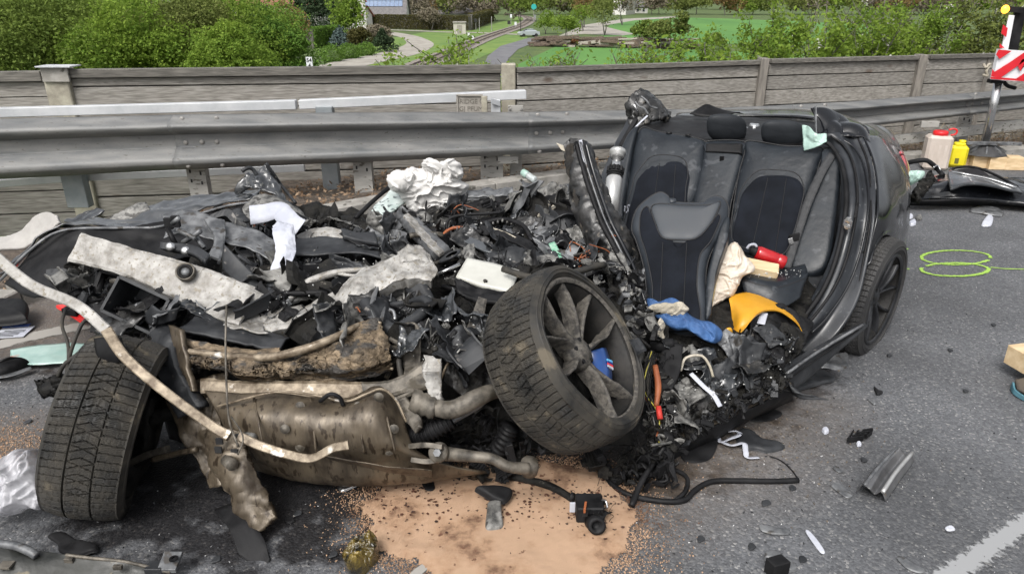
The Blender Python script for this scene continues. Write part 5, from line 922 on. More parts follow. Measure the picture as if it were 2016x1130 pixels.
# ---- prototypes of small torn pieces, shared meshes
rs = np.random.default_rng(77)
def proto_plate(k):
    a, c = rs.uniform(.03, .075), rs.uniform(.015, .05); u, v = np.meshgrid(np.linspace(-1, 1, 8), np.linspace(-1, 1, 6), indexing='ij'); f = rs.uniform(-1, 1, 6)
    S = np.stack([u*a+v*f[3]*.02, v*c*(1+.4*f[0]*u), .02*f[1]*u*u+.02*f[2]*np.abs(v+f[4])+.012*np.sin(u*4+f[5]*3)], -1); S += fbm(S+k, 28, 3, k)[..., None]*.012
    b = MB(); solid(b, S, .003); return b
def proto_box(k):
    b = MB(); s = rs.uniform(.018, .045, 3)*np.array([1.3, 1, .5]); addboxb(b, (0, 0, 0), (s[0], 0, 0), (0, s[1], 0), (0, 0, s[2]), .2)
    for q in range(4): addbox(b, (s[0]*(-.6+.4*q), 0, s[2]+.003), (.003, 0, 0), (0, s[1]*.8, 0), (0, 0, .005))
    addboxb(b, (s[0]+.012, 0, 0), (.014, 0, 0), (0, s[1]*.4, 0), (0, 0, s[2]*.6)); V, F = lathe_a([(0, .01), (s[1]*.35, .01), (s[1]*.4, 0)], 10); b.add(V+np.array([-s[0]*.4, 0, s[2]]), F); return b
def proto_hose(k):
    P = cr(np.cumsum(rs.normal(size=(5, 3))*np.array([.05, .05, .02]), 0), 20); P -= P.mean(0); b = MB(); rr = rs.uniform(.004, .010); q = np.arange(20); addtube(b, P, rr*(1+.18*(q % 2) if k % 2 else 1.), 7); return b
def proto_wire(k):
    b = MB()
    for q in range(4): P = cr(np.cumsum(rs.normal(size=(6, 3))*.035, 0), 18); addtube(b, P-P.mean(0)*.7, .0022, 4)
    return b
def proto_brk(k):
    b = MB(); a = rs.uniform(.04, .09); h = rs.uniform(.015, .03); t = np.linspace(-1, 1, 12); bend = rs.uniform(-.05, .05)
    sec = np.array([(-h, h*.8), (-h, 0), (h, 0), (h, h*.8)]); S = np.stack([np.stack([t*a, np.full(12, s[0])+bend*t**2, s[1]+.03*np.sin(t*2+k)], -1) for s in sec], 1); S += fbm(S+k, 30, 2, k)[..., None]*.006; solid(b, S, .003); return b
def proto_disc(k):
    b = MB(); r0 = rs.uniform(.02, .04); V, F = lathe_a([(0, .004), (r0*.3, .006), (r0*.35, .014), (r0*.7, .012), (r0*.75, .002), (r0, .004), (r0, -.012), (0, -.012)], 18); b.add(V, F); return b
protos = []
for nm_, fn_, nn_, ms in (('torn_plate', proto_plate, 12, (C_grey, C_soot, C_plas, C_plasg, C_galv, C_soot)), ('connector_block', proto_box, 5, (C_plas, C_plasg, C_soot)), ('hose', proto_hose, 6, (C_plas, C_rub, C_plasg)), ('wire_bundle', proto_wire, 4, (C_plas, C_plas, C_rub, C_plas, C_grey, C_plas, C_orange)), ('bracket', proto_brk, 6, (C_galv, C_grey, C_plasg, C_soot)), ('pulley', proto_disc, 2, (C_soot, C_plasg))):
    for k in range(nn_): bq = fn_(k); protos.append((nm_, [bq.mesh(nm_, m, nm_ in ('hose', 'pulley')) for m in ms], bq))
pw_ = np.array([.40/12]*12+[.14/5]*5+[.14/6]*6+[.10/4]*4+[.18/6]*6+[.04/2]*2)
def rrot(r, flat=.5):
    a = r.uniform(0, 2*pi); return (Matrix.Rotation(a, 3, 'Z') @ Matrix.Rotation(r.normal()*flat, 3, 'X') @ Matrix.Rotation(r.normal()*flat, 3, 'Y'))
areas = [([(240, 560), (560, 520), (700, 560), (930, 600), (960, 700), (840, 720), (760, 700), (600, 640), (420, 620), (260, 640)], 62, .03), ([(620, 480), (800, 440), (880, 420), (1120, 410), (1240, 520), (1230, 600), (1000, 540), (880, 560), (860, 520), (700, 540)], 80, .05),
         ([(430, 440), (760, 420), (800, 470), (620, 530), (470, 530)], 30, .02), ([(130, 500), (200, 540), (340, 560), (230, 620), (120, 570)], 18, .0), ([(780, 440), (1130, 370), (1140, 420), (880, 440)], 26, .05), ([(1150, 460), (1240, 520), (1290, 660), (1262, 690), (1215, 560), (1160, 520)], 30, .05)]
def rnd_in(poly, r):
    P = np.array(poly, float)
    while True:
        x, y = r.uniform(P[:, 0].min(), P[:, 0].max()), r.uniform(P[:, 1].min(), P[:, 1].max()); m, _ = pix_poly_mask(np.array([[x, y, 0]]), P, .5)
        if m[0] > .5: return x, y
for poly, n, up in areas:
    for _ in range(n):
        x, y = rnd_in(poly, rs); k = rs.choice(len(protos), p=pw_/pw_.sum()); nm_, mss, _b = protos[k]; me = mss[rs.integers(0, len(mss))]; p = D(x, y, hd(x, y)+(.30 if x > 1150 and y > 540 else 0)-rs.uniform(-.03, .08)); o = bpy.data.objects.new(nm_, me); COL.objects.link(o)
        o.parent = car; o.matrix_parent_inverse = Matrix.Translation(-Vector(car.location)); o.matrix_basis = Matrix.Translation(Vector(p)) @ rrot(rs).to_4x4() @ Matrix.Diagonal((*([rs.uniform(.8, 2.1) if nm_ in ('torn_plate', 'bracket') else rs.uniform(.7, 1.5)]*3), 1))
fr0_ = [(1310, 720), (1500, 660), (1560, 680), (1530, 730), (1400, 790), (1320, 830)]
# larger torn sheets and pipes, each its own shape
big = [(areas[0][0], 24), (areas[1][0], 34), (areas[2][0], 10), (areas[4][0], 8), (areas[5][0], 10), (fr0_, 12)]
for poly, n in big:
    for q in range(n):
        x, y = rnd_in(poly, rs); p = D(x, y, hd(x, y)-rs.uniform(0, .07)+(.28 if x > 1150 and y > 540 else 0)) if poly is not fr0_ else D(x, y, float(np.interp(y, [640, 700, 760, 850], [2.98, 2.84, 2.68, 2.48]))-.04); R_ = np.array(rrot(rs, .55)); a, c = rs.uniform(.06, .15), rs.uniform(.03, .07); f = rs.uniform(-1, 1, 6)
        u, v = np.meshgrid(np.linspace(-1, 1, 30), np.linspace(-1, 1, 14), indexing='ij'); v2 = v*(1+.35*f[0]*u)
        S = np.stack([u*a, v2*c+.03*f[1]*u*u, .035*f[2]*np.abs(v+f[3]*.5)+.05*f[4]*u*u+.018*np.sign(u-f[5]*.6)*(u-f[5]*.6)], -1); S = S @ R_.T+p; S = S+grid_n(S)*fbm(S, 16, 4, q, True)[..., None]*.022; E = fbm(S, 40, 2, q)[..., None]*.02
        W = np.zeros(S.shape[:2]); W[0] = W[-1] = 1; W[:, 0] = W[:, -1] = 1; S = S+E*W[..., None]*nrm(S-p); b = MB(); solid(b, S, .0035); b.build('torn_sheet', (C_grey, C_galv, C_tornb, C_plasg, C_plas, C_grey, C_blackd)[rs.integers(0, 7)], car, True)
    for q in range(0 if poly is fr0_ or poly is areas[5][0] else n//4):
        x, y = rnd_in(poly, rs); P = np.cumsum(np.vstack([D(x, y, hd(x, y)-.06), rs.normal(size=(4, 3))*np.array([.09, .07, .03])]), 0); tube('bent_pipe', P, rs.uniform(.006, .016), (C_plas, C_rub, C_plasg, C_alloy, C_plas)[rs.integers(0, 5)], car, 9, steps=28)
# small fragments too many to count
def fragments(name, areas_, n, mats, par, size=(.25, .8), dfun=hd, jit=.06, kind='stuff', flat=.9, lift=0):
    bs = [MB() for _ in mats]
    for q in range(n):
        poly, = [areas_[rs.integers(0, len(areas_))]]; x, y = rnd_in(poly, rs); k = rs.choice(len(protos), p=pw_/pw_.sum()); _n, _m, pb = protos[k]; R_ = np.array(rrot(rs, flat)); s = rs.uniform(*size); c = D(x, y, dfun(x, y)-rs.uniform(-jit*.3, jit)) if dfun else G(x, y, lift)
        tb = bs[rs.integers(0, len(bs))]
        base = tb.n; V = np.concatenate(pb.v); tb.v.append(V*s @ R_.T+c); tb.uv.append(np.zeros((len(V), 2))); tb.f += [f+base for f in pb.f]; tb.n += len(V)
    for b, m in zip(bs, mats): b.build(name, m, par, False, kind)
fragments('small_wreckage', [a[0] for a in areas], 380, (C_soot, C_plas, C_grey, C_plasg, C_galv, C_plas), car)

# ---- long black wing and bonnet edge at the left
sheet('bonnet_edge', [Q((-10, 548, 3.5), (20, 535, 3.6), (30, 520, 3.7)), Q((50, 495, 3.5), (70, 480, 3.6), (95, 470, 3.75)), Q((120, 452, 3.6), (140, 446, 3.7), (160, 440, 3.8)), Q((240, 448, 3.7), (255, 440, 3.8), (270, 436, 3.9)), Q((310, 446, 3.75), (325, 430, 3.85), (300, 405, 4.0)), Q((380, 424, 3.85), (392, 404, 3.95), (385, 390, 4.1)), Q((450, 404, 3.95), (460, 392, 4.05), (462, 382, 4.15)), Q((500, 398, 4.0), (512, 384, 4.1), (515, 372, 4.2))], C_blackd, car, t=.008, n=(90, 24), cr_=.030, sc=4.5, seed=5, oc=3)
sheet('bonnet_underside', [Q((10, 560, 3.45), (120, 455, 3.6), (250, 450, 3.7), (380, 428, 3.85), (500, 402, 4.0), (560, 400, 4.05)), Q((60, 585, 3.25), (150, 500, 3.5), (280, 500, 3.55), (400, 470, 3.7), (520, 430, 3.9), (580, 425, 3.95)), Q((130, 590, 3.15), (210, 530, 3.4), (300, 530, 3.4), (420, 490, 3.6), (520, 450, 3.8), (600, 440, 3.85))], C_plas, car, t=.006, n=(24, 70), cr_=.02, sc=5, seed=6)
tube('bonnet_lip', Q((0, 552, 3.47), (60, 492, 3.48), (125, 454, 3.58), (245, 449, 3.68), (312, 447, 3.73), (382, 425, 3.83), (450, 405, 3.93), (505, 398, 3.98)), .008, C_galv, car, 6)
sheet('torn_wing_peak', [Q((455, 390, 4.1), (475, 380, 4.1), (490, 372, 4.1)), Q((482, 340, 4.15), (500, 352, 4.1), (515, 372, 4.05)), Q((505, 335, 4.2), (520, 350, 4.15), (530, 380, 4.05)), Q((524, 322, 4.22), (535, 350, 4.15), (545, 385, 4.05)), Q((532, 338, 4.25), (548, 360, 4.18), (560, 395, 4.05)), Q((548, 356, 4.28), (562, 380, 4.18), (580, 402, 4.08))], C_blackd, car, t=.012, n=(60, 30), cr_=.035, sc=8, seed=9, torn=.008)
tube('wing_edge', Q((524, 322, 4.2), (540, 345, 4.22), (556, 368, 4.24), (582, 400, 4.1)), .010, C_plasg, car, 6)
tube('wing_edge', Q((476, 338, 4.1), (488, 331, 4.12), (498, 334, 4.14), (506, 345, 4.14)), .012, C_plasg, car, 6)
sheet('suspension_dome', [Q((480, 402, 4.0), (520, 385, 4.02), (560, 400, 4.0), (590, 420, 3.95)), Q((482, 425, 3.85), (520, 410, 3.9), (570, 425, 3.85), (612, 448, 3.8)), Q((500, 445, 3.75), (550, 440, 3.78), (600, 455, 3.72), (640, 470, 3.7))], C_grey, car, t=.01, n=(30, 36), cr_=.025, sc=7, seed=14)
sheet('torn_headlamp_shell', [Q((128, 440, 3.9), (150, 430, 3.95), (190, 408, 4.0)), Q((160, 445, 3.85), (180, 436, 3.9), (208, 418, 3.95))], C_blackd, car, t=.01, n=(16, 16), cr_=.02, sc=10, torn=.008)
sheet('torn_headlamp_shell', [Q((205, 438, 3.9), (250, 412, 3.95), (288, 398, 4.0)), Q((215, 450, 3.85), (260, 438, 3.88), (302, 424, 3.9))], C_grey, car, t=.01, n=(16, 20), cr_=.016, sc=10, torn=.008)
# ---- scuffed aluminium beam with tow eye ring
def deep(name, rows, m, depth, seed=0, cr_=.006, sc=8, n=(70, 20), torn=.004, t=.012, par=car):
    S = surf(rows, *n); N = grid_n(S); N = N*np.sign((N*(CAM-S)).sum(-1, keepdims=True)); S = S+N*(fbm(S, sc, 4, seed)[..., None]*cr_); E = fbm(S, 25, 2, seed+1)[..., None]*torn; S[:, 0] += E[:, 0]; S[:, -1] += E[:, -1]
    w0 = S[:, 0]-N[:, 0]*depth; w1 = S[:, -1]-N[:, -1]*depth; S2 = np.concatenate([w0[:, None], S, w1[:, None]], 1); b = MB(); solid(b, S2, t); return b.build(name, m, par, False)
bm = deep('bumper_beam', [Q((160, 461, 2.98), (148, 485, 2.95), (134, 511, 2.92)), Q((250, 488, 2.92), (240, 515, 2.88), (232, 536, 2.85)), Q((340, 512, 2.87), (325, 545, 2.82), (310, 572, 2.78)), Q((400, 530, 2.84), (385, 560, 2.79), (378, 598, 2.72)), Q((455, 552, 2.80), (435, 585, 2.74), (425, 622, 2.66)), Q((518, 580, 2.76), (490, 610, 2.68), (470, 640, 2.60))], C_bare, .05, 3, cr_=.010)
for rr_, mm in ((.040, C_alloy), (.031, C_plas)):
    V, F = lathe_a([(rr_-.008, .012), (rr_-.004, .016), (rr_, .012), (rr_, -.01), (rr_-.01, -.01), (rr_-.010, .010), (0, -.012 if mm is C_plas else -.02)], 28); xx = nrm(np.array([1, -.3, -.3])); zz = nrm(np.array([.1, -.75, .65])); yy = np.cross(zz, xx); yy = nrm(yy); xx = np.cross(yy, zz); b = MB(); b.add(frame(V, D(366, 536, 2.80), xx, yy, zz), F); b.build('tow_eye_ring', mm, bm, True)
V, F = lathe_a([(0, .014), (.014, .014), (.018, .004), (.018, 0)], 16); b = MB(); b.add(frame(V, D(366, 536, 2.785), xx, yy, zz), F); b.build('tow_eye_bolt', C_galv, bm, True)
deep('beam_flap', [Q((400, 528, 2.84), (392, 540, 2.82)), Q((470, 555, 2.84), (450, 575, 2.80)), Q((518, 572, 2.82), (505, 592, 2.76))], C_bare, .03, 9, n=(30, 12), cr_=.01)
sheet('beam_tail', [Q((470, 600, 2.72), (450, 622, 2.66), (435, 640, 2.6)), Q((500, 608, 2.72), (490, 628, 2.66), (478, 646, 2.58)), Q((530, 618, 2.72), (520, 640, 2.64), (528, 655, 2.56))], C_bare, car, t=.006, n=(20, 16), cr_=.02, sc=10, torn=.008)
# ---- pale crumpled cross rails in the middle
deep('crumpled_cross_rail', [Q((516, 655, 2.62), (520, 640, 2.66), (530, 620, 2.74)), Q((580, 640, 2.66), (590, 615, 2.72), (600, 598, 2.78)), Q((640, 620, 2.68), (650, 592, 2.76), (655, 576, 2.82)), Q((690, 590, 2.72), (700, 560, 2.80), (705, 535, 2.90)), Q((740, 568, 2.78), (748, 535, 2.86), (752, 512, 2.95)), Q((800, 545, 2.82), (805, 520, 2.9), (808, 500, 2.98)), Q((850, 550, 2.82), (862, 535, 2.86), (850, 520, 2.92))], C_bare, .05, 21, cr_=.030, sc=9, n=(90, 26), torn=.012)
tube('pale_pipe', Q((560, 600, 2.82), (600, 560, 2.92), (650, 540, 2.95), (700, 532, 2.95), (760, 530, 2.93), (800, 515, 2.95)), [.016, .018, .017, .013, .012, .012], C_bare, car, 10)
tube('pale_pipe', Q((660, 538, 2.95), (700, 543, 2.92), (740, 538, 2.92)), .008, C_bare, car, 8)
sheet('crushed_bracket', [Q((570, 570, 2.95), (600, 560, 2.95), (640, 555, 2.95)), Q((575, 600, 2.85), (610, 590, 2.88), (645, 575, 2.9))], C_grey, car, t=.02, n=(24, 24), cr_=.03, sc=12, seed=31)
sheet('crushed_bracket', [Q((785, 500, 3.0), (820, 490, 3.05), (848, 510, 3.0)), Q((790, 525, 2.92), (830, 515, 2.95), (862, 545, 2.88))], C_bare, car, t=.012, n=(24, 24), cr_=.03, sc=14, seed=34, torn=.01)
# ---- upper radiator support with latch
sheet('radiator_support', [Q((318, 420, 3.35), (328, 450, 3.25), (322, 470, 3.2)), Q((370, 414, 3.38), (368, 440, 3.28), (362, 458, 3.22)), Q((430, 430, 3.35), (428, 452, 3.28), (424, 470, 3.2)), Q((500, 452, 3.32), (496, 474, 3.22), (494, 490, 3.15)), Q((560, 480, 3.28), (550, 500, 3.18), (545, 516, 3.1))], C_galv, car, t=.006, n=(60, 18), cr_=.014, sc=8, seed=41)
deep('support_leg', [Q((405, 430, 3.3), (440, 434, 3.3)), Q((425, 470, 3.15), (440, 474, 3.15)), Q((412, 505, 3.0), (432, 512, 3.0))], C_galv, .02, 42, n=(24, 10))
lt = sheet('bonnet_latch', [Q((320, 480, 3.02), (380, 488, 3.0), (412, 508, 2.96)), Q((320, 492, 3.0), (376, 502, 2.96), (405, 520, 2.9))], C_plasg, car, t=.03, n=(14, 20), cr_=.006)
for p in ((335, 486), (365, 494)): V, F = lathe_a([(0, .012), (.012, .012), (.02, .004), (.021, 0)], 14); b = MB(); b.add(frame(V, D(*p, 2.97), (1, 0, 0), (0, .4, .9), (0, -.9, .4)), F); b.build('bolt', C_chrome, lt, True)
for a in (((350, 452), (385, 470)), ((360, 478), (395, 455)), ((330, 450), (345, 480)), ((340, 440), (352, 430)), ((384, 465), (402, 488))): tube('latch_lever', Q((*a[0], 3.12), (*a[1], 3.08)), .012, C_galv if a[0][0] != 330 else C_plas, lt, 6)
for p in ((346, 436), (332, 440)): b = MB(); addboxb(b, D(*p, 3.2), (.018, 0, 0), (0, .01, 0), (0, 0, .028)); b.build('latch_plate', C_plas, lt)
# ---- dark folded plates
for i, (pp, m) in enumerate([([(440, 480, 3.0), (436, 530, 2.95)], [(500, 540, 2.9), (470, 560, 2.85)], ), ([(486, 520, 2.98), (470, 560, 2.9)], [(530, 590, 2.8), (480, 600, 2.75)], ), ]):
    sheet('folded_plate', [Q(*pp), Q(*m)], C_plasg, car, t=.006, n=(14, 12), cr_=.008, smoothc=False)
sheet('plastic_duct', [Q((560, 478, 3.35), (640, 468, 3.4), (700, 480, 3.35), (770, 500, 3.25)), Q((580, 505, 3.2), (640, 505, 3.2), (700, 500, 3.22), (770, 512, 3.15))], C_plasg, car, t=.01, n=(20, 40), cr_=.012, sc=5)
sheet('scuffed_panel', [Q((578, 465, 3.45), (640, 452, 3.5), (700, 462, 3.45)), Q((585, 485, 3.36), (640, 474, 3.40), (680, 470, 3.42))], C_bare, car, t=.006, n=(16, 40), cr_=.02, sc=7, torn=.006)
strap('plastic_strip', Q((672, 458, 3.38), (700, 476, 3.32), (740, 494, 3.25), (752, 500, 3.2)), .03, C_plas, car, wdir=(0, -.3, 1))
sheet('latch_block', [Q((672, 455, 3.4), (700, 462, 3.38), (740, 462, 3.36)), Q((676, 470, 3.34), (706, 478, 3.32), (745, 484, 3.28))], C_plasg, car, t=.03, n=(10, 14), cr_=.008)
tube('radiator_cap', [D(678, 625, 2.64), D(678, 625, 2.64)+np.array([.0, -.012, .018])], .038, C_plas, car, 20, curve=False)
V, F = lathe_a([(0, .02), (.10, .012), (.13, -.02), (.14, -.08)], 30); b = MB(); b.add(frame(V, D(668, 640, 2.68), (1, 0, 0), nrm(np.array([0, .8, .5])), nrm(np.array([.0, -.5, .8]))), F); b.build('expansion_tank', C_plasg, car, True)
for a in range(8): an = a*pi/4; c = D(678, 625, 2.64)+np.array([0, -.014, .021]); b = MB(); addbox(b, c+np.array([cos(an)*.02, sin(an)*.016, sin(an)*.012]), (cos(an)*.012, sin(an)*.01, sin(an)*.007), (-sin(an)*.003, cos(an)*.003, 0), (0, -.002, .003)); b.build('cap_rib', C_plasg, car)
tube('coolant_hose', Q((720, 595, 2.72), (745, 630, 2.62), (775, 650, 2.56), (810, 632, 2.60), (842, 605, 2.66), (835, 590, 2.7), (800, 596, 2.74), (760, 602, 2.76)), [.03, .03, .028, .024, .021, .020, .013, .012], C_plasg, car, 14)
tube('metal_pipe', Q((738, 592, 2.75), (746, 608, 2.70), (772, 612, 2.68), (778, 630, 2.64)), .009, C_chrome, car, 8)
tube('coolant_hose', Q((772, 660, 2.56), (782, 690, 2.52), (770, 725, 2.5), (760, 745, 2.48)), .011, C_rub, car, 8)
strap('dark_upright', Q((808, 545, 2.86), (838, 600, 2.80), (845, 660, 2.72), (848, 712, 2.62)), .09, C_plasg, car, wdir=(0, -1, .2), t=.02)
# ---- pale module and its frame
sheet('module_cover', [Q((920, 512, 3.10), (970, 522, 3.06), (1022, 536, 3.02)), Q((898, 548, 2.94), (950, 566, 2.88), (1006, 578, 2.86))], C_modul, car, t=.025, n=(12, 16), cr_=.002, smoothc=False)
sheet('module_frame', [Q((895, 552, 2.92), (950, 572, 2.86), (1010, 585, 2.84)), Q((900, 578, 2.84), (948, 598, 2.78), (1000, 606, 2.76))], C_plas, car, t=.02, n=(12, 24), cr_=.02, sc=12)
# ---- column at right of the coil, brackets, hinge
cyl = tube('grey_housing', Q((800, 430, 3.7), (838, 470, 3.45), (870, 500, 3.25)), .05, C_galv, car, 8)
for k in range(5): b = MB(); c = D(812+k*12, 440+k*14, 3.58-.09*k); addboxb(b, c+[0, -.04, .03], (.03, -.02, -.02), (.01, .02, 0), (0, 0, .008)); b.build('housing_rib', C_bare, cyl)
V, F = lathe_a([(.03, .03), (.05, .02), (.055, 0), (.05, -.03), (.03, -.035)], 24); b = MB(); b.add(frame(V, D(885, 505, 3.12), nrm(np.array([.9, 0, .4])), (0, 1, 0), nrm(np.array([.4, -.7, .6]))), F); b.build('ring_gear', C_plasg, car, True)
tube('steel_rod', Q((862, 540, 2.95), (905, 520, 3.0)), .008, C_chrome, car, 8)
sheet('cracked_windscreen', [Q((722, 432, 3.95), (745, 400, 4.15), (775, 372, 4.3)), Q((735, 448, 3.88), (765, 425, 4.0), (800, 400, 4.15))], C_glass, car, t=.012, n=(24, 20), cr_=.012, sc=14, torn=.01)
tube('windscreen_frame', Q((700, 430, 4.0), (730, 400, 4.15), (765, 370, 4.32)), .014, C_plas, car, 6)
sheet('lower_glass_edge', [Q((738, 445, 3.9), (775, 425, 4.0), (812, 412, 4.05)), Q((742, 456, 3.86), (780, 440, 3.92), (812, 426, 3.98))], C_blackd, car, t=.01, n=(10, 16))
# dashboard remains behind/right of the airbag
sheet('dashboard_edge', [Q((880, 400, 4.1), (920, 380, 4.2), (980, 378, 4.2), (1010, 372, 4.2)), Q((885, 412, 4.02), (925, 394, 4.08), (975, 394, 4.08), (1012, 386, 4.1))], C_galv, car, t=.014, n=(16, 40), cr_=.03, sc=10, torn=.01, seed=51)
sheet('dashboard_core', [Q((840, 440, 3.9), (920, 412, 4.0), (1000, 400, 4.05), (1130, 395, 4.0)), Q((850, 470, 3.72), (930, 450, 3.75), (1020, 440, 3.8), (1130, 440, 3.75))], C_plas, car, t=.01, n=(24, 60), cr_=.05, sc=8, seed=52)
for a in (((880, 425, 3.9), (960, 420, 3.92)), ((960, 424, 3.9), (1010, 418, 3.9))): deep('dashboard_rail', [Q(a[0], (a[0][0], a[0][1]-6, a[0][2]+.03)), Q(a[1], (a[1][0], a[1][1]-6, a[1][2]+.03))], C_grey, .02, 5, n=(20, 6), cr_=.01)
b = MB(); 
for p in ((955, 410), (1020, 415)):
    c = D(*p, 3.88)
    b = MB(); x, y, z = axes((1, -.2, .5), (0, -.4, 1))
    for s in (-1, 1): addbox(b, c+y*.03*s, x*.05, y*.004, z*.02); addbox(b, c+x*.05*s, x*.004, y*.034, z*.02)
    addbox(b, c, x*.05, y*.003, z*.015); b.build('air_vent', C_plas, car)
sheet('foam_lump', [Q((1048, 432, 3.85), (1056, 412, 3.9), (1080, 400, 3.95)), Q((1054, 446, 3.8), (1066, 425, 3.85), (1095, 412, 3.9)), Q((1052, 442, 3.78), (1075, 420, 3.82), (1105, 404, 3.9))], C_cream, car, t=.02, n=(24, 24), cr_=.03, sc=14, torn=.01)
strap('airbag_clip', Q((1086, 404, 3.9), (1108, 392, 3.95), (1126, 386, 3.95)), .03, C_grey, car)
sheet('instrument_hood', [Q((945, 445, 3.62), (985, 455, 3.55), (1040, 478, 3.45), (1050, 492, 3.4)), Q((950, 462, 3.52), (985, 470, 3.47), (1030, 492, 3.38), (1050, 502, 3.34))], C_plas, car, t=.012, n=(16, 40), cr_=.02, sc=7, seed=61)
strap('white_torn_edge', Q((960, 448, 3.56), (1000, 462, 3.5), (1030, 480, 3.42), (1048, 498, 3.36)), .016, C_cream, car, tw=(0, .8, .2, 1))
sheet('grey_trim', [Q((896, 462, 3.5), (930, 470, 3.45), (980, 488, 3.38), (1000, 478, 3.42)), Q((900, 470, 3.45), (930, 485, 3.38), (960, 498, 3.30), (990, 495, 3.32))], mat('slate_trim', (.06, .065, .072), (.10, .108, .115), rough=.45), car, t=.01, n=(16, 30), cr_=.006)
tube('steering_wheel_rim', Q((950, 440, 3.7), (990, 432, 3.72), (1030, 445, 3.62), (1048, 475, 3.5)), .013, C_plas, car, 10)
for k in range(9): tube('wheel_rib', [D(962+k*9, 437+abs(k-3)*2, 3.68), D(960+k*10, 430+abs(k-3)*3, 3.72)], .006, C_grey, car, 5)
tube('orange_cable', Q((868, 470, 3.55), (880, 455, 3.6), (900, 448, 3.62), (925, 452, 3.58)), .009, C_orange, car, 7)
tube('black_cable', Q((895, 458, 3.55), (925, 455, 3.55), (950, 458, 3.52)), .014, C_plas, car, 8)
sheet('circuit_board', [Q((1080, 482, 3.36), (1092, 478, 3.38)), Q((1098, 518, 3.2), (1110, 512, 3.22))], C_green, car, t=.012, n=(10, 6), cr_=.004)
sheet('ribbed_housing', [Q((1020, 505, 3.3), (1060, 490, 3.35), (1085, 480, 3.4)), Q((1035, 532, 3.15), (1075, 520, 3.18), (1100, 512, 3.22))], C_plasg, car, t=.02, n=(10, 14), cr_=.006, wrinkle=(.006, 8, 1))
strap('long_bracket', Q((1050, 478, 3.5), (1085, 455, 3.6), (1112, 430, 3.7)), .035, C_plasg, car, wdir=(0, -.6, 1))
# ---- the big torn pillar
pl_rows = [Q((1109, 288, 3.72), (1125, 278, 3.72), (1142, 276, 3.70), (1156, 286, 3.72)), Q((1118, 330, 3.66), (1132, 326, 3.60), (1152, 324, 3.60), (1172, 330, 3.66)), Q((1128, 385, 3.58), (1145, 382, 3.50), (1168, 378, 3.50), (1194, 380, 3.58)), Q((1140, 440, 3.48), (1160, 438, 3.38), (1185, 432, 3.38), (1216, 430, 3.48)), Q((1162, 490, 3.40), (1185, 488, 3.30), (1208, 480, 3.28), (1240, 475, 3.38)), Q((1180, 540, 3.30), (1205, 535, 3.18), (1232, 530, 3.16), (1258, 528, 3.26)), Q((1196, 590, 3.22), (1225, 588, 3.08), (1250, 580, 3.06), (1274, 578, 3.14)), Q((1215, 640, 3.12), (1245, 640, 2.98), (1268, 632, 2.96), (1290, 630, 3.02)), Q((1240, 700, 2.98), (1262, 700, 2.86), (1282, 692, 2.84), (1300, 690, 2.9))]
sheet('torn_door_pillar', pl_rows, C_tornb, car, t=.012, n=(170, 50), cr_=.028, sc=6, seed=71, torn=.022)
sheet('pillar_trim', [Q((1111, 292, 3.68), (1128, 284, 3.69)), Q((1118, 340, 3.6), (1140, 340, 3.58)), Q((1132, 400, 3.5), (1160, 400, 3.47)), Q((1150, 460, 3.4), (1180, 465, 3.34)), Q((1170, 500, 3.33), (1200, 520, 3.25))], mat('charred_pillar_trim', (.006, .0055, .005), (.035, .029, .022), sc=9, rough=.9, bump=1, bsc=40, bdist=.012), car, t=.01, n=(80, 24), cr_=.018, sc=9, torn=.022)
for sh, mm, r_ in ((0, C_galv, .005), (10, C_black, .010), (-9, C_plas, .012)): tube('pillar_flange', Q((1143+sh, 280, 3.64), (1156+sh, 330, 3.56), (1172+sh, 380, 3.46), (1192+sh, 435, 3.34), (1216+sh, 482, 3.24), (1240+sh, 532, 3.12), (1256+sh, 582, 3.02), (1274+sh, 634, 2.93), (1288+sh, 690, 2.84)), r_, mm, car, 6)
strap('silver_edge', Q((1143, 276, 3.66), (1146, 300, 3.62), (1150, 322, 3.58)), .016, C_wcl, car)
sheet('torn_scrap', [Q((1094, 283, 3.7), (1108, 288, 3.7)), Q((1104, 296, 3.68), (1112, 300, 3.68))], C_cream, car, t=.004, n=(8, 8), cr_=.01)
sheet('crushed_door_edge', [Q((1190, 470, 3.3), (1205, 478, 3.28), (1200, 500, 3.2)), Q((1225, 520, 3.14), (1240, 530, 3.1), (1222, 550, 3.06)), Q((1246, 560, 3.04), (1262, 575, 3.0), (1240, 600, 2.96))], C_grey, car, t=.006, n=(40, 16), cr_=.03, sc=8, torn=.008, seed=73)
tube('round_lamp', [D(1262, 655, 2.86), D(1268, 660, 2.78)], .045, C_plas, car, 16, curve=False)
sheet('crushed_hinge_area', [Q((1200, 560, 3.1), (1250, 600, 2.98), (1300, 660, 2.86)), Q((1210, 660, 2.9), (1260, 700, 2.8), (1300, 720, 2.76)), Q((1230, 760, 2.72), (1270, 790, 2.64), (1320, 800, 2.62))], C_soot, car, t=.01, n=(50, 36), cr_=.07, sc=7, seed=75)
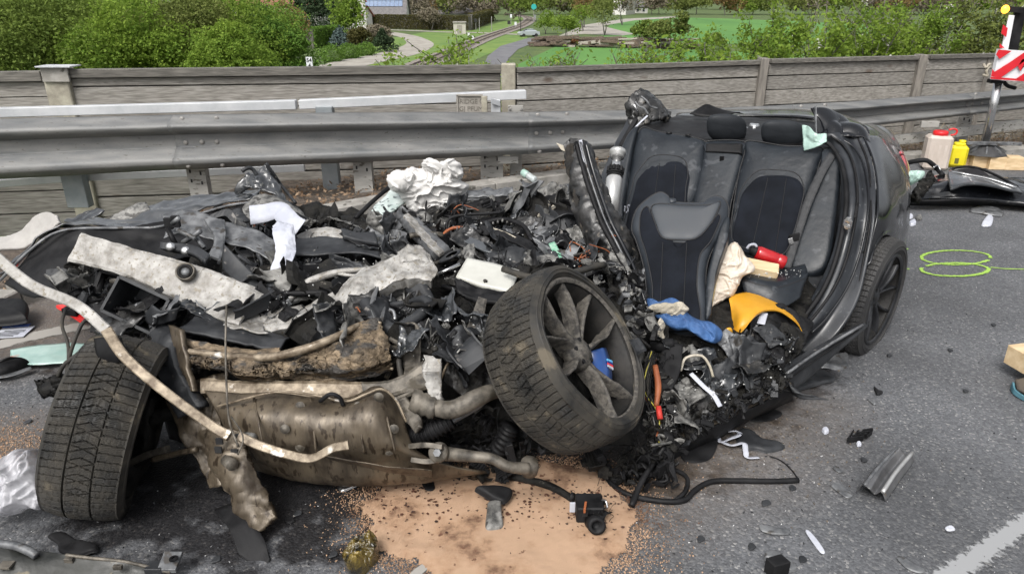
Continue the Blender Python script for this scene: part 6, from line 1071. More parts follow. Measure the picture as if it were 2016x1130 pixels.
# ---- left side: plastic boxes and duct
def openbox(name, p, x, y, z, m, par=car, t=.006):
    b = MB(); p = np.asarray(p)
    for s in (-1, 1): addbox(b, p+x*s, nrm(x)*t, y, z); addbox(b, p+y*s, x, nrm(y)*t, z)
    addbox(b, p-z, x, y, nrm(z)*t); return b.build(name, m, par)
x, y, z = axes((1, -.25, -.38), (.1, -1, .55)); openbox('air_duct', D(288, 606, 2.70), x*.115, y*.075, z*.09, C_plasg)
sheet('duct_tongue', [Q((282, 624, 2.62), (300, 640, 2.58), (345, 630, 2.55)), Q((300, 600, 2.6), (320, 612, 2.56), (352, 606, 2.54))], C_plasg, car, t=.006, n=(10, 10))
x, y, z = axes((1, .1, -.3), (0, -1, .8)); openbox('plastic_tray', D(222, 566, 2.95), x*.05, y*.05, z*.06, C_plas)
tube('black_strut', Q((198, 540, 2.95), (190, 600, 2.85), (196, 640, 2.8)), .022, C_plas, car, 8)
sheet('crash_box', [Q((300, 640, 2.62), (345, 648, 2.58)), Q((310, 700, 2.50), (352, 700, 2.46)), Q((330, 760, 2.40), (372, 752, 2.38)), Q((362, 820, 2.32), (402, 800, 2.30))], C_plasg, car, t=.05, n=(40, 14), cr_=.015, sc=10, seed=81)
sheet('crash_box_side', [Q((340, 640, 2.56), (360, 650, 2.5)), Q((356, 720, 2.44), (374, 720, 2.4)), Q((372, 770, 2.36), (388, 770, 2.34))], C_brown, car, t=.02, n=(40, 10), cr_=.01, sc=10, seed=82)
sheet('wheel_liner', [Q((330, 770, 2.45), (400, 745, 2.45), (450, 730, 2.45)), Q((360, 850, 2.35), (420, 860, 2.32), (440, 840, 2.34)), Q((420, 960, 2.22), (450, 950, 2.22), (470, 900, 2.26))], C_brown, car, t=.01, n=(50, 40), cr_=.035, sc=7)
sheet('lower_radiator_mount', [Q((415, 850, 2.26), (440, 845, 2.22), (480, 850, 2.2)), Q((420, 900, 2.2), (450, 900, 2.15), (490, 890, 2.16)), Q((460, 960, 2.12), (480, 965, 2.08), (515, 955, 2.10)), Q((492, 1040, 2.02), (515, 1042, 2.0), (548, 1020, 2.03))], C_brown, car, t=.03, n=(60, 30), cr_=.028, sc=8, seed=83, torn=.008)
for p in ((432, 868), (430, 885), (470, 860), (462, 890)): b = MB(); addbox(b, D(*p, 2.13), (.012, 0, 0), (0, .004, 0), (0, 0, .012)); b.build('mount_hole', M_dark, car)
tube('mount_bolt', [D(498, 862, 2.14), D(484, 858, 2.18)], .018, C_grey, car, 8, curve=False); tube('mount_bolt', [D(458, 915, 2.08), D(446, 905, 2.12)], .022, C_alloy, car, 8, curve=False)
sheet('black_deflector', [Q((420, 1000, 2.06), (450, 1040, 1.98), (470, 1090, 1.9)), Q((462, 990, 2.08), (490, 1040, 1.98), (512, 1120, 1.86)), Q((480, 1010, 2.05), (520, 1060, 1.95), (528, 1100, 1.88))], C_plas, car, t=.006, n=(30, 14), cr_=.012)
# golden strap (torn lower crossbar)
sp = Q((-14, 500, 2.46), (60, 560, 2.40), (150, 600, 2.32), (210, 650, 2.25), (248, 705, 2.18), (330, 775, 2.12), (420, 840, 2.08), (452, 858, 2.06))
def barbar(name, pts, w_, h_, m, par, n=60, cr_=.004, seed=0):
    P = cr(pts, n); T = nrm(np.gradient(P, axis=0)); V = nrm(CAM-P); U = nrm(np.cross(T, V)); V = np.cross(U, T); w_ = np.interp(np.linspace(0, 1, n), np.linspace(0, 1, len(w_)), w_)[:, None] if not np.isscalar(w_) else w_
    S = np.stack([P-U*w_-V*h_, P-U*w_+V*h_*.6, P-U*w_*.8+V*h_, P+U*w_*.8+V*h_, P+U*w_+V*h_*.6, P+U*w_-V*h_, P-U*w_-V*h_], 1); S = S+fbm(S, 16, 3, seed)[..., None]*cr_*V[:, None]; b = MB(); b.add(S, grid_f(n, 7)); b.f.append(np.array([[0, 1, 2, 3, 4, 5], [(n-1)*7+q for q in (5, 4, 3, 2, 1, 0)]])+b.n-n*7); return b.build(name, m, par)
barbar('torn_crossbar', sp[:4], .019, .010, C_bare, car); barbar('torn_crossbar', sp[3:], [.019, .017, .016, .018], .010, C_gold, car, seed=2)
barbar('torn_crossbar', Q((470, 858, 2.06), (520, 880, 2.04), (590, 900, 2.02), (620, 900, 2.02), (655, 882, 2.04), (686, 876, 2.05)), [.016, .015, .014, .016], .010, C_gold, car, seed=3)
tube('thin_cable', Q((446, 600, 2.5), (444, 680, 2.38), (446, 760, 2.25), (450, 820, 2.14), (458, 850, 2.05), (470, 880, 2.02)), .004, C_alloy, car, 6)
tube('thin_cable', Q((455, 820, 2.1), (475, 850, 2.04), (478, 870, 2.02), (468, 895, 2.0)), .003, C_alloy, car, 6)
# ---- condenser / radiator package
sheet('radiator_upper_bar', [Q((345, 655, 2.55), (372, 640, 2.60), (395, 612, 2.70)), Q((440, 670, 2.52), (450, 650, 2.58), (470, 640, 2.66)), Q((510, 688, 2.50), (520, 670, 2.56), (540, 660, 2.62)), Q((552, 690, 2.5), (560, 678, 2.54), (570, 668, 2.6))], C_plasg, car, t=.012, n=(50, 16), cr_=.012, sc=8, seed=91)
deep('radiator_lower_bar', [Q((342, 660, 2.52), (344, 672, 2.5)), Q((420, 680, 2.50), (420, 694, 2.48)), Q((500, 690, 2.48), (500, 700, 2.46)), Q((550, 688, 2.48), (555, 698, 2.46))], C_cool, .03, 92, n=(50, 8), cr_=.006)
rad = sheet('crushed_radiator', [Q((355, 685, 2.50), (360, 700, 2.44), (372, 712, 2.42)), Q((450, 700, 2.46), (450, 716, 2.40), (456, 728, 2.40)), Q((530, 712, 2.42), (530, 728, 2.35), (535, 742, 2.38)), Q((600, 700, 2.42), (610, 722, 2.34), (612, 746, 2.38)), Q((660, 675, 2.46), (680, 715, 2.33), (680, 748, 2.38)), Q((705, 645, 2.52), (730, 700, 2.36), (735, 742, 2.38)), Q((742, 632, 2.55), (762, 690, 2.42), (765, 730, 2.42))], C_cool, car, t=.05, n=(150, 50), cr_=.028, sc=7, seed=93, wrinkle=(.004, 26, 1))
tube('radiator_roll_edge', Q((356, 690, 2.46), (440, 700, 2.42), (520, 704, 2.38), (590, 690, 2.38), (650, 668, 2.42), (706, 640, 2.50)), [.012, .014, .016, .018, .016, .012], C_gold, car, 8)
for k in range(11): tube('radiator_tooth', [D(742+k*2.3, 634+k*9, 2.53-.012*k), D(750+k*2.3, 636+k*9, 2.51-.012*k)], .006, C_gold, rad, 5)
sheet('twisted_bracket', [Q((762, 668, 2.52), (800, 640, 2.54)), Q((790, 690, 2.48), (820, 636, 2.52)), Q((800, 720, 2.42), (832, 660, 2.48)), Q((798, 742, 2.36), (828, 720, 2.40))], C_alloy, car, t=.008, n=(40, 16), cr_=.02, sc=8, seed=95)
# ---- subframe beam, undertray
deep('front_crossmember', [Q((396, 748, 2.40), (396, 772, 2.36)), Q((480, 752, 2.38), (480, 776, 2.34)), Q((570, 752, 2.36), (570, 778, 2.32)), Q((715, 754, 2.34), (715, 780, 2.30))], C_gold, .06, 101, n=(60, 8), cr_=.004)
deep('crossmember_end', [Q((712, 754, 2.33), (716, 780, 2.29)), Q((760, 752, 2.33), (764, 778, 2.29)), Q((800, 738, 2.35), (806, 765, 2.31)), Q((835, 712, 2.38), (850, 740, 2.34))], C_alloy, .06, 102, n=(40, 10), cr_=.008)
for p, s in (((742, 680), .03), ((758, 700), .025)): pass
ut = sheet('undertray', [Q((405, 772, 2.34), (480, 776, 2.31), (570, 776, 2.28), (680, 786, 2.27), (718, 776, 2.27), (748, 766, 2.28), (790, 805, 2.28)), Q((430, 810, 2.26), (490, 820, 2.20), (580, 815, 2.17), (680, 820, 2.16), (740, 815, 2.16), (800, 850, 2.20)), Q((455, 855, 2.24), (520, 870, 2.17), (600, 865, 2.13), (690, 870, 2.12), (760, 870, 2.12), (822, 890, 2.16)), Q((480, 895, 2.25), (560, 910, 2.20), (640, 910, 2.17), (720, 912, 2.15), (800, 905, 2.16), (880, 915, 2.16)), Q((500, 918, 2.30), (580, 938, 2.25), (660, 948, 2.22), (740, 950, 2.20), (840, 944, 2.20), (950, 928, 2.2)), Q((520, 915, 2.5), (600, 925, 2.45), (700, 940, 2.4), (800, 935, 2.4), (860, 930, 2.4), (960, 920, 2.4))], C_brown, car, t=.008, n=(60, 90), cr_=.016, sc=4, seed=104)
for p in ((590, 800), (705, 800), (745, 782), (560, 845), (700, 850), (775, 845), (590, 880), (765, 888)): V, F = lathe_a([(0, .004), (.008, .004), (.014, -.002), (.018, -.004)], 12); b = MB(); b.add(frame(V, D(*p, 2.13 if p[1] > 830 else 2.20), (1, 0, 0), (0, .3, .9), (0, -.95, .3)), F); b.build('rivet', C_alloy, ut, True)
tube('undertray_clip', Q((630, 790, 2.22), (650, 776, 2.2), (668, 782, 2.2), (676, 798, 2.2)), .008, C_plas, ut, 6)
for k, (xa, xb) in enumerate(((500, 520), (612, 622), (700, 716), (752, 778))): tube('pressed_seam', Q((xa, 784, 2.26), ((xa+xb)/2, 835, 2.145), (xb, 890, 2.10)), .005, C_brown, ut, 6)
tube('undertray_lip', Q((428, 800, 2.24), (540, 772, 2.24), (620, 778, 2.24), (680, 790, 2.22), (720, 776, 2.22), (752, 766, 2.24), (780, 788, 2.24), (800, 830, 2.2)), .005, C_gold, ut, 6)
sheet('torn_flap', [Q((640, 895, 2.12), (760, 915, 2.10), (850, 925, 2.12)), Q((650, 902, 2.13), (760, 925, 2.14), (850, 938, 2.16))], C_brown, car, t=.004, n=(10, 24), cr_=.006)
# ---- right front: arms, joints, boots
sheet('strut_tower_bracket', [Q((838, 705, 2.36), (868, 710, 2.36)), Q((836, 735, 2.32), (870, 740, 2.32)), Q((842, 770, 2.30), (868, 772, 2.30)), Q((858, 800, 2.28), (872, 790, 2.28))], C_bare, car, t=.03, n=(30, 12), cr_=.012, sc=16, torn=.008, seed=111)
barbar('bracket_band', Q((832, 730, 2.28), (868, 728, 2.28)), .006, .006, C_bare, car, n=8)
deep('bracket_wing', [Q((740, 790, 2.3), (756, 800, 2.28)), Q((790, 760, 2.32), (800, 780, 2.3)), Q((835, 735, 2.32), (845, 760, 2.3))], C_alloy, .03, 112, n=(24, 10), cr_=.008)
sheet('bushing_plate', [Q((760, 795, 2.28), (800, 780, 2.28)), Q((800, 830, 2.24), (830, 822, 2.24)), Q((822, 852, 2.2), (828, 840, 2.2))], C_alloy, car, t=.02, n=(24, 10), cr_=.006)
V, F = lathe_a([(0, .05), (.035, .05), (.042, .035), (.036, .02), (.044, .005), (.038, -.01), (.045, -.02), (.04, -.05), (0, -.05)], 28); b = MB(); b.add(frame(V, D(833, 795, 2.26), nrm(np.array([.3, 0, .9])), nrm(np.array([0, 1, 0])), nrm(np.array([.85, -.3, -.25]))), F); b.build('bushing', C_alloy, car, True)
tube('control_arm', Q((845, 800, 2.26), (890, 806, 2.22), (935, 785, 2.24), (965, 772, 2.28), (990, 770, 2.34)), [.030, .034, .034, .030, .022], C_alloy, car, 14)
tube('tie_rod', Q((892, 828, 2.26), (940, 800, 2.28), (972, 775, 2.30)), [.012, .012, .008], C_galv, car, 8)
k_ = np.arange(46); P = cr(Q((812, 858, 2.25), (845, 850, 2.25), (890, 828, 2.27)), 46); V, F, F2 = tube_a(P, np.interp(np.linspace(0, 1, 46), [0, 1], [.038, .030])+.005*np.cos(k_*2*pi/4), 18); b = MB(); b.add(V, F); b.f.append(F2); b.build('bellows', C_plas, car, True)
P = cr(Q((1005, 840, 2.35), (985, 880, 2.35), (965, 900, 2.4)), 40); V, F, F2 = tube_a(P, .035+.005*np.cos(np.arange(40)*2*pi/4), 16); b = MB(); b.add(V, F); b.f.append(F2); b.build('bellows', C_plas, car, True)
la = tube('lower_arm', Q((880, 893, 2.14), (930, 898, 2.10), (970, 903, 2.09), (1000, 918, 2.08), (1040, 922, 2.10)), [.026, .020, .019, .020, .022], C_alloy, car, 12)
V, F = lathe_a([(.012, .026), (.03, .026), (.036, .015), (.036, -.02), (.02, -.026)], 24); b = MB(); b.add(frame(V, D(864, 890, 2.12), nrm(np.array([1, 0, 0])), nrm(np.array([0, .5, .8])), nrm(np.array([0, -.8, .5]))), F); b.build('arm_eye', C_alloy, la, True)
V, F = lathe_a([(0, .03), (.014, .03), (.016, .01)], 6); b = MB(); b.add(frame(V, D(862, 890, 2.10), (1, 0, 0), nrm(np.array([0, .5, .8])), nrm(np.array([0, -.8, .5]))), F); b.build('arm_bolt', C_galv, la)
barbar('arm_yoke', Q((808, 878, 2.16), (840, 876, 2.12), (872, 880, 2.10)), .010, .012, C_alloy, car, n=14); barbar('arm_yoke', Q((812, 905, 2.14), (845, 908, 2.12), (880, 900, 2.12)), .010, .012, C_alloy, car, n=14)
V, F = lathe_a([(0, .03), (.03, .025), (.036, .0), (.03, -.03), (0, -.03)], 20); b = MB(); b.add(frame(V, D(1042, 918, 2.14), (1, 0, 0), nrm(np.array([0, 1, .2])), nrm(np.array([0, -.2, 1]))), F); b.build('ball_joint', C_alloy, la, True)
# wheel house liner between radiator and wheel
sheet('torn_wheel_liner', [Q((940, 665, 2.60), (910, 690, 2.55), (880, 720, 2.50), (870, 750, 2.48)), Q((985, 690, 2.62), (950, 710, 2.56), (925, 735, 2.50), (905, 775, 2.44)), Q((1000, 740, 2.6), (980, 755, 2.52), (960, 770, 2.48), (935, 800, 2.42))], mat('glossy_torn_liner', (.012, .012, .013), (.05, .048, .044), sc=9, rough=.25, r2=.7, bump=.9, bsc=30, bdist=.012), car, t=.006, n=(40, 40), cr_=.022, sc=9, seed=121)
tube('liner_edge', Q((955, 655, 2.55), (915, 680, 2.52), (885, 710, 2.47), (868, 745, 2.44)), .006, C_gold, car, 6)
deep('muddy_strut', [Q((944, 586, 2.78), (956, 590, 2.78)), Q((930, 625, 2.68), (948, 630, 2.68)), Q((915, 660, 2.6), (935, 665, 2.6))], C_mud, .02, 122, n=(24, 8), cr_=.01)
sheet('crushed_plates', [Q((865, 600, 2.85), (920, 640, 2.7)), Q((860, 680, 2.66), (905, 690, 2.6))], C_soot, car, t=.02, n=(24, 24), cr_=.03, sc=9)
# ---- parts hanging round the left wheel
tube('tie_rod', Q((300, 905, 2.30), (345, 893, 2.28), (388, 884, 2.26)), .012, C_brown, car, 8)
barbar('left_control_arm', Q((255, 912, 2.36), (290, 895, 2.33), (330, 884, 2.3)), .014, .014, C_alloy, car, n=16)
P = cr(Q((238, 955, 2.36), (262, 935, 2.34)), 26); V, F, F2 = tube_a(P, .028+.006*np.cos(np.arange(26)*2*pi/5), 14); b = MB(); b.add(V, F); b.f.append(F2); b.build('bellows', C_gold, car, True)
tube('stub_axle', Q((250, 850, 2.42), (310, 820, 2.40), (380, 800, 2.42)), [.04, .03, .03], C_soot, car, 12)
sheet('hub_carrier', [Q((255, 790, 2.45), (310, 780, 2.42)), Q((250, 850, 2.42), (300, 850, 2.38)), Q((262, 930, 2.38), (300, 900, 2.36))], C_soot, car, t=.05, n=(24, 16), cr_=.03)
sheet('left_liner', [Q((290, 690, 2.55), (350, 720, 2.5)), Q((320, 780, 2.6), (400, 800, 2.5)), Q((340, 860, 2.6), (420, 880, 2.45))], C_plas, car, t=.01, n=(20, 16), cr_=.02)
tube('brake_hose', Q((215, 670, 2.3), (180, 680, 2.28), (150, 700, 2.26), (125, 720, 2.25), (112, 745, 2.24)), [.012, .011, .009, .008, .008], C_rub, car, 8)
tube('brake_hose', Q((178, 625, 2.35), (160, 640, 2.32), (140, 690, 2.27), (130, 740, 2.24)), .007, C_rub, car, 7)
tube('brake_hose', Q((130, 605, 2.45), (122, 640, 2.38), (134, 680, 2.3), (134, 735, 2.24)), .006, C_rub, car, 7)
sheet('hose_bracket', [Q((88, 748, 2.26), (120, 742, 2.25), (140, 760, 2.24)), Q((92, 772, 2.25), (118, 776, 2.23), (140, 786, 2.23))], C_soot, car, t=.04, n=(20, 20), cr_=.04, sc=20)
sheet('brake_scoop', [Q((200, 668, 2.28), (235, 664, 2.25)), Q((205, 700, 2.24), (240, 690, 2.22)), Q((220, 716, 2.24), (248, 700, 2.22))], C_plas, car, t=.04, n=(14, 10), cr_=.015)
# ---- cabin floor edge / right sill
sheet('torn_floor', [Q((1290, 690, 2.86), (1360, 670, 2.92), (1440, 640, 3.0), (1520, 640, 3.02), (1580, 660, 3.0)), Q((1300, 760, 2.70), (1370, 740, 2.76), (1450, 720, 2.82), (1520, 710, 2.86), (1570, 700, 2.92)), Q((1310, 820, 2.58), (1380, 800, 2.62), (1450, 775, 2.68), (1510, 750, 2.76), (1550, 730, 2.84)), Q((1305, 870, 2.48), (1380, 835, 2.54), (1450, 800, 2.62), (1510, 770, 2.72), (1550, 745, 2.82))], C_soot, car, t=.01, n=(60, 90), cr_=.05, sc=8, seed=131)
for k, (rows_, m, s) in enumerate([([(1400, 670, 2.86), (1430, 650, 2.9)], C_galv, 1), ([(1440, 690, 2.84), (1475, 660, 2.9)], C_plasg, 2), ([(1340, 790, 2.6), (1400, 770, 2.66)], C_tornb, 3), ([(1310, 770, 2.62), (1350, 745, 2.68)], C_grey, 4), ([(1480, 650, 2.9), (1515, 640, 2.96)], C_plasg, 5), ([(1400, 730, 2.72), (1450, 712, 2.78)], C_tornb, 6)]):
    a, c = rows_; sheet('bent_floor_plate', [Q(a, c), Q((a[0]+22, a[1]+18, a[2]-.04), (c[0]+22, c[1]+20, c[2]-.05)), Q((a[0]+38, a[1]+40, a[2]-.10), (c[0]+45, c[1]+36, c[2]-.1))], m, car, t=.006, n=(20, 16), cr_=.025, sc=14, torn=.01, seed=140+s)
barbar('sill_flange', Q((1290, 885, 2.44), (1360, 850, 2.50), (1440, 812, 2.57), (1500, 782, 2.64), (1552, 752, 2.74)), .016, .010, C_brown, car, seed=7)
sheet('sill_underside', [Q((1292, 890, 2.43), (1400, 838, 2.53), (1500, 790, 2.63), (1560, 752, 2.74)), Q((1320, 905, 2.46), (1400, 862, 2.55), (1500, 806, 2.66), (1560, 775, 2.74)), Q((1340, 905, 2.6), (1420, 860, 2.7), (1500, 815, 2.8), (1560, 785, 2.85))], C_plas, car, t=.006, n=(16, 50), cr_=.012)
ss = deep('sill_cover', [Q((1702, 638, 3.08), (1708, 642, 3.08)), Q((1640, 672, 2.95), (1650, 690, 2.95)), Q((1590, 700, 2.86), (1600, 735, 2.86)), Q((1544, 728, 2.76), (1556, 770, 2.76))], C_plasg, .02, 150, n=(50, 14), cr_=.003)
tube('sill_groove', Q((1698, 640, 3.05), (1640, 674, 2.92), (1590, 706, 2.83), (1548, 736, 2.73)), .007, C_galv, ss, 6); tube('sill_groove', Q((1690, 650, 3.04), (1640, 684, 2.92), (1594, 716, 2.83), (1552, 748, 2.73)), .004, C_plas, ss, 6)
sheet('rocker_end', [Q((1544, 735, 2.75), (1560, 775, 2.72)), Q((1552, 755, 2.7), (1580, 786, 2.66)), Q((1560, 772, 2.68), (1632, 788, 2.62))], C_plasg, car, t=.008, n=(16, 12), cr_=.008)
sheet('torn_trim_mass', [Q((1480, 600, 3.06), (1540, 610, 3.1), (1590, 640, 3.1)), Q((1470, 640, 2.96), (1530, 650, 2.98), (1580, 670, 3.0)), Q((1480, 690, 2.86), (1530, 700, 2.88), (1570, 700, 2.92))], C_plas, car, t=.01, n=(36, 36), cr_=.045, sc=9, seed=160)
strap('silver_tube', Q((1500, 615, 3.0), (1486, 640, 2.95), (1476, 665, 2.9)), .03, C_galv, car); strap('white_film', Q((1504, 616, 2.98), (1498, 638, 2.93)), .035, C_wcl, car)
fr_ = [[(1290, 690), (1500, 640), (1570, 660), (1550, 740), (1400, 810), (1310, 860)], [(1340, 840), (1550, 740), (1550, 755), (1350, 860)]]
fragments('floor_wreckage', fr_, 300, (C_soot, C_soot, C_plas, C_plas, C_plasg), car, size=(.2, .65), dfun=lambda x, y: float(np.interp(y, [640, 700, 760, 850], [2.98, 2.84, 2.68, 2.48]))-.03, jit=.03)
tube('white_belt_end', Q((1340, 730, 2.66), (1350, 705, 2.68), (1380, 700, 2.70), (1396, 718, 2.66), (1404, 742, 2.62)), .006, C_cream, car, 6)
strap('white_strap', Q((1360, 735, 2.64), (1385, 760, 2.58), (1405, 778, 2.54), (1418, 800, 2.5)), .020, C_wcl, car, wdir=(0, -.6, 1))
sheet('black_flap', [Q((1310, 670, 2.76), (1345, 680, 2.72)), Q((1298, 720, 2.66), (1340, 730, 2.62)), Q((1298, 770, 2.56), (1322, 770, 2.54))], C_plas, car, t=.006, n=(20, 12), cr_=.01)
tube('black_mirror_housing', Q((1282, 678, 2.76), (1300, 680, 2.74), (1326, 676, 2.74)), [.025, .03, .022], C_plas, car, 12)
tube('orange_cable', Q((1290, 720, 2.62), (1296, 760, 2.54), (1292, 800, 2.48)), [.012, .014, .010], C_orange, car, 8); tube('orange_cable', Q((1296, 800, 2.46), (1300, 825, 2.42)), .012, mat('red_cable', (.45, .03, .02)), car, 8)
for k in range(14):
    a = rs.uniform(-1, 1, 8)*10; tube('loose_wire', Q((1285+a[0], 700+a[1], 2.66), (1270+a[2], 760+a[3], 2.56), (1290+a[4], 820+a[5], 2.46), (1300+a[6], 865+a[7], 2.38)), .0028, (C_plas, C_grey, C_plas, C_soot, C_rub, C_plas, mat('yellow_wire', (.4, .35, .05)), C_orange)[k % 8], car, 5)
fragments('hinge_wreckage', [[(1276, 700), (1318, 700), (1325, 880), (1282, 890), (1284, 800)]], 160, (C_soot, C_plas, C_grey), car, size=(.25, .7), dfun=lambda x, y: float(np.interp(y, [680, 760, 880], [2.78, 2.62, 2.42])))
fragments('underbody_wreckage', [[(820, 860), (1000, 800), (1080, 880), (1040, 960), (880, 930)], [(1160, 890), (1330, 880), (1330, 960), (1200, 960)]], 150, (C_soot, C_plas, C_plas), car, size=(.3, .9), dfun=lambda x, y: float(np.interp(y, [800, 880, 960], [2.48, 2.38, 2.3])))
# ================================================================ things in and around the wreck
UPV = np.array([0, 0, 1.])
def tp(name, label, cat, fn, *a, group=None, **k):     # a thing that is one part under an Empty is not needed: tag the mesh itself
    o = fn(name, *a, **k); o = o[0] if isinstance(o, tuple) else o; return tag(o, label, cat, group)
def blob(name, px, d, T, m, parent=None, crumple=.02, seed=0, sc=7, back=.05, n=150, pw=2.4, c=None, dfn=None, fr_=.0, N=None, fine=.0, pleat=None):
    P = np.array([D(p[0], p[1], p[2] if len(p) > 2 else (dfn(*p) if dfn else d)) for p in px]); Qq = cr(np.vstack([P, P, P]), 3*n+1)[n:2*n]; cc = P.mean(0) if c is None else D(c[0], c[1], d)
    Nn = nrm(CAM-cc) if N is None else nrm(np.asarray(N, float)); rr = np.concatenate([[0], np.linspace(.04, .9, 34), [.95, .98, 1]]); hh = T*np.clip(1-rr**pw, 0, 1)**.5
    Qq = Qq+fbm(Qq, 60, 2, seed)[:, None]*fr_*nrm(Qq-cc); S = cc+(Qq[None]-cc)*rr[:, None, None]+Nn*hh[:, None, None]
    w_ = (rr**.5)[:, None]*.4+.6; S = S+Nn*((fbm(S+seed, sc, 4, seed, True)*crumple+fbm(S, sc*4, 2, seed+2, True)*fine)*w_)[..., None]; S = S+fbm(S, sc*1.4, 2, seed+7)[..., None]*np.array([.5, .2, .6])*crumple*(1-rr[:, None, None]**8)
    if pleat:
        Wp = S*np.array([1, .7, 1.25])+.10*np.stack([fbm(S, 6, 2, seed+11+k) for k in range(3)], -1); q_ = np.clip(1-np.abs(fbm(Wp, pleat[0], 1, seed+3))*2.6, 0, 1)**1.5; q2 = np.clip(1-np.abs(fbm(Wp, pleat[0]*1.9, 1, seed+5))*2.6, 0, 1)**1.5
        S = S+Nn*((q_+.5*q2)*pleat[1]*(1-rr**14)[:, None])[..., None]
    B_ = (cc+(Qq[None]-cc)*np.array([.99, .8, .4, 0])[:, None, None]-Nn*back*np.array([.6, 1, 1, 1])[:, None, None]); S = np.concatenate([S, B_]); S = np.swapaxes(S, 0, 1); b = MB(); b.add(S, grid_f(n, S.shape[1], True)); return b.build(name, m, parent, True)
# airbag (part of the car)
blob('airbag', [(762, 352), (775, 338), (796, 334), (814, 330), (832, 332), (836, 318), (850, 312), (866, 320), (884, 312), (902, 320), (914, 340), (910, 356), (922, 366), (916, 388), (900, 410), (880, 424), (845, 430), (815, 424), (798, 402), (786, 384), (768, 372)], 4.15, .17, C_airb, car, .020, 4, 3.2, pleat=(11, .030), n=320, pw=2.0, c=(846, 378), fr_=.012, fine=.004)
blob('airbag_fold', [(762, 352), (778, 338), (800, 336), (818, 345), (812, 366), (796, 380), (772, 372)], 4.02, .07, C_airb, car, .012, 14, 5, pleat=(9, .018), n=120, pw=2.0, fr_=.010, fine=.002)
blob('airbag_fold', [(832, 332), (836, 316), (852, 312), (868, 320), (886, 312), (904, 322), (912, 344), (888, 352), (856, 350)], 4.05, .06, C_airb, car, .012, 15, 5, pleat=(10, .018), n=120, pw=2.0, fr_=.012, fine=.002)
# white gauze strips
o = strap('gauze_strip', Q((492, 424, 3.55), (520, 420, 3.55), (548, 414, 3.55), (560, 424, 3.50), (575, 440, 3.42), (590, 450, 3.36)), .10, C_wcl, None, n=60, wdir=(0, -.5, 1), tw=(.6, .2, .5)); tag(o, 'white gauze strip bridging sideways over the torn engine bay', 'gauze')
o = sheet('gauze_strip', [Q((538, 446, 3.30), (556, 440, 3.30), (578, 446, 3.28)), Q((540, 470, 3.20), (560, 472, 3.18), (582, 480, 3.18)), Q((544, 500, 3.10), (562, 505, 3.08), (580, 505, 3.10)), Q((536, 530, 3.02), (552, 540, 2.98), (566, 530, 3.02)), Q((532, 552, 2.98), (545, 558, 2.95), (552, 555, 2.96))], C_wcl, None, t=.003, n=(60, 30), cr_=.02, sc=12, torn=.004); tag(o, 'white gauze strip hanging down in front of the crumpled rails', 'gauze')
# rescue ram
rt_ = thing('rescue_ram', 'silver telescopic rescue ram standing between torn pillar and rear seat', 'rescue ram', tuple(D(1200, 430, 3.75)))
a, c = D(1200, 425, 3.72), D(1217, 296, 4.0); ax = nrm(c-a); L0 = np.linalg.norm(c-a); xx, yy, _ = axes(np.cross(ax, [0, 1, 0])); xx = nrm(np.cross(ax, [0, 1, 0])); yy = np.cross(ax, xx)
def rp_(prof, nm_, m, n=24): V, F = lathe_a(prof, n); b = MB(); b.add(frame(V, a, xx, yy, ax), F); b.build(nm_, m, rt_, True)
rp_([(0, 0), (.045, 0), (.045, L0*.55), (.038, L0*.58), (0, L0*.58)], 'outer_cylinder', C_ram); rp_([(.03, L0*.55), (.03, L0*.72), (0, L0*.72)], 'inner_cylinder', C_ram); rp_([(.025, L0*.7), (.025, L0*.9), (.0, L0*.9)], 'piston', C_chrome)
rp_([(.02, L0*.88), (.04, L0*.885), (.038, L0*.93), (.046, L0*.94), (.046, L0*.99), (.02, L0), (0, L0)], 'ram_head', C_ram)
V, F = lathe_a([(.03, -.014), (.05, -.014), (.05, .014), (.03, .014)], 48); rr = np.where(np.arange(48) % 4 < 2, 1.0, .86); V = V.reshape(48, 4, 3).copy(); V[:, 1:3, :2] *= rr[:, None, None]; b = MB(); b.add(frame(V.reshape(-1, 3)+np.array([0, 0, L0*.68]), a, xx, yy, ax), F); b.build('control_ring', C_plas, rt_)
for h_ in (.59, .63): rp_([(.040, L0*h_-.006), (.044, L0*h_-.006), (.044, L0*h_+.006), (.04, L0*h_+.006)], 'collar', C_plas)
o = strap('white_strip', Q((1192, 372, 3.95), (1184, 380, 3.95), (1176, 388, 3.95)), .02, C_wcl, None); tag(o, 'short white strip beside the rescue ram', 'strip')
# red bottle
rb = thing('water_bottle', 'red translucent drinking bottle lying on the back seat', 'bottle', tuple(D(1510, 510, 3.42))); a, c = D(1545, 518, 3.36), D(1472, 490, 3.40); ax = nrm(c-a); L0 = np.linalg.norm(c-a); xx = nrm(np.cross(ax, UPV)); yy = np.cross(ax, xx)
M_rb = mat('red_translucent_plastic', (.42, .008, .012), (.55, .015, .02), sc=4, rough=.12, coat=.5, trans=.25, bump=0)
def lt_(o_, prof, nm_, m, par, n=28): V, F = lathe_a(prof, n); b = MB(); b.add(frame(V, o_, xx, yy, ax), F); return b.build(nm_, m, par, True)
lt_(a, [(0, 0), (.030, 0), (.036, .006), (.036, L0*.2), (.033, L0*.22), (.036, L0*.24), (.036, L0*.7), (.030, L0*.78), (0, L0*.78)], 'bottle_body', M_rb, rb); lt_(a, [(0, L0*.76), (.026, L0*.76), (.027, L0*.84), (.018, L0*.86), (.018, L0*.93), (0, L0*.94)], 'cap', C_plas, rb)
b = MB(); addtube(b, cr([a+ax*L0*.82+yy*-.026, a+ax*L0*.9-yy*.034, a+ax*L0*1.0-yy*.02, a+ax*L0*1.02+yy*.0], 14), .007, 7); b.build('carry_loop', C_wcl, rb, True)
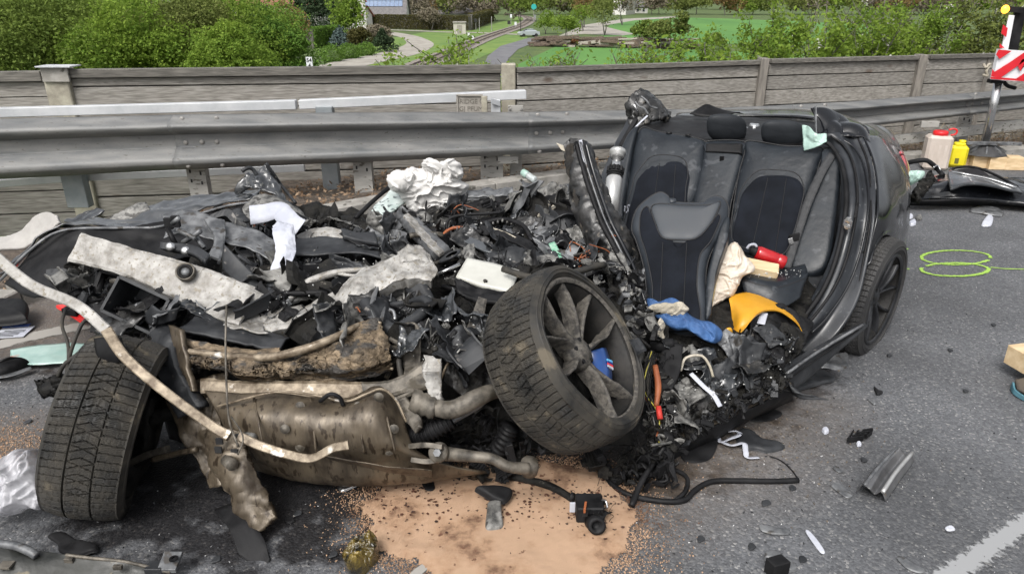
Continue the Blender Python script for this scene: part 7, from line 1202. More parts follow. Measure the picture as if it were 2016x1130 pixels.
b = MB(); addboxb(b, a+ax*L0*.35-yy*.036, xx*.012, ax*.05, yy*.002); b.build('highlight_label', mat('pink_print', (.6, .2, .2)), rb) if False else None
# wooden block
M_pine = mat('fresh_pine', (.52, .38, .22), (.66, .52, .33), sc=3, rough=.7, stretch=(1, 8, 8), bump=.15)
x, y, z = axes((.93, -.28, -.12), (-.02, -.25, 1)); b = MB(); addboxb(b, D(1496, 530, 3.30), x*.085, y*.04, z*.028, .08); tag(b.build('wooden_block', M_pine), 'short fresh pine block wedged beneath the red bottle', 'block')
# bloodied bag
C_bag = mat('stained_plastic_bag', (.50, .42, .33), (.66, .60, .52), sc=7, rough=.35, r2=.6, bump=.6, bsc=22, bdist=.012, speck=((.42, .12, .07), 13, .63))
o = blob('plastic_bag', [(1443, 478), (1456, 484), (1466, 502), (1482, 518), (1484, 534), (1462, 545), (1455, 560), (1444, 580), (1425, 592), (1402, 606), (1390, 622), (1384, 608), (1386, 580), (1395, 550), (1402, 525), (1420, 500)], 3.16, .045, C_bag, None, .018, 24, 9, fr_=.006, fine=.003, pleat=(12, .016), dfn=lambda x, y: 3.26-.0012*(y-480)); tag(o, 'crumpled beige plastic bag with reddish stains hanging beside the front seat', 'plastic bag')
# yellow tarpaulin folded over
def DY(x, y): return 3.06+(600-y)*.0016
o = sheet('yellow_tarpaulin', [Q((1436, 588, 3.10), (1440, 620, 3.02), (1438, 650, 2.96), (1428, 672, 2.93)), Q((1448, 580, 3.14), (1458, 608, 3.00), (1456, 635, 2.92), (1448, 662, 2.90)), Q((1482, 574, 3.18), (1490, 600, 3.02), (1480, 622, 2.94), (1462, 650, 2.88)), Q((1512, 582, 3.18), (1518, 600, 3.05), (1510, 612, 2.98), (1496, 614, 2.94)), Q((1545, 598, 3.16), (1548, 610, 3.08), (1540, 616, 3.02), (1532, 612, 3.0)), Q((1572, 628, 3.10), (1574, 634, 3.06), (1570, 636, 3.03), (1566, 634, 3.01)), Q((1590, 660, 3.04), (1589, 662, 3.03), (1588, 663, 3.02), (1586, 662, 3.01))], C_yel, None, t=.003, n=(70, 40), cr_=.008, sc=5, seed=201, ridge=False); tag(o, 'bright yellow tarpaulin draped over the torn door sill', 'tarpaulin')
o = blob('tarpaulin_corner', [(1428, 648), (1440, 646), (1442, 662), (1432, 674), (1420, 670)], 2.90, .02, C_yel, None, .015, 31, 12, n=50); tag(o, 'crumpled yellow tarpaulin corner below the main sheet', 'tarpaulin')
# blue cloth, cream rag
o = blob('blue_cloth', [(1274, 588), (1296, 594), (1322, 586), (1340, 596), (1356, 618), (1378, 630), (1400, 634), (1420, 650), (1420, 668), (1404, 676), (1380, 666), (1356, 650), (1330, 650), (1306, 636), (1280, 612)], 2.88, .05, C_blue, None, .028, 41, 8, fine=.003, pleat=(9, .018), dfn=lambda x, y: 2.94-(y-590)*.0016, c=(1345, 630)); tag(o, 'crumpled blue work cloth at the foot of the front seat', 'cloth')
o = blob('cream_rag', [(1276, 604), (1298, 596), (1322, 596), (1340, 594), (1356, 606), (1350, 618), (1334, 628), (1312, 622), (1290, 616)], 2.86, .03, C_cream, None, .014, 42, 12, fine=.003, pleat=(9, .014), fr_=.008); tag(o, 'cream rag lying on the blue cloth', 'rag')
o = blob('leather_glove', [(1300, 626), (1310, 640), (1306, 654), (1310, 668), (1296, 672), (1280, 682), (1276, 672), (1284, 656), (1292, 640)], 2.82, .03, C_cream, None, .022, 43, 16, fine=.005, n=90); tag(o, 'pale stained glove hanging below the cream rag', 'glove')
# mint film on the head restraint
o = sheet('mint_film', [Q((1578, 246, 4.02), (1579, 268, 4.0), (1582, 296, 3.96)), Q((1592, 250, 3.98), (1596, 272, 3.95), (1604, 292, 3.92)), Q((1608, 264, 3.94), (1614, 276, 3.92), (1618, 284, 3.9)), Q((1630, 262, 3.95), (1630, 268, 3.94), (1626, 280, 3.92))], C_mint, None, t=.003, n=(30, 24), cr_=.015, sc=12, torn=.006); tag(o, 'pale mint green film hanging over the right rear head restraint', 'film')
# ---------------------------------------------------------------- ground: sand, oil, paint
sand_poly = [G(*p) for p in [(712, 990), (745, 960), (800, 940), (900, 920), (1010, 915), (1120, 915), (1200, 940), (1238, 985), (1245, 1030), (1235, 1085), (1200, 1120), (1150, 1160), (1100, 1220), (880, 1220), (860, 1128), (800, 1105), (752, 1090), (728, 1060), (735, 1030)]]
gx = np.arange(-.62, .62, .008); gy = np.arange(1.2, 2.7, .008); GX, GY = np.meshgrid(gx, gy, indexing='ij'); S = np.stack([GX, GY, 0*GX], -1); mk, sdist = pix_poly_mask(S, sand_poly, .05); sdist = sdist+fbm(S, 9, 4, 3)*.045+fbm(S, 60, 2, 5)*.012
S[..., 2] = .004+np.clip(sdist, 0, .06)*.14+fbm(S, 7, 4, 8)*.010*np.clip(sdist/.1, 0, 1)+fbm(S, 110, 1, 9)*.0012; keep = sdist > 0; F = grid_f(len(gx), len(gy)); F = F[keep.ravel()[F].all(1)]
used = np.unique(F); rem = np.full(keep.size, -1); rem[used] = np.arange(len(used)); b = MB(); b.add(S.reshape(-1, 3)[used], rem[F])
M_sand = mat('peach_absorbent_granules', (.13, .07, .042), (.34, .215, .133), sc=6, mid=.385, width=.10, c3=(.40, .265, .172), rough=.95, bump=.8, bsc=420, bdist=.003, speck=((.13, .06, .035), 30, .66))
tag(b.build('absorbent_granules', M_sand, smooth=True), 'peach coloured oil absorbent spread under the front of the wreck', kind='stuff')
r = np.random.default_rng(3); n = 15000; ang = r.uniform(0, 1, n); SP_ = lin(np.vstack([sand_poly, sand_poly[:1]]), 400)[(ang*399).astype(int)]; cen_ = np.mean(sand_poly, 0); dd = r.exponential(.045, n)-.01; P = SP_+nrm(SP_-cen_)*dd[:, None]+r.normal(size=(n, 3))*.02; P[:, 2] = .003
extra = np.array([G(x_, y_) for x_, y_ in zip(r.triangular(1180, 1200, 1420, 700), r.uniform(900, 1130, 700))]); extra2 = np.array([G(x_, y_) for x_, y_ in zip(r.uniform(-80, 90, 2600), r.normal(878, 26, 2600))])
b = MB(); P = np.vstack([P, extra, extra2]); P[:, 2] = .003; leafquads(b, P, .0032, r, flat=.2, asp=.9); tag(b.build('scattered_granules', M_sand), 'loose peach granules scattered on the asphalt', kind='stuff')
b = MB(); n = 420; x_, y_ = r.uniform(720, 1240, n), r.normal(985, 30, n); P = np.array([G(a_, c_, .014) for a_, c_ in zip(x_, np.clip(y_, 945, 1090))])
for q in range(n):
    s = r.uniform(.002, .007); th = np.arange(6)*pi/3; b.add(P[q]+np.stack([np.cos(th)*s*r.uniform(.5, 1.5, 6), np.sin(th)*s*r.uniform(.5, 1.3, 6), 0*th+r.uniform(0, .003, 6)], 1), [list(range(6))])
tag(b.build('dark_chips', mat('dark_chip', (.02, .012, .01), (.09, .035, .02), sc=30, rough=.6)), 'dark brown chips and drops on the absorbent', kind='stuff')
# crumbs on the road: glass, plastic
b = MB(); b2 = MB(); n = 1500; x_ = r.uniform(0, 2016, n); y_ = r.uniform(560, 1130, n)
P = np.array([G(a_, c_, .003) for a_, c_ in zip(x_, y_)]); P = P[np.hypot(P[:, 0]-.5, P[:, 1]-2.5) < 3.2]; leafquads(b, P[::2], .0035, r, flat=.0); leafquads(b2, P[1::2], .006, r, flat=.3)
tag(b.build('glass_crumbs', mat('pale_crumb', (.5, .5, .5), rough=.4)), 'tiny pale crumbs of glass and plastic on the road', kind='stuff'); tag(b2.build('plastic_crumbs', C_plasg), 'tiny dark plastic crumbs on the road', kind='stuff')
b = MB(); P = np.array([G(a_, c_, .004) for a_, c_ in zip(r.normal(1500, 110, 500), r.normal(850, 60, 500))]); leafquads(b, P, .006, r, flat=.3); tag(b.build('dirt_crumbs', mat('brown_crumb', (.07, .055, .04), (.16, .13, .10), sc=30, rough=.9)), 'brown crumbs beneath the torn sill', kind='stuff')
M_neon = paintmat('neon_green_paint', (.28, .46, .07), .66, wsc=60); M_wline = paintmat('worn_white_line', (.27, .275, .28), .60, wsc=50); M_wl2 = paintmat('dirty_white_line', (.30, .285, .26), .40, wsc=18)
sm = thing('spray_marking', 'neon green sprayed figure eight lying on its side right of the car', 'marking', tuple(G(1882, 520)))
def ell(cx, cy, rx, ry, a0=0, a1=2*pi, n=22): return [(cx+rx*cos(t), cy+ry*sin(t)) for t in np.linspace(a0, a1, n)]
ribbon('upper_loop', ell(1882, 508, 68, 14, .35, 2*pi+.1), .05, M_neon, .005, sm); ribbon('lower_loop', ell(1880, 532, 66, 13, -2.6, 3.4), .055, M_neon, .006, sm)
for k, (pp, lab) in enumerate([([(1950, 527), (1975, 530), (2010, 531), (2060, 532)], 'neon green sprayed line running off to the right edge'), ([(1752, 529), (1775, 529), (1790, 531)], 'short neon green stroke left of the figure eight by the rear wheel'), ([(1762, 492), (1774, 492), (1788, 491)], 'shortest neon green stroke, furthest back beside the rear wheel')]): tag(ribbon('spray_marking', pp, .035, M_neon, .005), lab, 'marking')
tag(ribbon('edge_line', [(1800, 1180), (1880, 1125), (1950, 1078), (2020, 1030), (2150, 950)], .13, M_wline, .004), 'worn white line crossing the lower right corner of the road', kind='structure')
tag(ribbon('edge_line', [(-300, 760), (-100, 705), (60, 664), (150, 645), (240, 628)], .17, M_wl2, .004), 'dirty white road edge line left of the wreck', kind='structure')
tag(ribbon('edge_line', [(800, 1160), (822, 1128), (850, 1110)], .05, M_wl2, .006), 'small worn white paint patch at the lower edge of the absorbent', kind='structure')
# ---------------------------------------------------------------- debris pieces on the ground
def gpad(name, label, cat, px, T, m, parent=None, crumple=.0, curve=True, seed=0, z=.006, group=None, n=70):
    o, q = pad(name, px, T, m, parent, pts3=[G(*p, z) if len(p) == 2 else G(*p) for p in px], nrm_=UPV, back=.0, n=n, pw=8, curve=curve, crumple=crumple, seed=seed, c=None); return tag(o, label, cat, group) if label else o
gz = 'plastic splinters on the road'
gpad('plastic_splinter', 'long light grey splinter at the lower right, curved at its left end', 'splinter', [(1494, 1036), (1500, 1034), (1530, 1040), (1553, 1042), (1552, 1052), (1520, 1052), (1500, 1046)], .006, C_galv, crumple=.004)
gpad('plastic_splinter', 'narrow white strip lying slantwise at the lower right', 'splinter', [(1586, 1046), (1592, 1044), (1610, 1064), (1624, 1086), (1616, 1088), (1600, 1068)], .004, C_wcl)
gpad('plastic_splinter', 'thin grey splinter near the white line at the bottom right', 'splinter', [(1766, 1098), (1776, 1096), (1800, 1112), (1820, 1122), (1812, 1128), (1785, 1118)], .005, C_galv, crumple=.004)
gpad('plastic_splinter', 'pale grey splinter touching the curved black plastic piece', 'splinter', [(1635, 955), (1650, 950), (1672, 966), (1678, 976), (1664, 978)], .005, C_galv, crumple=.004)
gpad('plastic_splinter', 'small grey splinter left of the curved black plastic piece', 'splinter', [(1639, 920), (1646, 918), (1660, 928), (1650, 929)], .004, C_galv)
gpad('plastic_splinter', 'small white scrap on the asphalt above the white line', 'splinter', [(1860, 1040), (1872, 1036), (1880, 1044), (1866, 1046)], .006, C_wcl, crumple=.006)
gpad('plastic_splinter', 'tiny dark triangular shard right of the torn sill', 'splinter', [(1720, 762), (1728, 770), (1738, 774), (1726, 778)], .012, C_plas, crumple=.01)
gpad('plastic_splinter', 'white crumb between torn sill and the black mesh piece', 'splinter', [(1618, 846), (1626, 842), (1632, 850), (1624, 854)], .014, C_wcl, crumple=.01)
gpad('plastic_splinter', 'white crumb just below the black mesh piece', 'splinter', [(1686, 872), (1692, 870), (1696, 876), (1689, 878)], .010, C_wcl, crumple=.008)
gpad('plastic_splinter', 'grey sliver below the tiny triangular shard', 'splinter', [(1708, 786), (1714, 784), (1724, 794), (1720, 796)], .004, C_galv)
gpad('plastic_splinter', 'dark flat piece under the sill end', 'splinter', [(1550, 745), (1600, 725), (1640, 735), (1640, 752), (1600, 762), (1560, 775)], .02, C_plasg, crumple=.03, seed=5)
gpad('plastic_splinter', 'grey broken plate on the road behind the sill end', 'splinter', [(1606, 700), (1640, 702), (1668, 698), (1668, 722), (1640, 726), (1610, 722)], .03, C_galv, crumple=.03, seed=6)
gpad('plastic_splinter', 'white torn card on the road right of the rear bumper', 'splinter', [(1932, 444), (1944, 426), (1955, 430), (1950, 446)], .02, C_wcl, crumple=.01)
gpad('plastic_splinter', 'pale grey curved trim on the road in front of the torn door', 'splinter', [(1908, 416), (1935, 408), (1970, 416), (1974, 426), (1945, 424)], .02, C_galv, crumple=.015)
for k, (p, lab) in enumerate(((( 1790, 428), 'white chip nearest the rear bumper'), ((1808, 430), 'grey and white broken socket beside the rear bumper'), ((1796, 440), 'second white chip below the broken socket'))): gpad('plastic_splinter', lab, 'splinter', [(p[0]-6, p[1]-2), (p[0]+4, p[1]-5), (p[0]+7, p[1]+2), (p[0]-3, p[1]+4)], .02, (C_wcl, C_grey, C_wcl)[k], crumple=.012, seed=k)
gpad('plastic_splinter', 'grey torn flake beside the curled white strap', 'splinter', [(1456, 846), (1480, 852), (1500, 866), (1530, 868), (1546, 876), (1540, 884), (1510, 890), (1490, 886), (1466, 884), (1450, 870)], .02, C_plasg, crumple=.02, seed=9)
gpad('plastic_splinter', 'flat dark panel under the front of the sill', 'splinter', [(1340, 860), (1400, 832), (1420, 840), (1400, 900), (1345, 905)], .01, C_plas, crumple=.01)
gpad('plastic_splinter', 'dark pointed piece in the shadow under the sill', 'splinter', [(1440, 800), (1500, 800), (1540, 815), (1500, 830), (1455, 822)], .01, C_plas, crumple=.02, seed=12)
gpad('plastic_splinter', 'small dark pieces right of the oily stain left of the sand', 'splinter', [(560, 1020), (575, 1018), (580, 1026), (565, 1030)], .006, C_plas)
# more anonymous crumbs as pieces
lst = [(1506, 990), (1560, 960), (1750, 700), (1900, 770), (1700, 905), (1480, 1075), (1580, 1100), (1380, 1060), (1870, 690), (1955, 640), (660, 1090), (590, 1010), (430, 1100), (30, 1000), (60, 830)]
b0 = gpad('plastic_chip', 'small dark plastic chip lying on the open asphalt', 'chip', [(1504, 985), (1512, 984), (1518, 991), (1506, 995)], .004, C_plasg, group='small chips on the asphalt'); g0 = G(1510, 989)
for k, p in enumerate(lst): c_ = b0.copy(); COL.objects.link(c_); g1 = G(*p); c_.location = Vector((g1[0], g1[1], 0))-Vector((g0[0], g0[1], 0))
# cluster at bottom: dark clip with grey wings
ct = thing('broken_clip', 'broken grey and black plastic clip at the bottom edge', 'clip', tuple(G(1530, 1110)))
gpad('wing', None, None, [(1505, 1094), (1524, 1090), (1540, 1098), (1530, 1110), (1506, 1106)], .02, C_galv, ct, .01, seed=1); gpad('wing', None, None, [(1540, 1100), (1560, 1106), (1568, 1122), (1548, 1124)], .015, C_galv, ct, .01, seed=2)
b = MB(); addboxb(b, G(1530, 1115, .03), (.03, .01, 0), (-.01, .02, 0), (0, 0, .03)); b.build('clip_body', C_plas, ct)
# black mesh piece
mp_ = thing('mesh_piece', 'small piece of black lattice grille on the road', 'grille piece', tuple(G(1690, 856)))
for k in range(4): b = MB(); p0, p1 = G(1668+k*10, 866-k*5.5, .02), G(1700+k*6, 862-k*5, .02); addboxb(b, (p0+p1)/2, (p1-p0)/2, (0, .003, 0), (0, 0, .012)); b.build('bar', C_plas, mp_)
for k in range(5): b = MB(); p0, p1 = G(1670+k*9, 864-k*1, .02), G(1680+k*9, 848+k*1, .02); addboxb(b, (p0+p1)/2, (p1-p0)/2, (.003, 0, 0), (0, 0, .008)); b.build('bar', C_plas, mp_)
# curved black plastic piece
o = sheet('plastic_channel', [[G(1686, 968, .01), G(1697, 955, .05), G(1712, 962, .055), G(1722, 972, .03), G(1735, 966, .06), G(1745, 986, .01)], [G(1720, 935, .01), G(1722, 920, .05), G(1736, 922, .055), G(1748, 935, .03), G(1762, 928, .06), G(1772, 945, .01)], [G(1755, 900, .01), G(1760, 884, .05), G(1772, 880, .055), G(1782, 892, .03), G(1794, 890, .06), G(1802, 906, .01)]],
          mat('satin_black_plastic', (.05, .05, .052), (.13, .13, .133), sc=6, rough=.3, metal=.0, coat=.5, bump=.1, speck=((.14, .11, .07), 20, .66)), None, t=.004, n=(40, 60), cr_=.004, torn=.006); tag(o, 'curved black plastic channel piece lying on the open road at right', 'plastic piece')
tube('ridge_sheen', [G(1702, 955, .056), G(1728, 921, .056), G(1766, 881, .056)], .007, C_galv, o, 8); tube('ridge_sheen', [G(1738, 968, .06), G(1764, 929, .06), G(1796, 891, .06)], .008, C_ram, o, 8)  # pale strips along both ridges, a sheen put in as bright colour
# cables on the ground
def gcable(name, label, px, r_, m, z=None, cat='cable'):
    return tag(tube(name, [G(p[0], p[1], (p[2] if len(p) > 2 else 0)+r_) for p in px], r_, m, None, 8), label, cat)
gcable('cable', 'thick black cable looping over the road in front of the sill', [(1180, 930), (1225, 968), (1290, 985), (1345, 985), (1368, 965), (1400, 948), (1450, 946), (1520, 947), (1572, 945)], .011, C_plas)
gcable('cable', 'second black cable loop ending beneath the torn wheel', [(1570, 940), (1556, 922), (1535, 905), (1515, 898)], .003, C_plas)
gcable('cable', 'short black cable curling from the wheel towards the sill', [(1250, 905), (1290, 910), (1330, 925), (1352, 940), (1350, 965), (1330, 985)], .009, C_plas)
gcable('rod', 'thin black straight bar leaning over the edge of the absorbent', [(1243, 996), (1262, 950, .03), (1290, 905, .08), (1308, 880, .12)], .012, C_plas, cat='rod')
gcable('loom', 'dirty wiring loom crossing the top edge of the absorbent', [(1000, 938), (1040, 945), (1085, 958), (1130, 985), (1150, 1000)], .016, C_soot, cat='wiring loom')
strapo = strap('curled_strap', [G(1412, 838, .03), G(1416, 868, .01), G(1440, 862, .03), G(1456, 855, .03), G(1450, 848, .05), G(1425, 850, .03)], .022, C_wcl, None, wdir=(0, .3, 1)); tag(strapo, 'narrow white strap curled on the road below the sill', 'strap')
strapo = strap('curled_strap', [G(1418, 868, .01), G(1440, 876, .02), G(1464, 872, .03), G(1468, 888, .02), G(1472, 900, .01), G(1494, 900, .01)], .022, C_wcl, None, wdir=(0, .3, 1)); tag(strapo, 'white strap end trailing beside the grey torn flake', 'strap')
# pieces on the sand
lp = thing('lamp_unit', 'smashed black lamp socket with wires on the right of the absorbent', 'lamp unit', tuple(G(1165, 1010)))
b = MB(); addboxb(b, G(1160, 1000, .04), (.05, 0, 0), (0, .045, 0), (0, 0, .035)); b.build('housing', C_plas, lp); V, F = lathe_a([(.022, -.03), (.03, -.03), (.032, .02), (.02, .024), (.016, 0), (0, 0)], 20); b = MB(); b.add(frame(V, G(1172, 1032, .04), (1, 0, 0), (0, .4, .9), (0.2, -.9, .4)), F); b.build('socket', C_plas, lp, True)
fragments('lamp_fragments', [[(1125, 975), (1190, 975), (1195, 1020), (1130, 1010)]], 26, (C_plas, C_soot), lp, size=(.25, .55), dfun=None, lift=.04)
b = MB(); addboxb(b, G(1152, 998, .08), (.004, 0, 0), (.004, .02, 0), (0, 0, .01)); b.build('orange_reflector', C_orange, lp); b = MB(); addboxb(b, G(1127, 998, .05), (.01, 0, 0), (0, .004, 0), (0, 0, .02)); b.build('white_label', C_wcl, lp)
tube('silver_clip', [G(1178, 985, .06), G(1192, 985, .08), G(1196, 1000, .06)], .004, C_chrome, lp, 6)
hp = thing('broken_bracket', 'muddy grey torn bracket with dark flap lying on the absorbent', 'bracket', tuple(G(980, 1000)))
gpad('bracket_plate', None, None, [(962, 990, .03), (985, 985, .04), (988, 1010, .03), (990, 1035, .015), (972, 1042, .015), (956, 1040, .015), (958, 1010, .02)], .02, C_grey, hp, .02, seed=3); gpad('dark_flap', None, None, [(935, 968, .05), (975, 958, .06), (1008, 962, .05), (1000, 985, .04), (985, 990, .04), (955, 980, .04)], .02, C_plas, hp, .03, seed=4)
C_amb = mat('oily_amber_lump', (.012, .010, .005), (.20, .14, .025), sc=10, rough=.15, r2=.4, bump=1, bsc=30, bdist=.015, coat=.6)
o = blob('oily_lump', [(678, 1095), (690, 1078), (708, 1068), (730, 1062), (745, 1072), (744, 1092), (728, 1108), (712, 1122), (690, 1124), (678, 1112)], 1.72, .05, C_amb, None, .04, 51, 14, fine=.012, n=90, fr_=.006, dfn=lambda x, y: G(x, y, .03)[1], N=(0, -.3, 1)); tag(o, 'oily dark amber lump left of the absorbent', 'lump')
gpad('plastic_splinter', 'dark wet fragment under the crossmember at the top of the absorbent', 'splinter', [(830, 948), (850, 945), (856, 965), (838, 968)], .01, C_plas, crumple=.01); gpad('plastic_splinter', 'bent bright metal strip left of the absorbent under the tray', 'splinter', [(668, 958), (700, 948), (725, 946), (720, 952), (690, 962), (672, 966)], .01, C_chrome, crumple=.012)
# bottom left bumper piece
bl_ = thing('bumper_piece', 'long dirty black bumper piece lying in the lower left corner', 'bumper piece', tuple(G(150, 1110)))
sheet('bumper_skin', [[G(-120, 1075, .10), G(0, 1076, .11), (G(40, 1082, .10)), G(150, 1094, .08), G(260, 1108, .06), G(330, 1124, .04)], [G(-120, 1120, .09), G(0, 1110, .09), G(40, 1112, .09), G(150, 1116, .06), G(260, 1126, .04), G(330, 1134, .02)], [G(-120, 1210, .02), G(0, 1190, .02), G(40, 1180, .02), G(150, 1170, .01), G(260, 1160, .01), G(330, 1150, .01)]], mat('dirty_bumper_skin', (.010, .011, .010), (.030, .031, .027), sc=6, rough=.35, r2=.7, bump=.4, speck=((.22, .18, .10), 7, .62)), bl_, t=.008, n=(30, 60), cr_=.008)
tube('bumper_rim', [G(130, 1092, .085), G(180, 1098, .08), G(250, 1106, .065), G(335, 1126, .045)], .006, C_alloy, bl_, 6); tube('bumper_tube', [G(-60, 1070, .12), G(20, 1072, .12), G(60, 1086, .11), G(72, 1094, .10)], .014, C_galv, bl_, 8)
b = MB(); addboxb(b, G(335, 1106, .06), (.03, 0, 0), (0, .03, .01), (0, 0, .008)); b.build('mount_plate', C_galv, bl_); b = MB(); V, F = lathe_a([(.006, .004), (.014, .004), (.014, 0), (.006, 0)], 16); b.add(V+G(342, 1100, .075), F); b.build('mount_ring', C_plas, bl_)
b = MB(); addboxb(b, G(306, 1116, .05), (.028, 0, 0), (0, .02, 0), (0, 0, .01)); b.build('mount_frame', C_plasg, bl_); b = MB(); addboxb(b, G(12, 1112, .10), (.02, 0, 0), (0, .016, 0), (0, 0, .004)); b.build('pale_sticker', C_alloy, bl_)
for p in ((136, 1102), (232, 1116)): b = MB(); addboxb(b, G(*p, .08), (.014, 0, 0), (0, .006, 0), (0, 0, .008)); b.build('rim_clip', C_alloy, bl_)
o = gpad('torn_rubber', 'torn black rubber piece lying above the long bumper piece', 'rubber piece', [(92, 1052), (125, 1046), (145, 1056), (165, 1068), (195, 1078), (190, 1092), (150, 1096), (118, 1086), (108, 1068)], .02, C_plas, None, .035, seed=14)
# clear plastic bag at the left
M_bag = mat('clear_white_film', (.45, .45, .48), (.60, .60, .63), sc=5, rough=.25, bump=.7, bsc=16, bdist=.01, alpha=.62)
o = blob('clear_bag', [(-30, 960), (-10, 920), (18, 900), (40, 882), (62, 890), (74, 886), (80, 930), (96, 975), (88, 1000), (60, 998), (24, 1012), (-10, 1008), (-30, 990)], 2.1, .10, M_bag, None, .045, 61, 6, fine=.006, pleat=(12, .03), n=140, fr_=.01, dfn=lambda x, y: 2.22-(y-880)*.0012, N=(.2, -.8, .6)); tag(o, 'crumpled clear white plastic bag beside the left wheel', 'plastic bag')
# left background items on the road
o = sheet('fallen_glass', [[G(22, 690, .02), G(60, 682, .03), G(110, 678, .03), G(175, 676, .03), G(215, 680, .02)], [G(20, 712, .02), G(70, 720, .03), G(120, 716, .03), G(180, 712, .03), G(225, 702, .02)]], mat('mint_glass', (.26, .40, .36), (.38, .50, .46), sc=6, rough=.2, coat=.3, bump=.1, speck=((.35, .18, .14), 5, .66)), None, t=.006, n=(14, 30), cr_=.01); tag(o, 'pale mint green glass sheet on the road behind the left wheel', 'glass sheet')
for k, (pp, lab, m) in enumerate([([(-60, 730, .02), (0, 722, .04), (30, 714, .05), (60, 718, .02), (40, 734, .01), (0, 748, .01), (-60, 756, .01)], 'bent black trim frame at the left edge below the mint glass', C_plas), ([(-80, 600, .06), (0, 596, .08), (52, 600, .08), (55, 625, .07), (40, 638, .05), (-80, 642, .04)], 'black padded mirror shell at the left edge', C_plas)]): o = gpad('trim_frame' if k == 0 else 'mirror_shell', lab, 'trim piece', pp, .05, m, None, .01, seed=k)
o = strap('trim_strip', [G(-20, 742, .03), G(20, 738, .03), G(62, 724, .03)], .04, C_galv, None, wdir=(0, 0, 1)); tag(o, 'grey trim strip beside the bent black frame', 'trim piece')
rp = thing('first_aid_packet', 'torn red packet with white card lying behind the bare metal strap', 'packet', tuple(G(175, 620)))
gpad('red_wrapper', None, None, [(110, 604, .02), (126, 602, .03), (170, 592, .04), (184, 584, .05), (196, 600, .04), (182, 620, .04), (166, 636, .03), (150, 630, .02), (132, 620, .02)], .02, mat('red_foil', (.62, .02, .02), (.75, .04, .035), sc=8, rough=.3), rp, .015, seed=2); b = MB(); x, y, z = axes((1, -.25, -.02)); addboxb(b, G(208, 602, .05), x*.10, y*.06, z*.004); b.build('white_card', C_wcl, rp); b = MB(); addboxb(b, G(143, 612, .06), x*.05, y*.03, z*.02); b.build('black_insert', C_plas, rp)
for k in range(4): b = MB(); addbox(b, G(143, 612, .06)+x*(-.035+.023*k)+z*.021, x*.003, y*.025, z*.002); b.build('insert_rib', C_plasg, rp)
lf = thing('leaflet', 'small blue and white printed leaflet lying at the left edge', 'leaflet', tuple(G(28, 650))); x, y, z = axes((1, .15, 0)); b = MB(); addbox(b, G(26, 654, .012), x*.085, y*.07, z*.0015); b.build('paper', C_wcl, lf); b = MB(); addbox(b, G(33, 641, .015), x*.07, y*.016, z*.0015); b.build('blue_band', mat('leaflet_blue', (.03, .09, .35)), lf)
for k in range(5): b = MB(); addbox(b, G(26, 654, .0145)+y*(.022-.018*k)-x*.008*k, x*(.055+.01*(k % 2)), y*.003, z*.001); b.build('print_line', M_blk, lf)
# white curtain at the left behind
o = sheet('curtain_airbag', [[D(-60, 470, 4.2), D(0, 470, 4.2), D(40, 460, 4.2), D(62, 440, 4.2), D(78, 424, 4.2), D(100, 420, 4.2), D(116, 430, 4.15)], [D(-60, 500, 4.1), D(0, 492, 4.1), D(45, 490, 4.1), D(72, 478, 4.1), D(92, 465, 4.1), D(108, 452, 4.1), D(122, 440, 4.1)]], C_white, None, t=.02, n=(20, 60), cr_=.015, sc=6); tag(o, 'off white airbag curtain piece standing up at the left behind the wreck', 'airbag cloth')
# bottle by the wall
bo = thing('drinks_bottle', 'crushed clear bottle with mint green label at the foot of the wall', 'bottle', tuple(D(1040, 346, 6.9))); a, c = D(1054, 355, 6.85), D(1026, 337, 6.95); ax = nrm(c-a); L0 = np.linalg.norm(c-a); xx = nrm(np.cross(ax, UPV)); yy = np.cross(ax, xx)
lt_(a, [(0, 0), (.032, 0), (.035, .02), (.03, .05), (.035, .07), (.033, L0*.8), (.012, L0), (0, L0)], 'bottle_body', mat('clear_pet', (.55, .6, .6), rough=.15, alpha=.6), bo); lt_(a, [(.037, L0*.55), (.038, L0*.56), (.034, L0*.9), (.03, L0*.92)], 'label', C_mint, bo)
# ---------------------------------------------------------------- things at the right
rc = thing('canister', 'translucent white canister with red screw lid beside the yellow canister', 'canister', tuple(G(1838, 334))); g = G(1836, 333); W = .085*1.3; x, y, z = axes((.96, -.28, 0)); b = MB(); addboxb(b, g+z*.19, x*.125, y*.10, z*.185, .28); M_can = mat('milky_canister', (.42, .36, .31), (.52, .46, .41), sc=2, rough=.4, bump=.05); body = b.build('body', M_can, rc)
for q in (-.06, 0, .06): b = MB(); addboxb(b, g+x*q-y*.100+z*.17, x*.012, y*.002, z*.11, .3); b.build('body_rib', M_can, body)
xx, yy, ax = x, y, z; M_rlid = mat('red_lid', (.55, .012, .015), (.62, .02, .02), rough=.35)
lt_(g+z*.365, [(.06, 0), (.075, .01), (.075, .045), (.065, .055), (0, .055)], 'lid', M_rlid, rc, 24); b = MB(); addtube(b, cr([g+x*.07+z*.43, g+x*.11+z*.445, g+x*.15+z*.43, g+x*.145+z*.39, g+x*.10+z*.375], 16), .010, 8); b.build('handle', M_rlid, rc, True)
yc = thing('canister', 'small yellow plastic canister between white canister and timber blocks', 'canister', tuple(G(1880, 330))); g = G(1879, 329); M_yc = mat('yellow_canister', (.60, .50, .01), (.72, .62, .02), sc=3, rough=.4, speck=((.08, .07, .02), 9, .70))
b = MB(); addboxb(b, g+z*.125, x*.095, y*.06, z*.12, .5); b.build('body', M_yc, yc); b = MB(); addboxb(b, g+x*.0+z*.255, x*.055, y*.04, z*.02, .6); b.build('shoulder', M_yc, yc); lt_(g+x*.02+z*.27, [(.03, 0), (.035, .005), (.035, .03), (0, .032)], 'lid', M_yc, yc, 16)
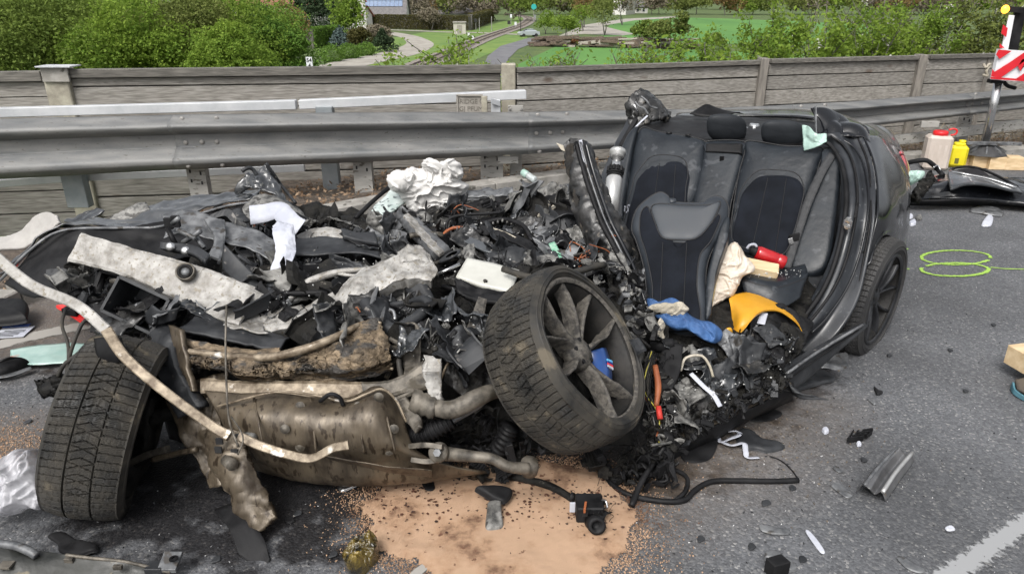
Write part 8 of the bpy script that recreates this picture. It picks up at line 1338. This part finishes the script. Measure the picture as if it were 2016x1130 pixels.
b = MB(); addboxb(b, g-x*.01-y*.062+z*.08, x*.02, y*.002, z*.03); b.build('label', mat('olive_print', (.12, .11, .02)), yc)
M_pal = mat('sawn_timber', (.50, .36, .20), (.66, .50, .31), sc=4, rough=.8, stretch=(2, 8, 8), bump=.2)
for k, (px, py, lab) in enumerate(((1906, 327, 'sawn timber block half hidden behind the yellow canister'), (1930, 331, 'sawn timber block second from the yellow canister'), (1963, 334, 'sawn timber block in the middle of the row'), (1995, 335, 'sawn timber block at the right end of the row, nearest the edge'))):
    g = G(px, py); b = MB(); addboxb(b, g+np.array([0, .06, .07]), (.098, -.012, 0), (.01, .09, 0), (0, 0, .068), .06); tag(b.build('timber_block', M_pal), lab, 'block', 'sawn timber blocks under the beacon foot')
# beacon: foot, pole, lamp board
bc = thing('warning_beacon', 'red and white striped warning board on a silver pole with lit amber lamp', 'traffic sign', tuple(G(1938, 305))); M_rf = mat('rubber_foot', (.03, .03, .032), (.055, .055, .055), sc=8, rough=.8)
g = G(1938, 303, .145); V, F = lathe_a([(0, .12), (.06, .12), (.09, .10), (.22, .02), (.24, 0), (0, 0)], 8); b = MB(); b.add(V*np.array([1, .8, 1])+g, F); b.build('foot', M_rf, bc)
for k in range(8): an = k*pi/4+.39; b = MB(); addbox(b, g+np.array([cos(an)*.14, sin(an)*.11, .07]), (cos(an)*.07, sin(an)*.055, -.035), (-sin(an)*.008, cos(an)*.008, 0), (0, 0, .012)); b.build('foot_rib', C_galv, bc)
b = MB(); addboxb(b, g+np.array([.02, -.08, .13]), (.28, -.03, 0), (0, .02, 0), (0, 0, .018)); b.build('crossbar', C_galv, bc)
pa, pb_ = D(1940, 278, 7.95), D(1966, 160, 7.85); b = MB(); addtube(b, np.array([pa, pb_]), .042, 14); b.build('pole', C_chrome, bc, True)
# lettering-free chevron board: panel in the plane through two pixels
def QP(px, py, off=0): return D(px, py, 7.72-off)
b = MB(); A = [QP(1952, 157), QP(1965, 97), QP(2080, 105), QP(2075, 166)]; c4 = sum(A)/4; S = np.array([[A[0], A[1]], [A[3], A[2]]]); solid(b, S, .05); bd = b.build('board', mat('reflective_white', (.62, .62, .64), (.7, .7, .72), sc=4, rough=.4, bump=.03), bc)
M_rr = mat('reflective_red', (.50, .012, .02), (.58, .02, .03), rough=.35)
def redp(px): P = [QP(a_, c_, .05) for a_, c_ in px]; b = MB(); S = [p for p in P]; n = len(S); V = np.array(S+[p+np.array([0, .02, 0]) for p in S]); b.add(V, [list(range(n))]); b.build('red_stripe', M_rr, bd)
redp([(1966, 98), (1992, 101), (1968, 117), (1961, 108)]); redp([(1954, 136), (1958, 142), (1990, 122), (2016, 104), (2030, 106), (2030, 112), (1970, 154), (1951, 151)]); redp([(2004, 132), (2012, 118), (2030, 112), (2030, 100), (2009, 141)]); redp([(2000, 156), (2016, 145), (2030, 148), (2030, 158)])
redp([(1950, 152), (2040, 158), (2040, 162), (1950, 156)])
S = np.array([[D(1986, 97, 7.9), D(1998, 14, 7.9)], [D(2004, 99, 7.86), D(2020, 16, 7.86)]]); b = MB(); solid(b, S, .06); b.build('lamp_mast', C_plas, bc)
S = np.array([[D(1971, 96, 7.82), D(1986, 30, 7.82)], [D(1984, 98, 7.80), D(1997, 31, 7.80)]]); b = MB(); solid(b, S, .03); mw = b.build('mast_board', bd.data.materials[0], bc)
def redq(px): P = [D(a_, c_, 7.77) for a_, c_ in px]; b = MB(); b.add(np.array(P+[p+np.array([0, .01, 0]) for p in P]), [list(range(len(P)))]); b.build('red_stripe', M_rr, mw)
redq([(1975, 49), (1984, 56), (1981, 74), (1971, 66)]); redq([(1968, 86), (1978, 95), (1968, 96)])
S = np.array([[D(1983, 24, 7.88), D(1986, 13, 7.88)], [D(2010, 26, 7.84), D(2012, 15, 7.84)]]); b = MB(); solid(b, S, .07); b.build('mast_cap', C_plas, bc)
V, F = lathe_a([(0, .03), (.03, .025), (.042, 0), (.03, -.02), (0, -.02)], 16); b = MB(); b.add(frame(V, D(1979, 19, 7.82), (1, 0, 0), (0, 0, 1), (0, -1, 0)), F); b.build('amber_lamp', mat('amber_lamp_glow', (.9, .35, .02), emit=((1, .38, .03), 3.0), rough=.3), bc, True)
b = MB(); addtube(b, cr(Q((1978, 164, 7.8), (1985, 170, 7.8), (1999, 174, 7.8)), 8), .02, 8); b.build('crank', C_plas, bc, True); b = MB(); addboxb(b, D(1962, 160, 7.82), (.08, 0, 0), (0, .04, 0), (0, 0, .02)); b.build('collar', C_plas, bc)
# rope on the wall
o = tube('rope', [D(1936, 126, 9.3), D(1941, 134, 9.28), D(1946, 128, 9.28), D(1950, 128, 9.3), D(1942, 140, 9.28), D(1944, 150, 9.28), D(1935, 148, 9.28)], .015, C_cream, None, 6); tag(o, 'frayed pale rope knotted on the wooden wall beside the beacon', 'rope')
# torn door on the ground
td = thing('torn_door', 'torn off black car door with its window frame lying behind the rear wheel', 'car door', tuple(G(1900, 385)))
sheet('door_skin', [[G(1786, 398, .10), G(1830, 392, .10), G(1900, 392, .12), G(1980, 396, .10), G(2090, 415, .06)], [G(1800, 372, .16), G(1840, 366, .20), G(1900, 362, .22), G(1980, 368, .18), G(2100, 390, .10)], [G(1820, 352, .16), G(1850, 345, .18), G(1910, 345, .2), G(1990, 350, .18), G(2100, 360, .1)]], C_black, td, t=.03, n=(24, 50), cr_=.02, sc=4)
sheet('door_underside', [[G(1790, 404, .02), G(1900, 404, .03), G(2000, 408, .03), G(2090, 425, .02)], [G(1786, 398, .09), G(1900, 394, .11), G(2000, 398, .09), G(2090, 415, .06)]], C_plas, td, t=.02, n=(10, 30), cr_=.01)
tube('window_frame', [G(1782, 322, .26), G(1800, 318, .30), G(1822, 316, .32), G(1836, 324, .28), G(1848, 336, .22), G(1856, 345, .2)], .022, C_plas, td, 10)
sheet('window_ledge', [[G(1868, 356, .24), G(1880, 338, .26), G(1920, 334, .26), G(1945, 345, .24)], [G(1872, 362, .22), G(1886, 348, .24), G(1925, 346, .24), G(1950, 352, .22)]], C_plas, td, t=.02, n=(10, 30))
sheet('mirror_trim', [[G(1870, 360, .26), G(1868, 338, .28), G(1900, 342, .27), G(1950, 352, .24), G(2000, 368, .20)], [G(1872, 374, .22), G(1905, 364, .26), G(1950, 366, .25), G(1990, 376, .2), G(2012, 382, .16)]], C_blackd, td, t=.02, n=(12, 40), cr_=.004); tube('chrome_edge', [G(1872, 338, .29), G(1900, 343, .29), G(1950, 353, .26), G(2002, 370, .21)], .008, C_chrome, td, 6)
tube('window_channel', [G(1870, 336, .27), G(1885, 330, .28), G(1920, 330, .27), G(1960, 345, .24), G(2003, 368, .2)], .012, C_plas, td, 8)
sheet('torn_hinge', [Q((1792, 388, 4.75), (1806, 374, 4.85), (1812, 352, 4.95)), Q((1800, 392, 4.72), (1822, 378, 4.8), (1840, 356, 4.95)), Q((1798, 396, 4.7), (1828, 366, 4.85), (1838, 336, 5.0))], C_soot, td, t=.03, n=(24, 24), cr_=.05, sc=12); tube('silver_wire', Q((1838, 330, 4.9), (1846, 326, 4.92), (1852, 336, 4.9)), .004, C_chrome, td, 6)
o = blob('mint_cloth', [(1786, 340), (1800, 336), (1820, 338), (1818, 350), (1804, 360), (1790, 364)], 4.95, .03, C_mint, None, .03, 71, 12, n=60); tag(o, 'pale mint cloth between the tail lamp and the torn door', 'cloth')
# right edge block and blue wedge
rbk = thing('wooden_block', 'pale wooden block at the right edge above the blue rimmed wedge', 'block', tuple(G(2030, 745))); g = G(2066, 748, .06); b = MB(); addboxb(b, g+[0, .08, .05], (.09, .02, 0), (-.02, .12, 0), (0, 0, .05), .06); b.build('block_body', M_pine, rbk)
wd = thing('plastic_wedge', 'brown wedge with curved blue rim at the right edge', 'wedge', tuple(G(2040, 770))); o_ = sheet('blue_rim', [[G(1995, 752, .05), G(2001, 768, .03), G(2030, 785, .03), G(2080, 795, .03)], [G(1990, 764, .01), G(1998, 778, .005), G(2030, 794, .005), G(2080, 804, .005)]], mat('teal_blue_rubber', (.06, .16, .20), (.10, .22, .27), rough=.5), wd, t=.008, n=(8, 30)); sheet('brown_base', [[G(1998, 750, .04), G(2040, 742, .05), G(2090, 740, .05)], [G(2002, 766, .035), G(2035, 780, .035), G(2090, 790, .035)]], mat('brown_wood_top', (.05, .042, .035), (.09, .075, .06), rough=.8), wd, t=.02, n=(10, 12))
# dry stalks along the guardrail at right
r = np.random.default_rng(9); b = MB()
for q in range(700):
    x_ = r.uniform(2.0, 8.0); y_ = np.interp(x_, xs, ykerb)+r.uniform(.25, 1.6); h = r.uniform(.08, .3); p = np.array([x_, y_, terr(y_-np.interp(x_, xs, ykerb))]); addtube(b, np.array([p, p+[r.normal()*.05, r.normal()*.05, h*.6], p+[r.normal()*.12, r.normal()*.1, h]]), .003, 3)
tag(b.build('dry_stalks', mat('straw', (.14, .11, .07), (.28, .23, .15), sc=3, rough=.9)), 'dry brown stalks between guardrail and wooden wall', kind='stuff')

# glass crumbs strewn through the wreck
b = MB(); r = np.random.default_rng(44); C_ = []
for poly, n in ((areas[0][0], 260), (areas[1][0], 420), (areas[2][0], 120), (areas[5][0], 120), (fr_[0], 130), ([(1480, 534), (1580, 530), (1586, 546), (1526, 560), (1470, 548)], 70)):
    for q in range(n):
        x, y = rnd_in(poly, r); d = (float(np.interp(y, [640, 700, 760, 850], [2.98, 2.84, 2.68, 2.48]))-.06) if poly is fr_[0] else (3.25 if y < 562 and x > 1460 else hd(x, y)-.06+(.28 if x > 1150 and y > 540 else 0)); C_.append(D(x, y, d-r.uniform(0, .05)))
leafquads(b, np.array(C_), .0042, r, flat=0, asp=.9); b.build('glass_crumbs', mat('bright_crumb', (.30, .31, .31), (.5, .5, .48), sc=40, rough=.4), car, kind='stuff')
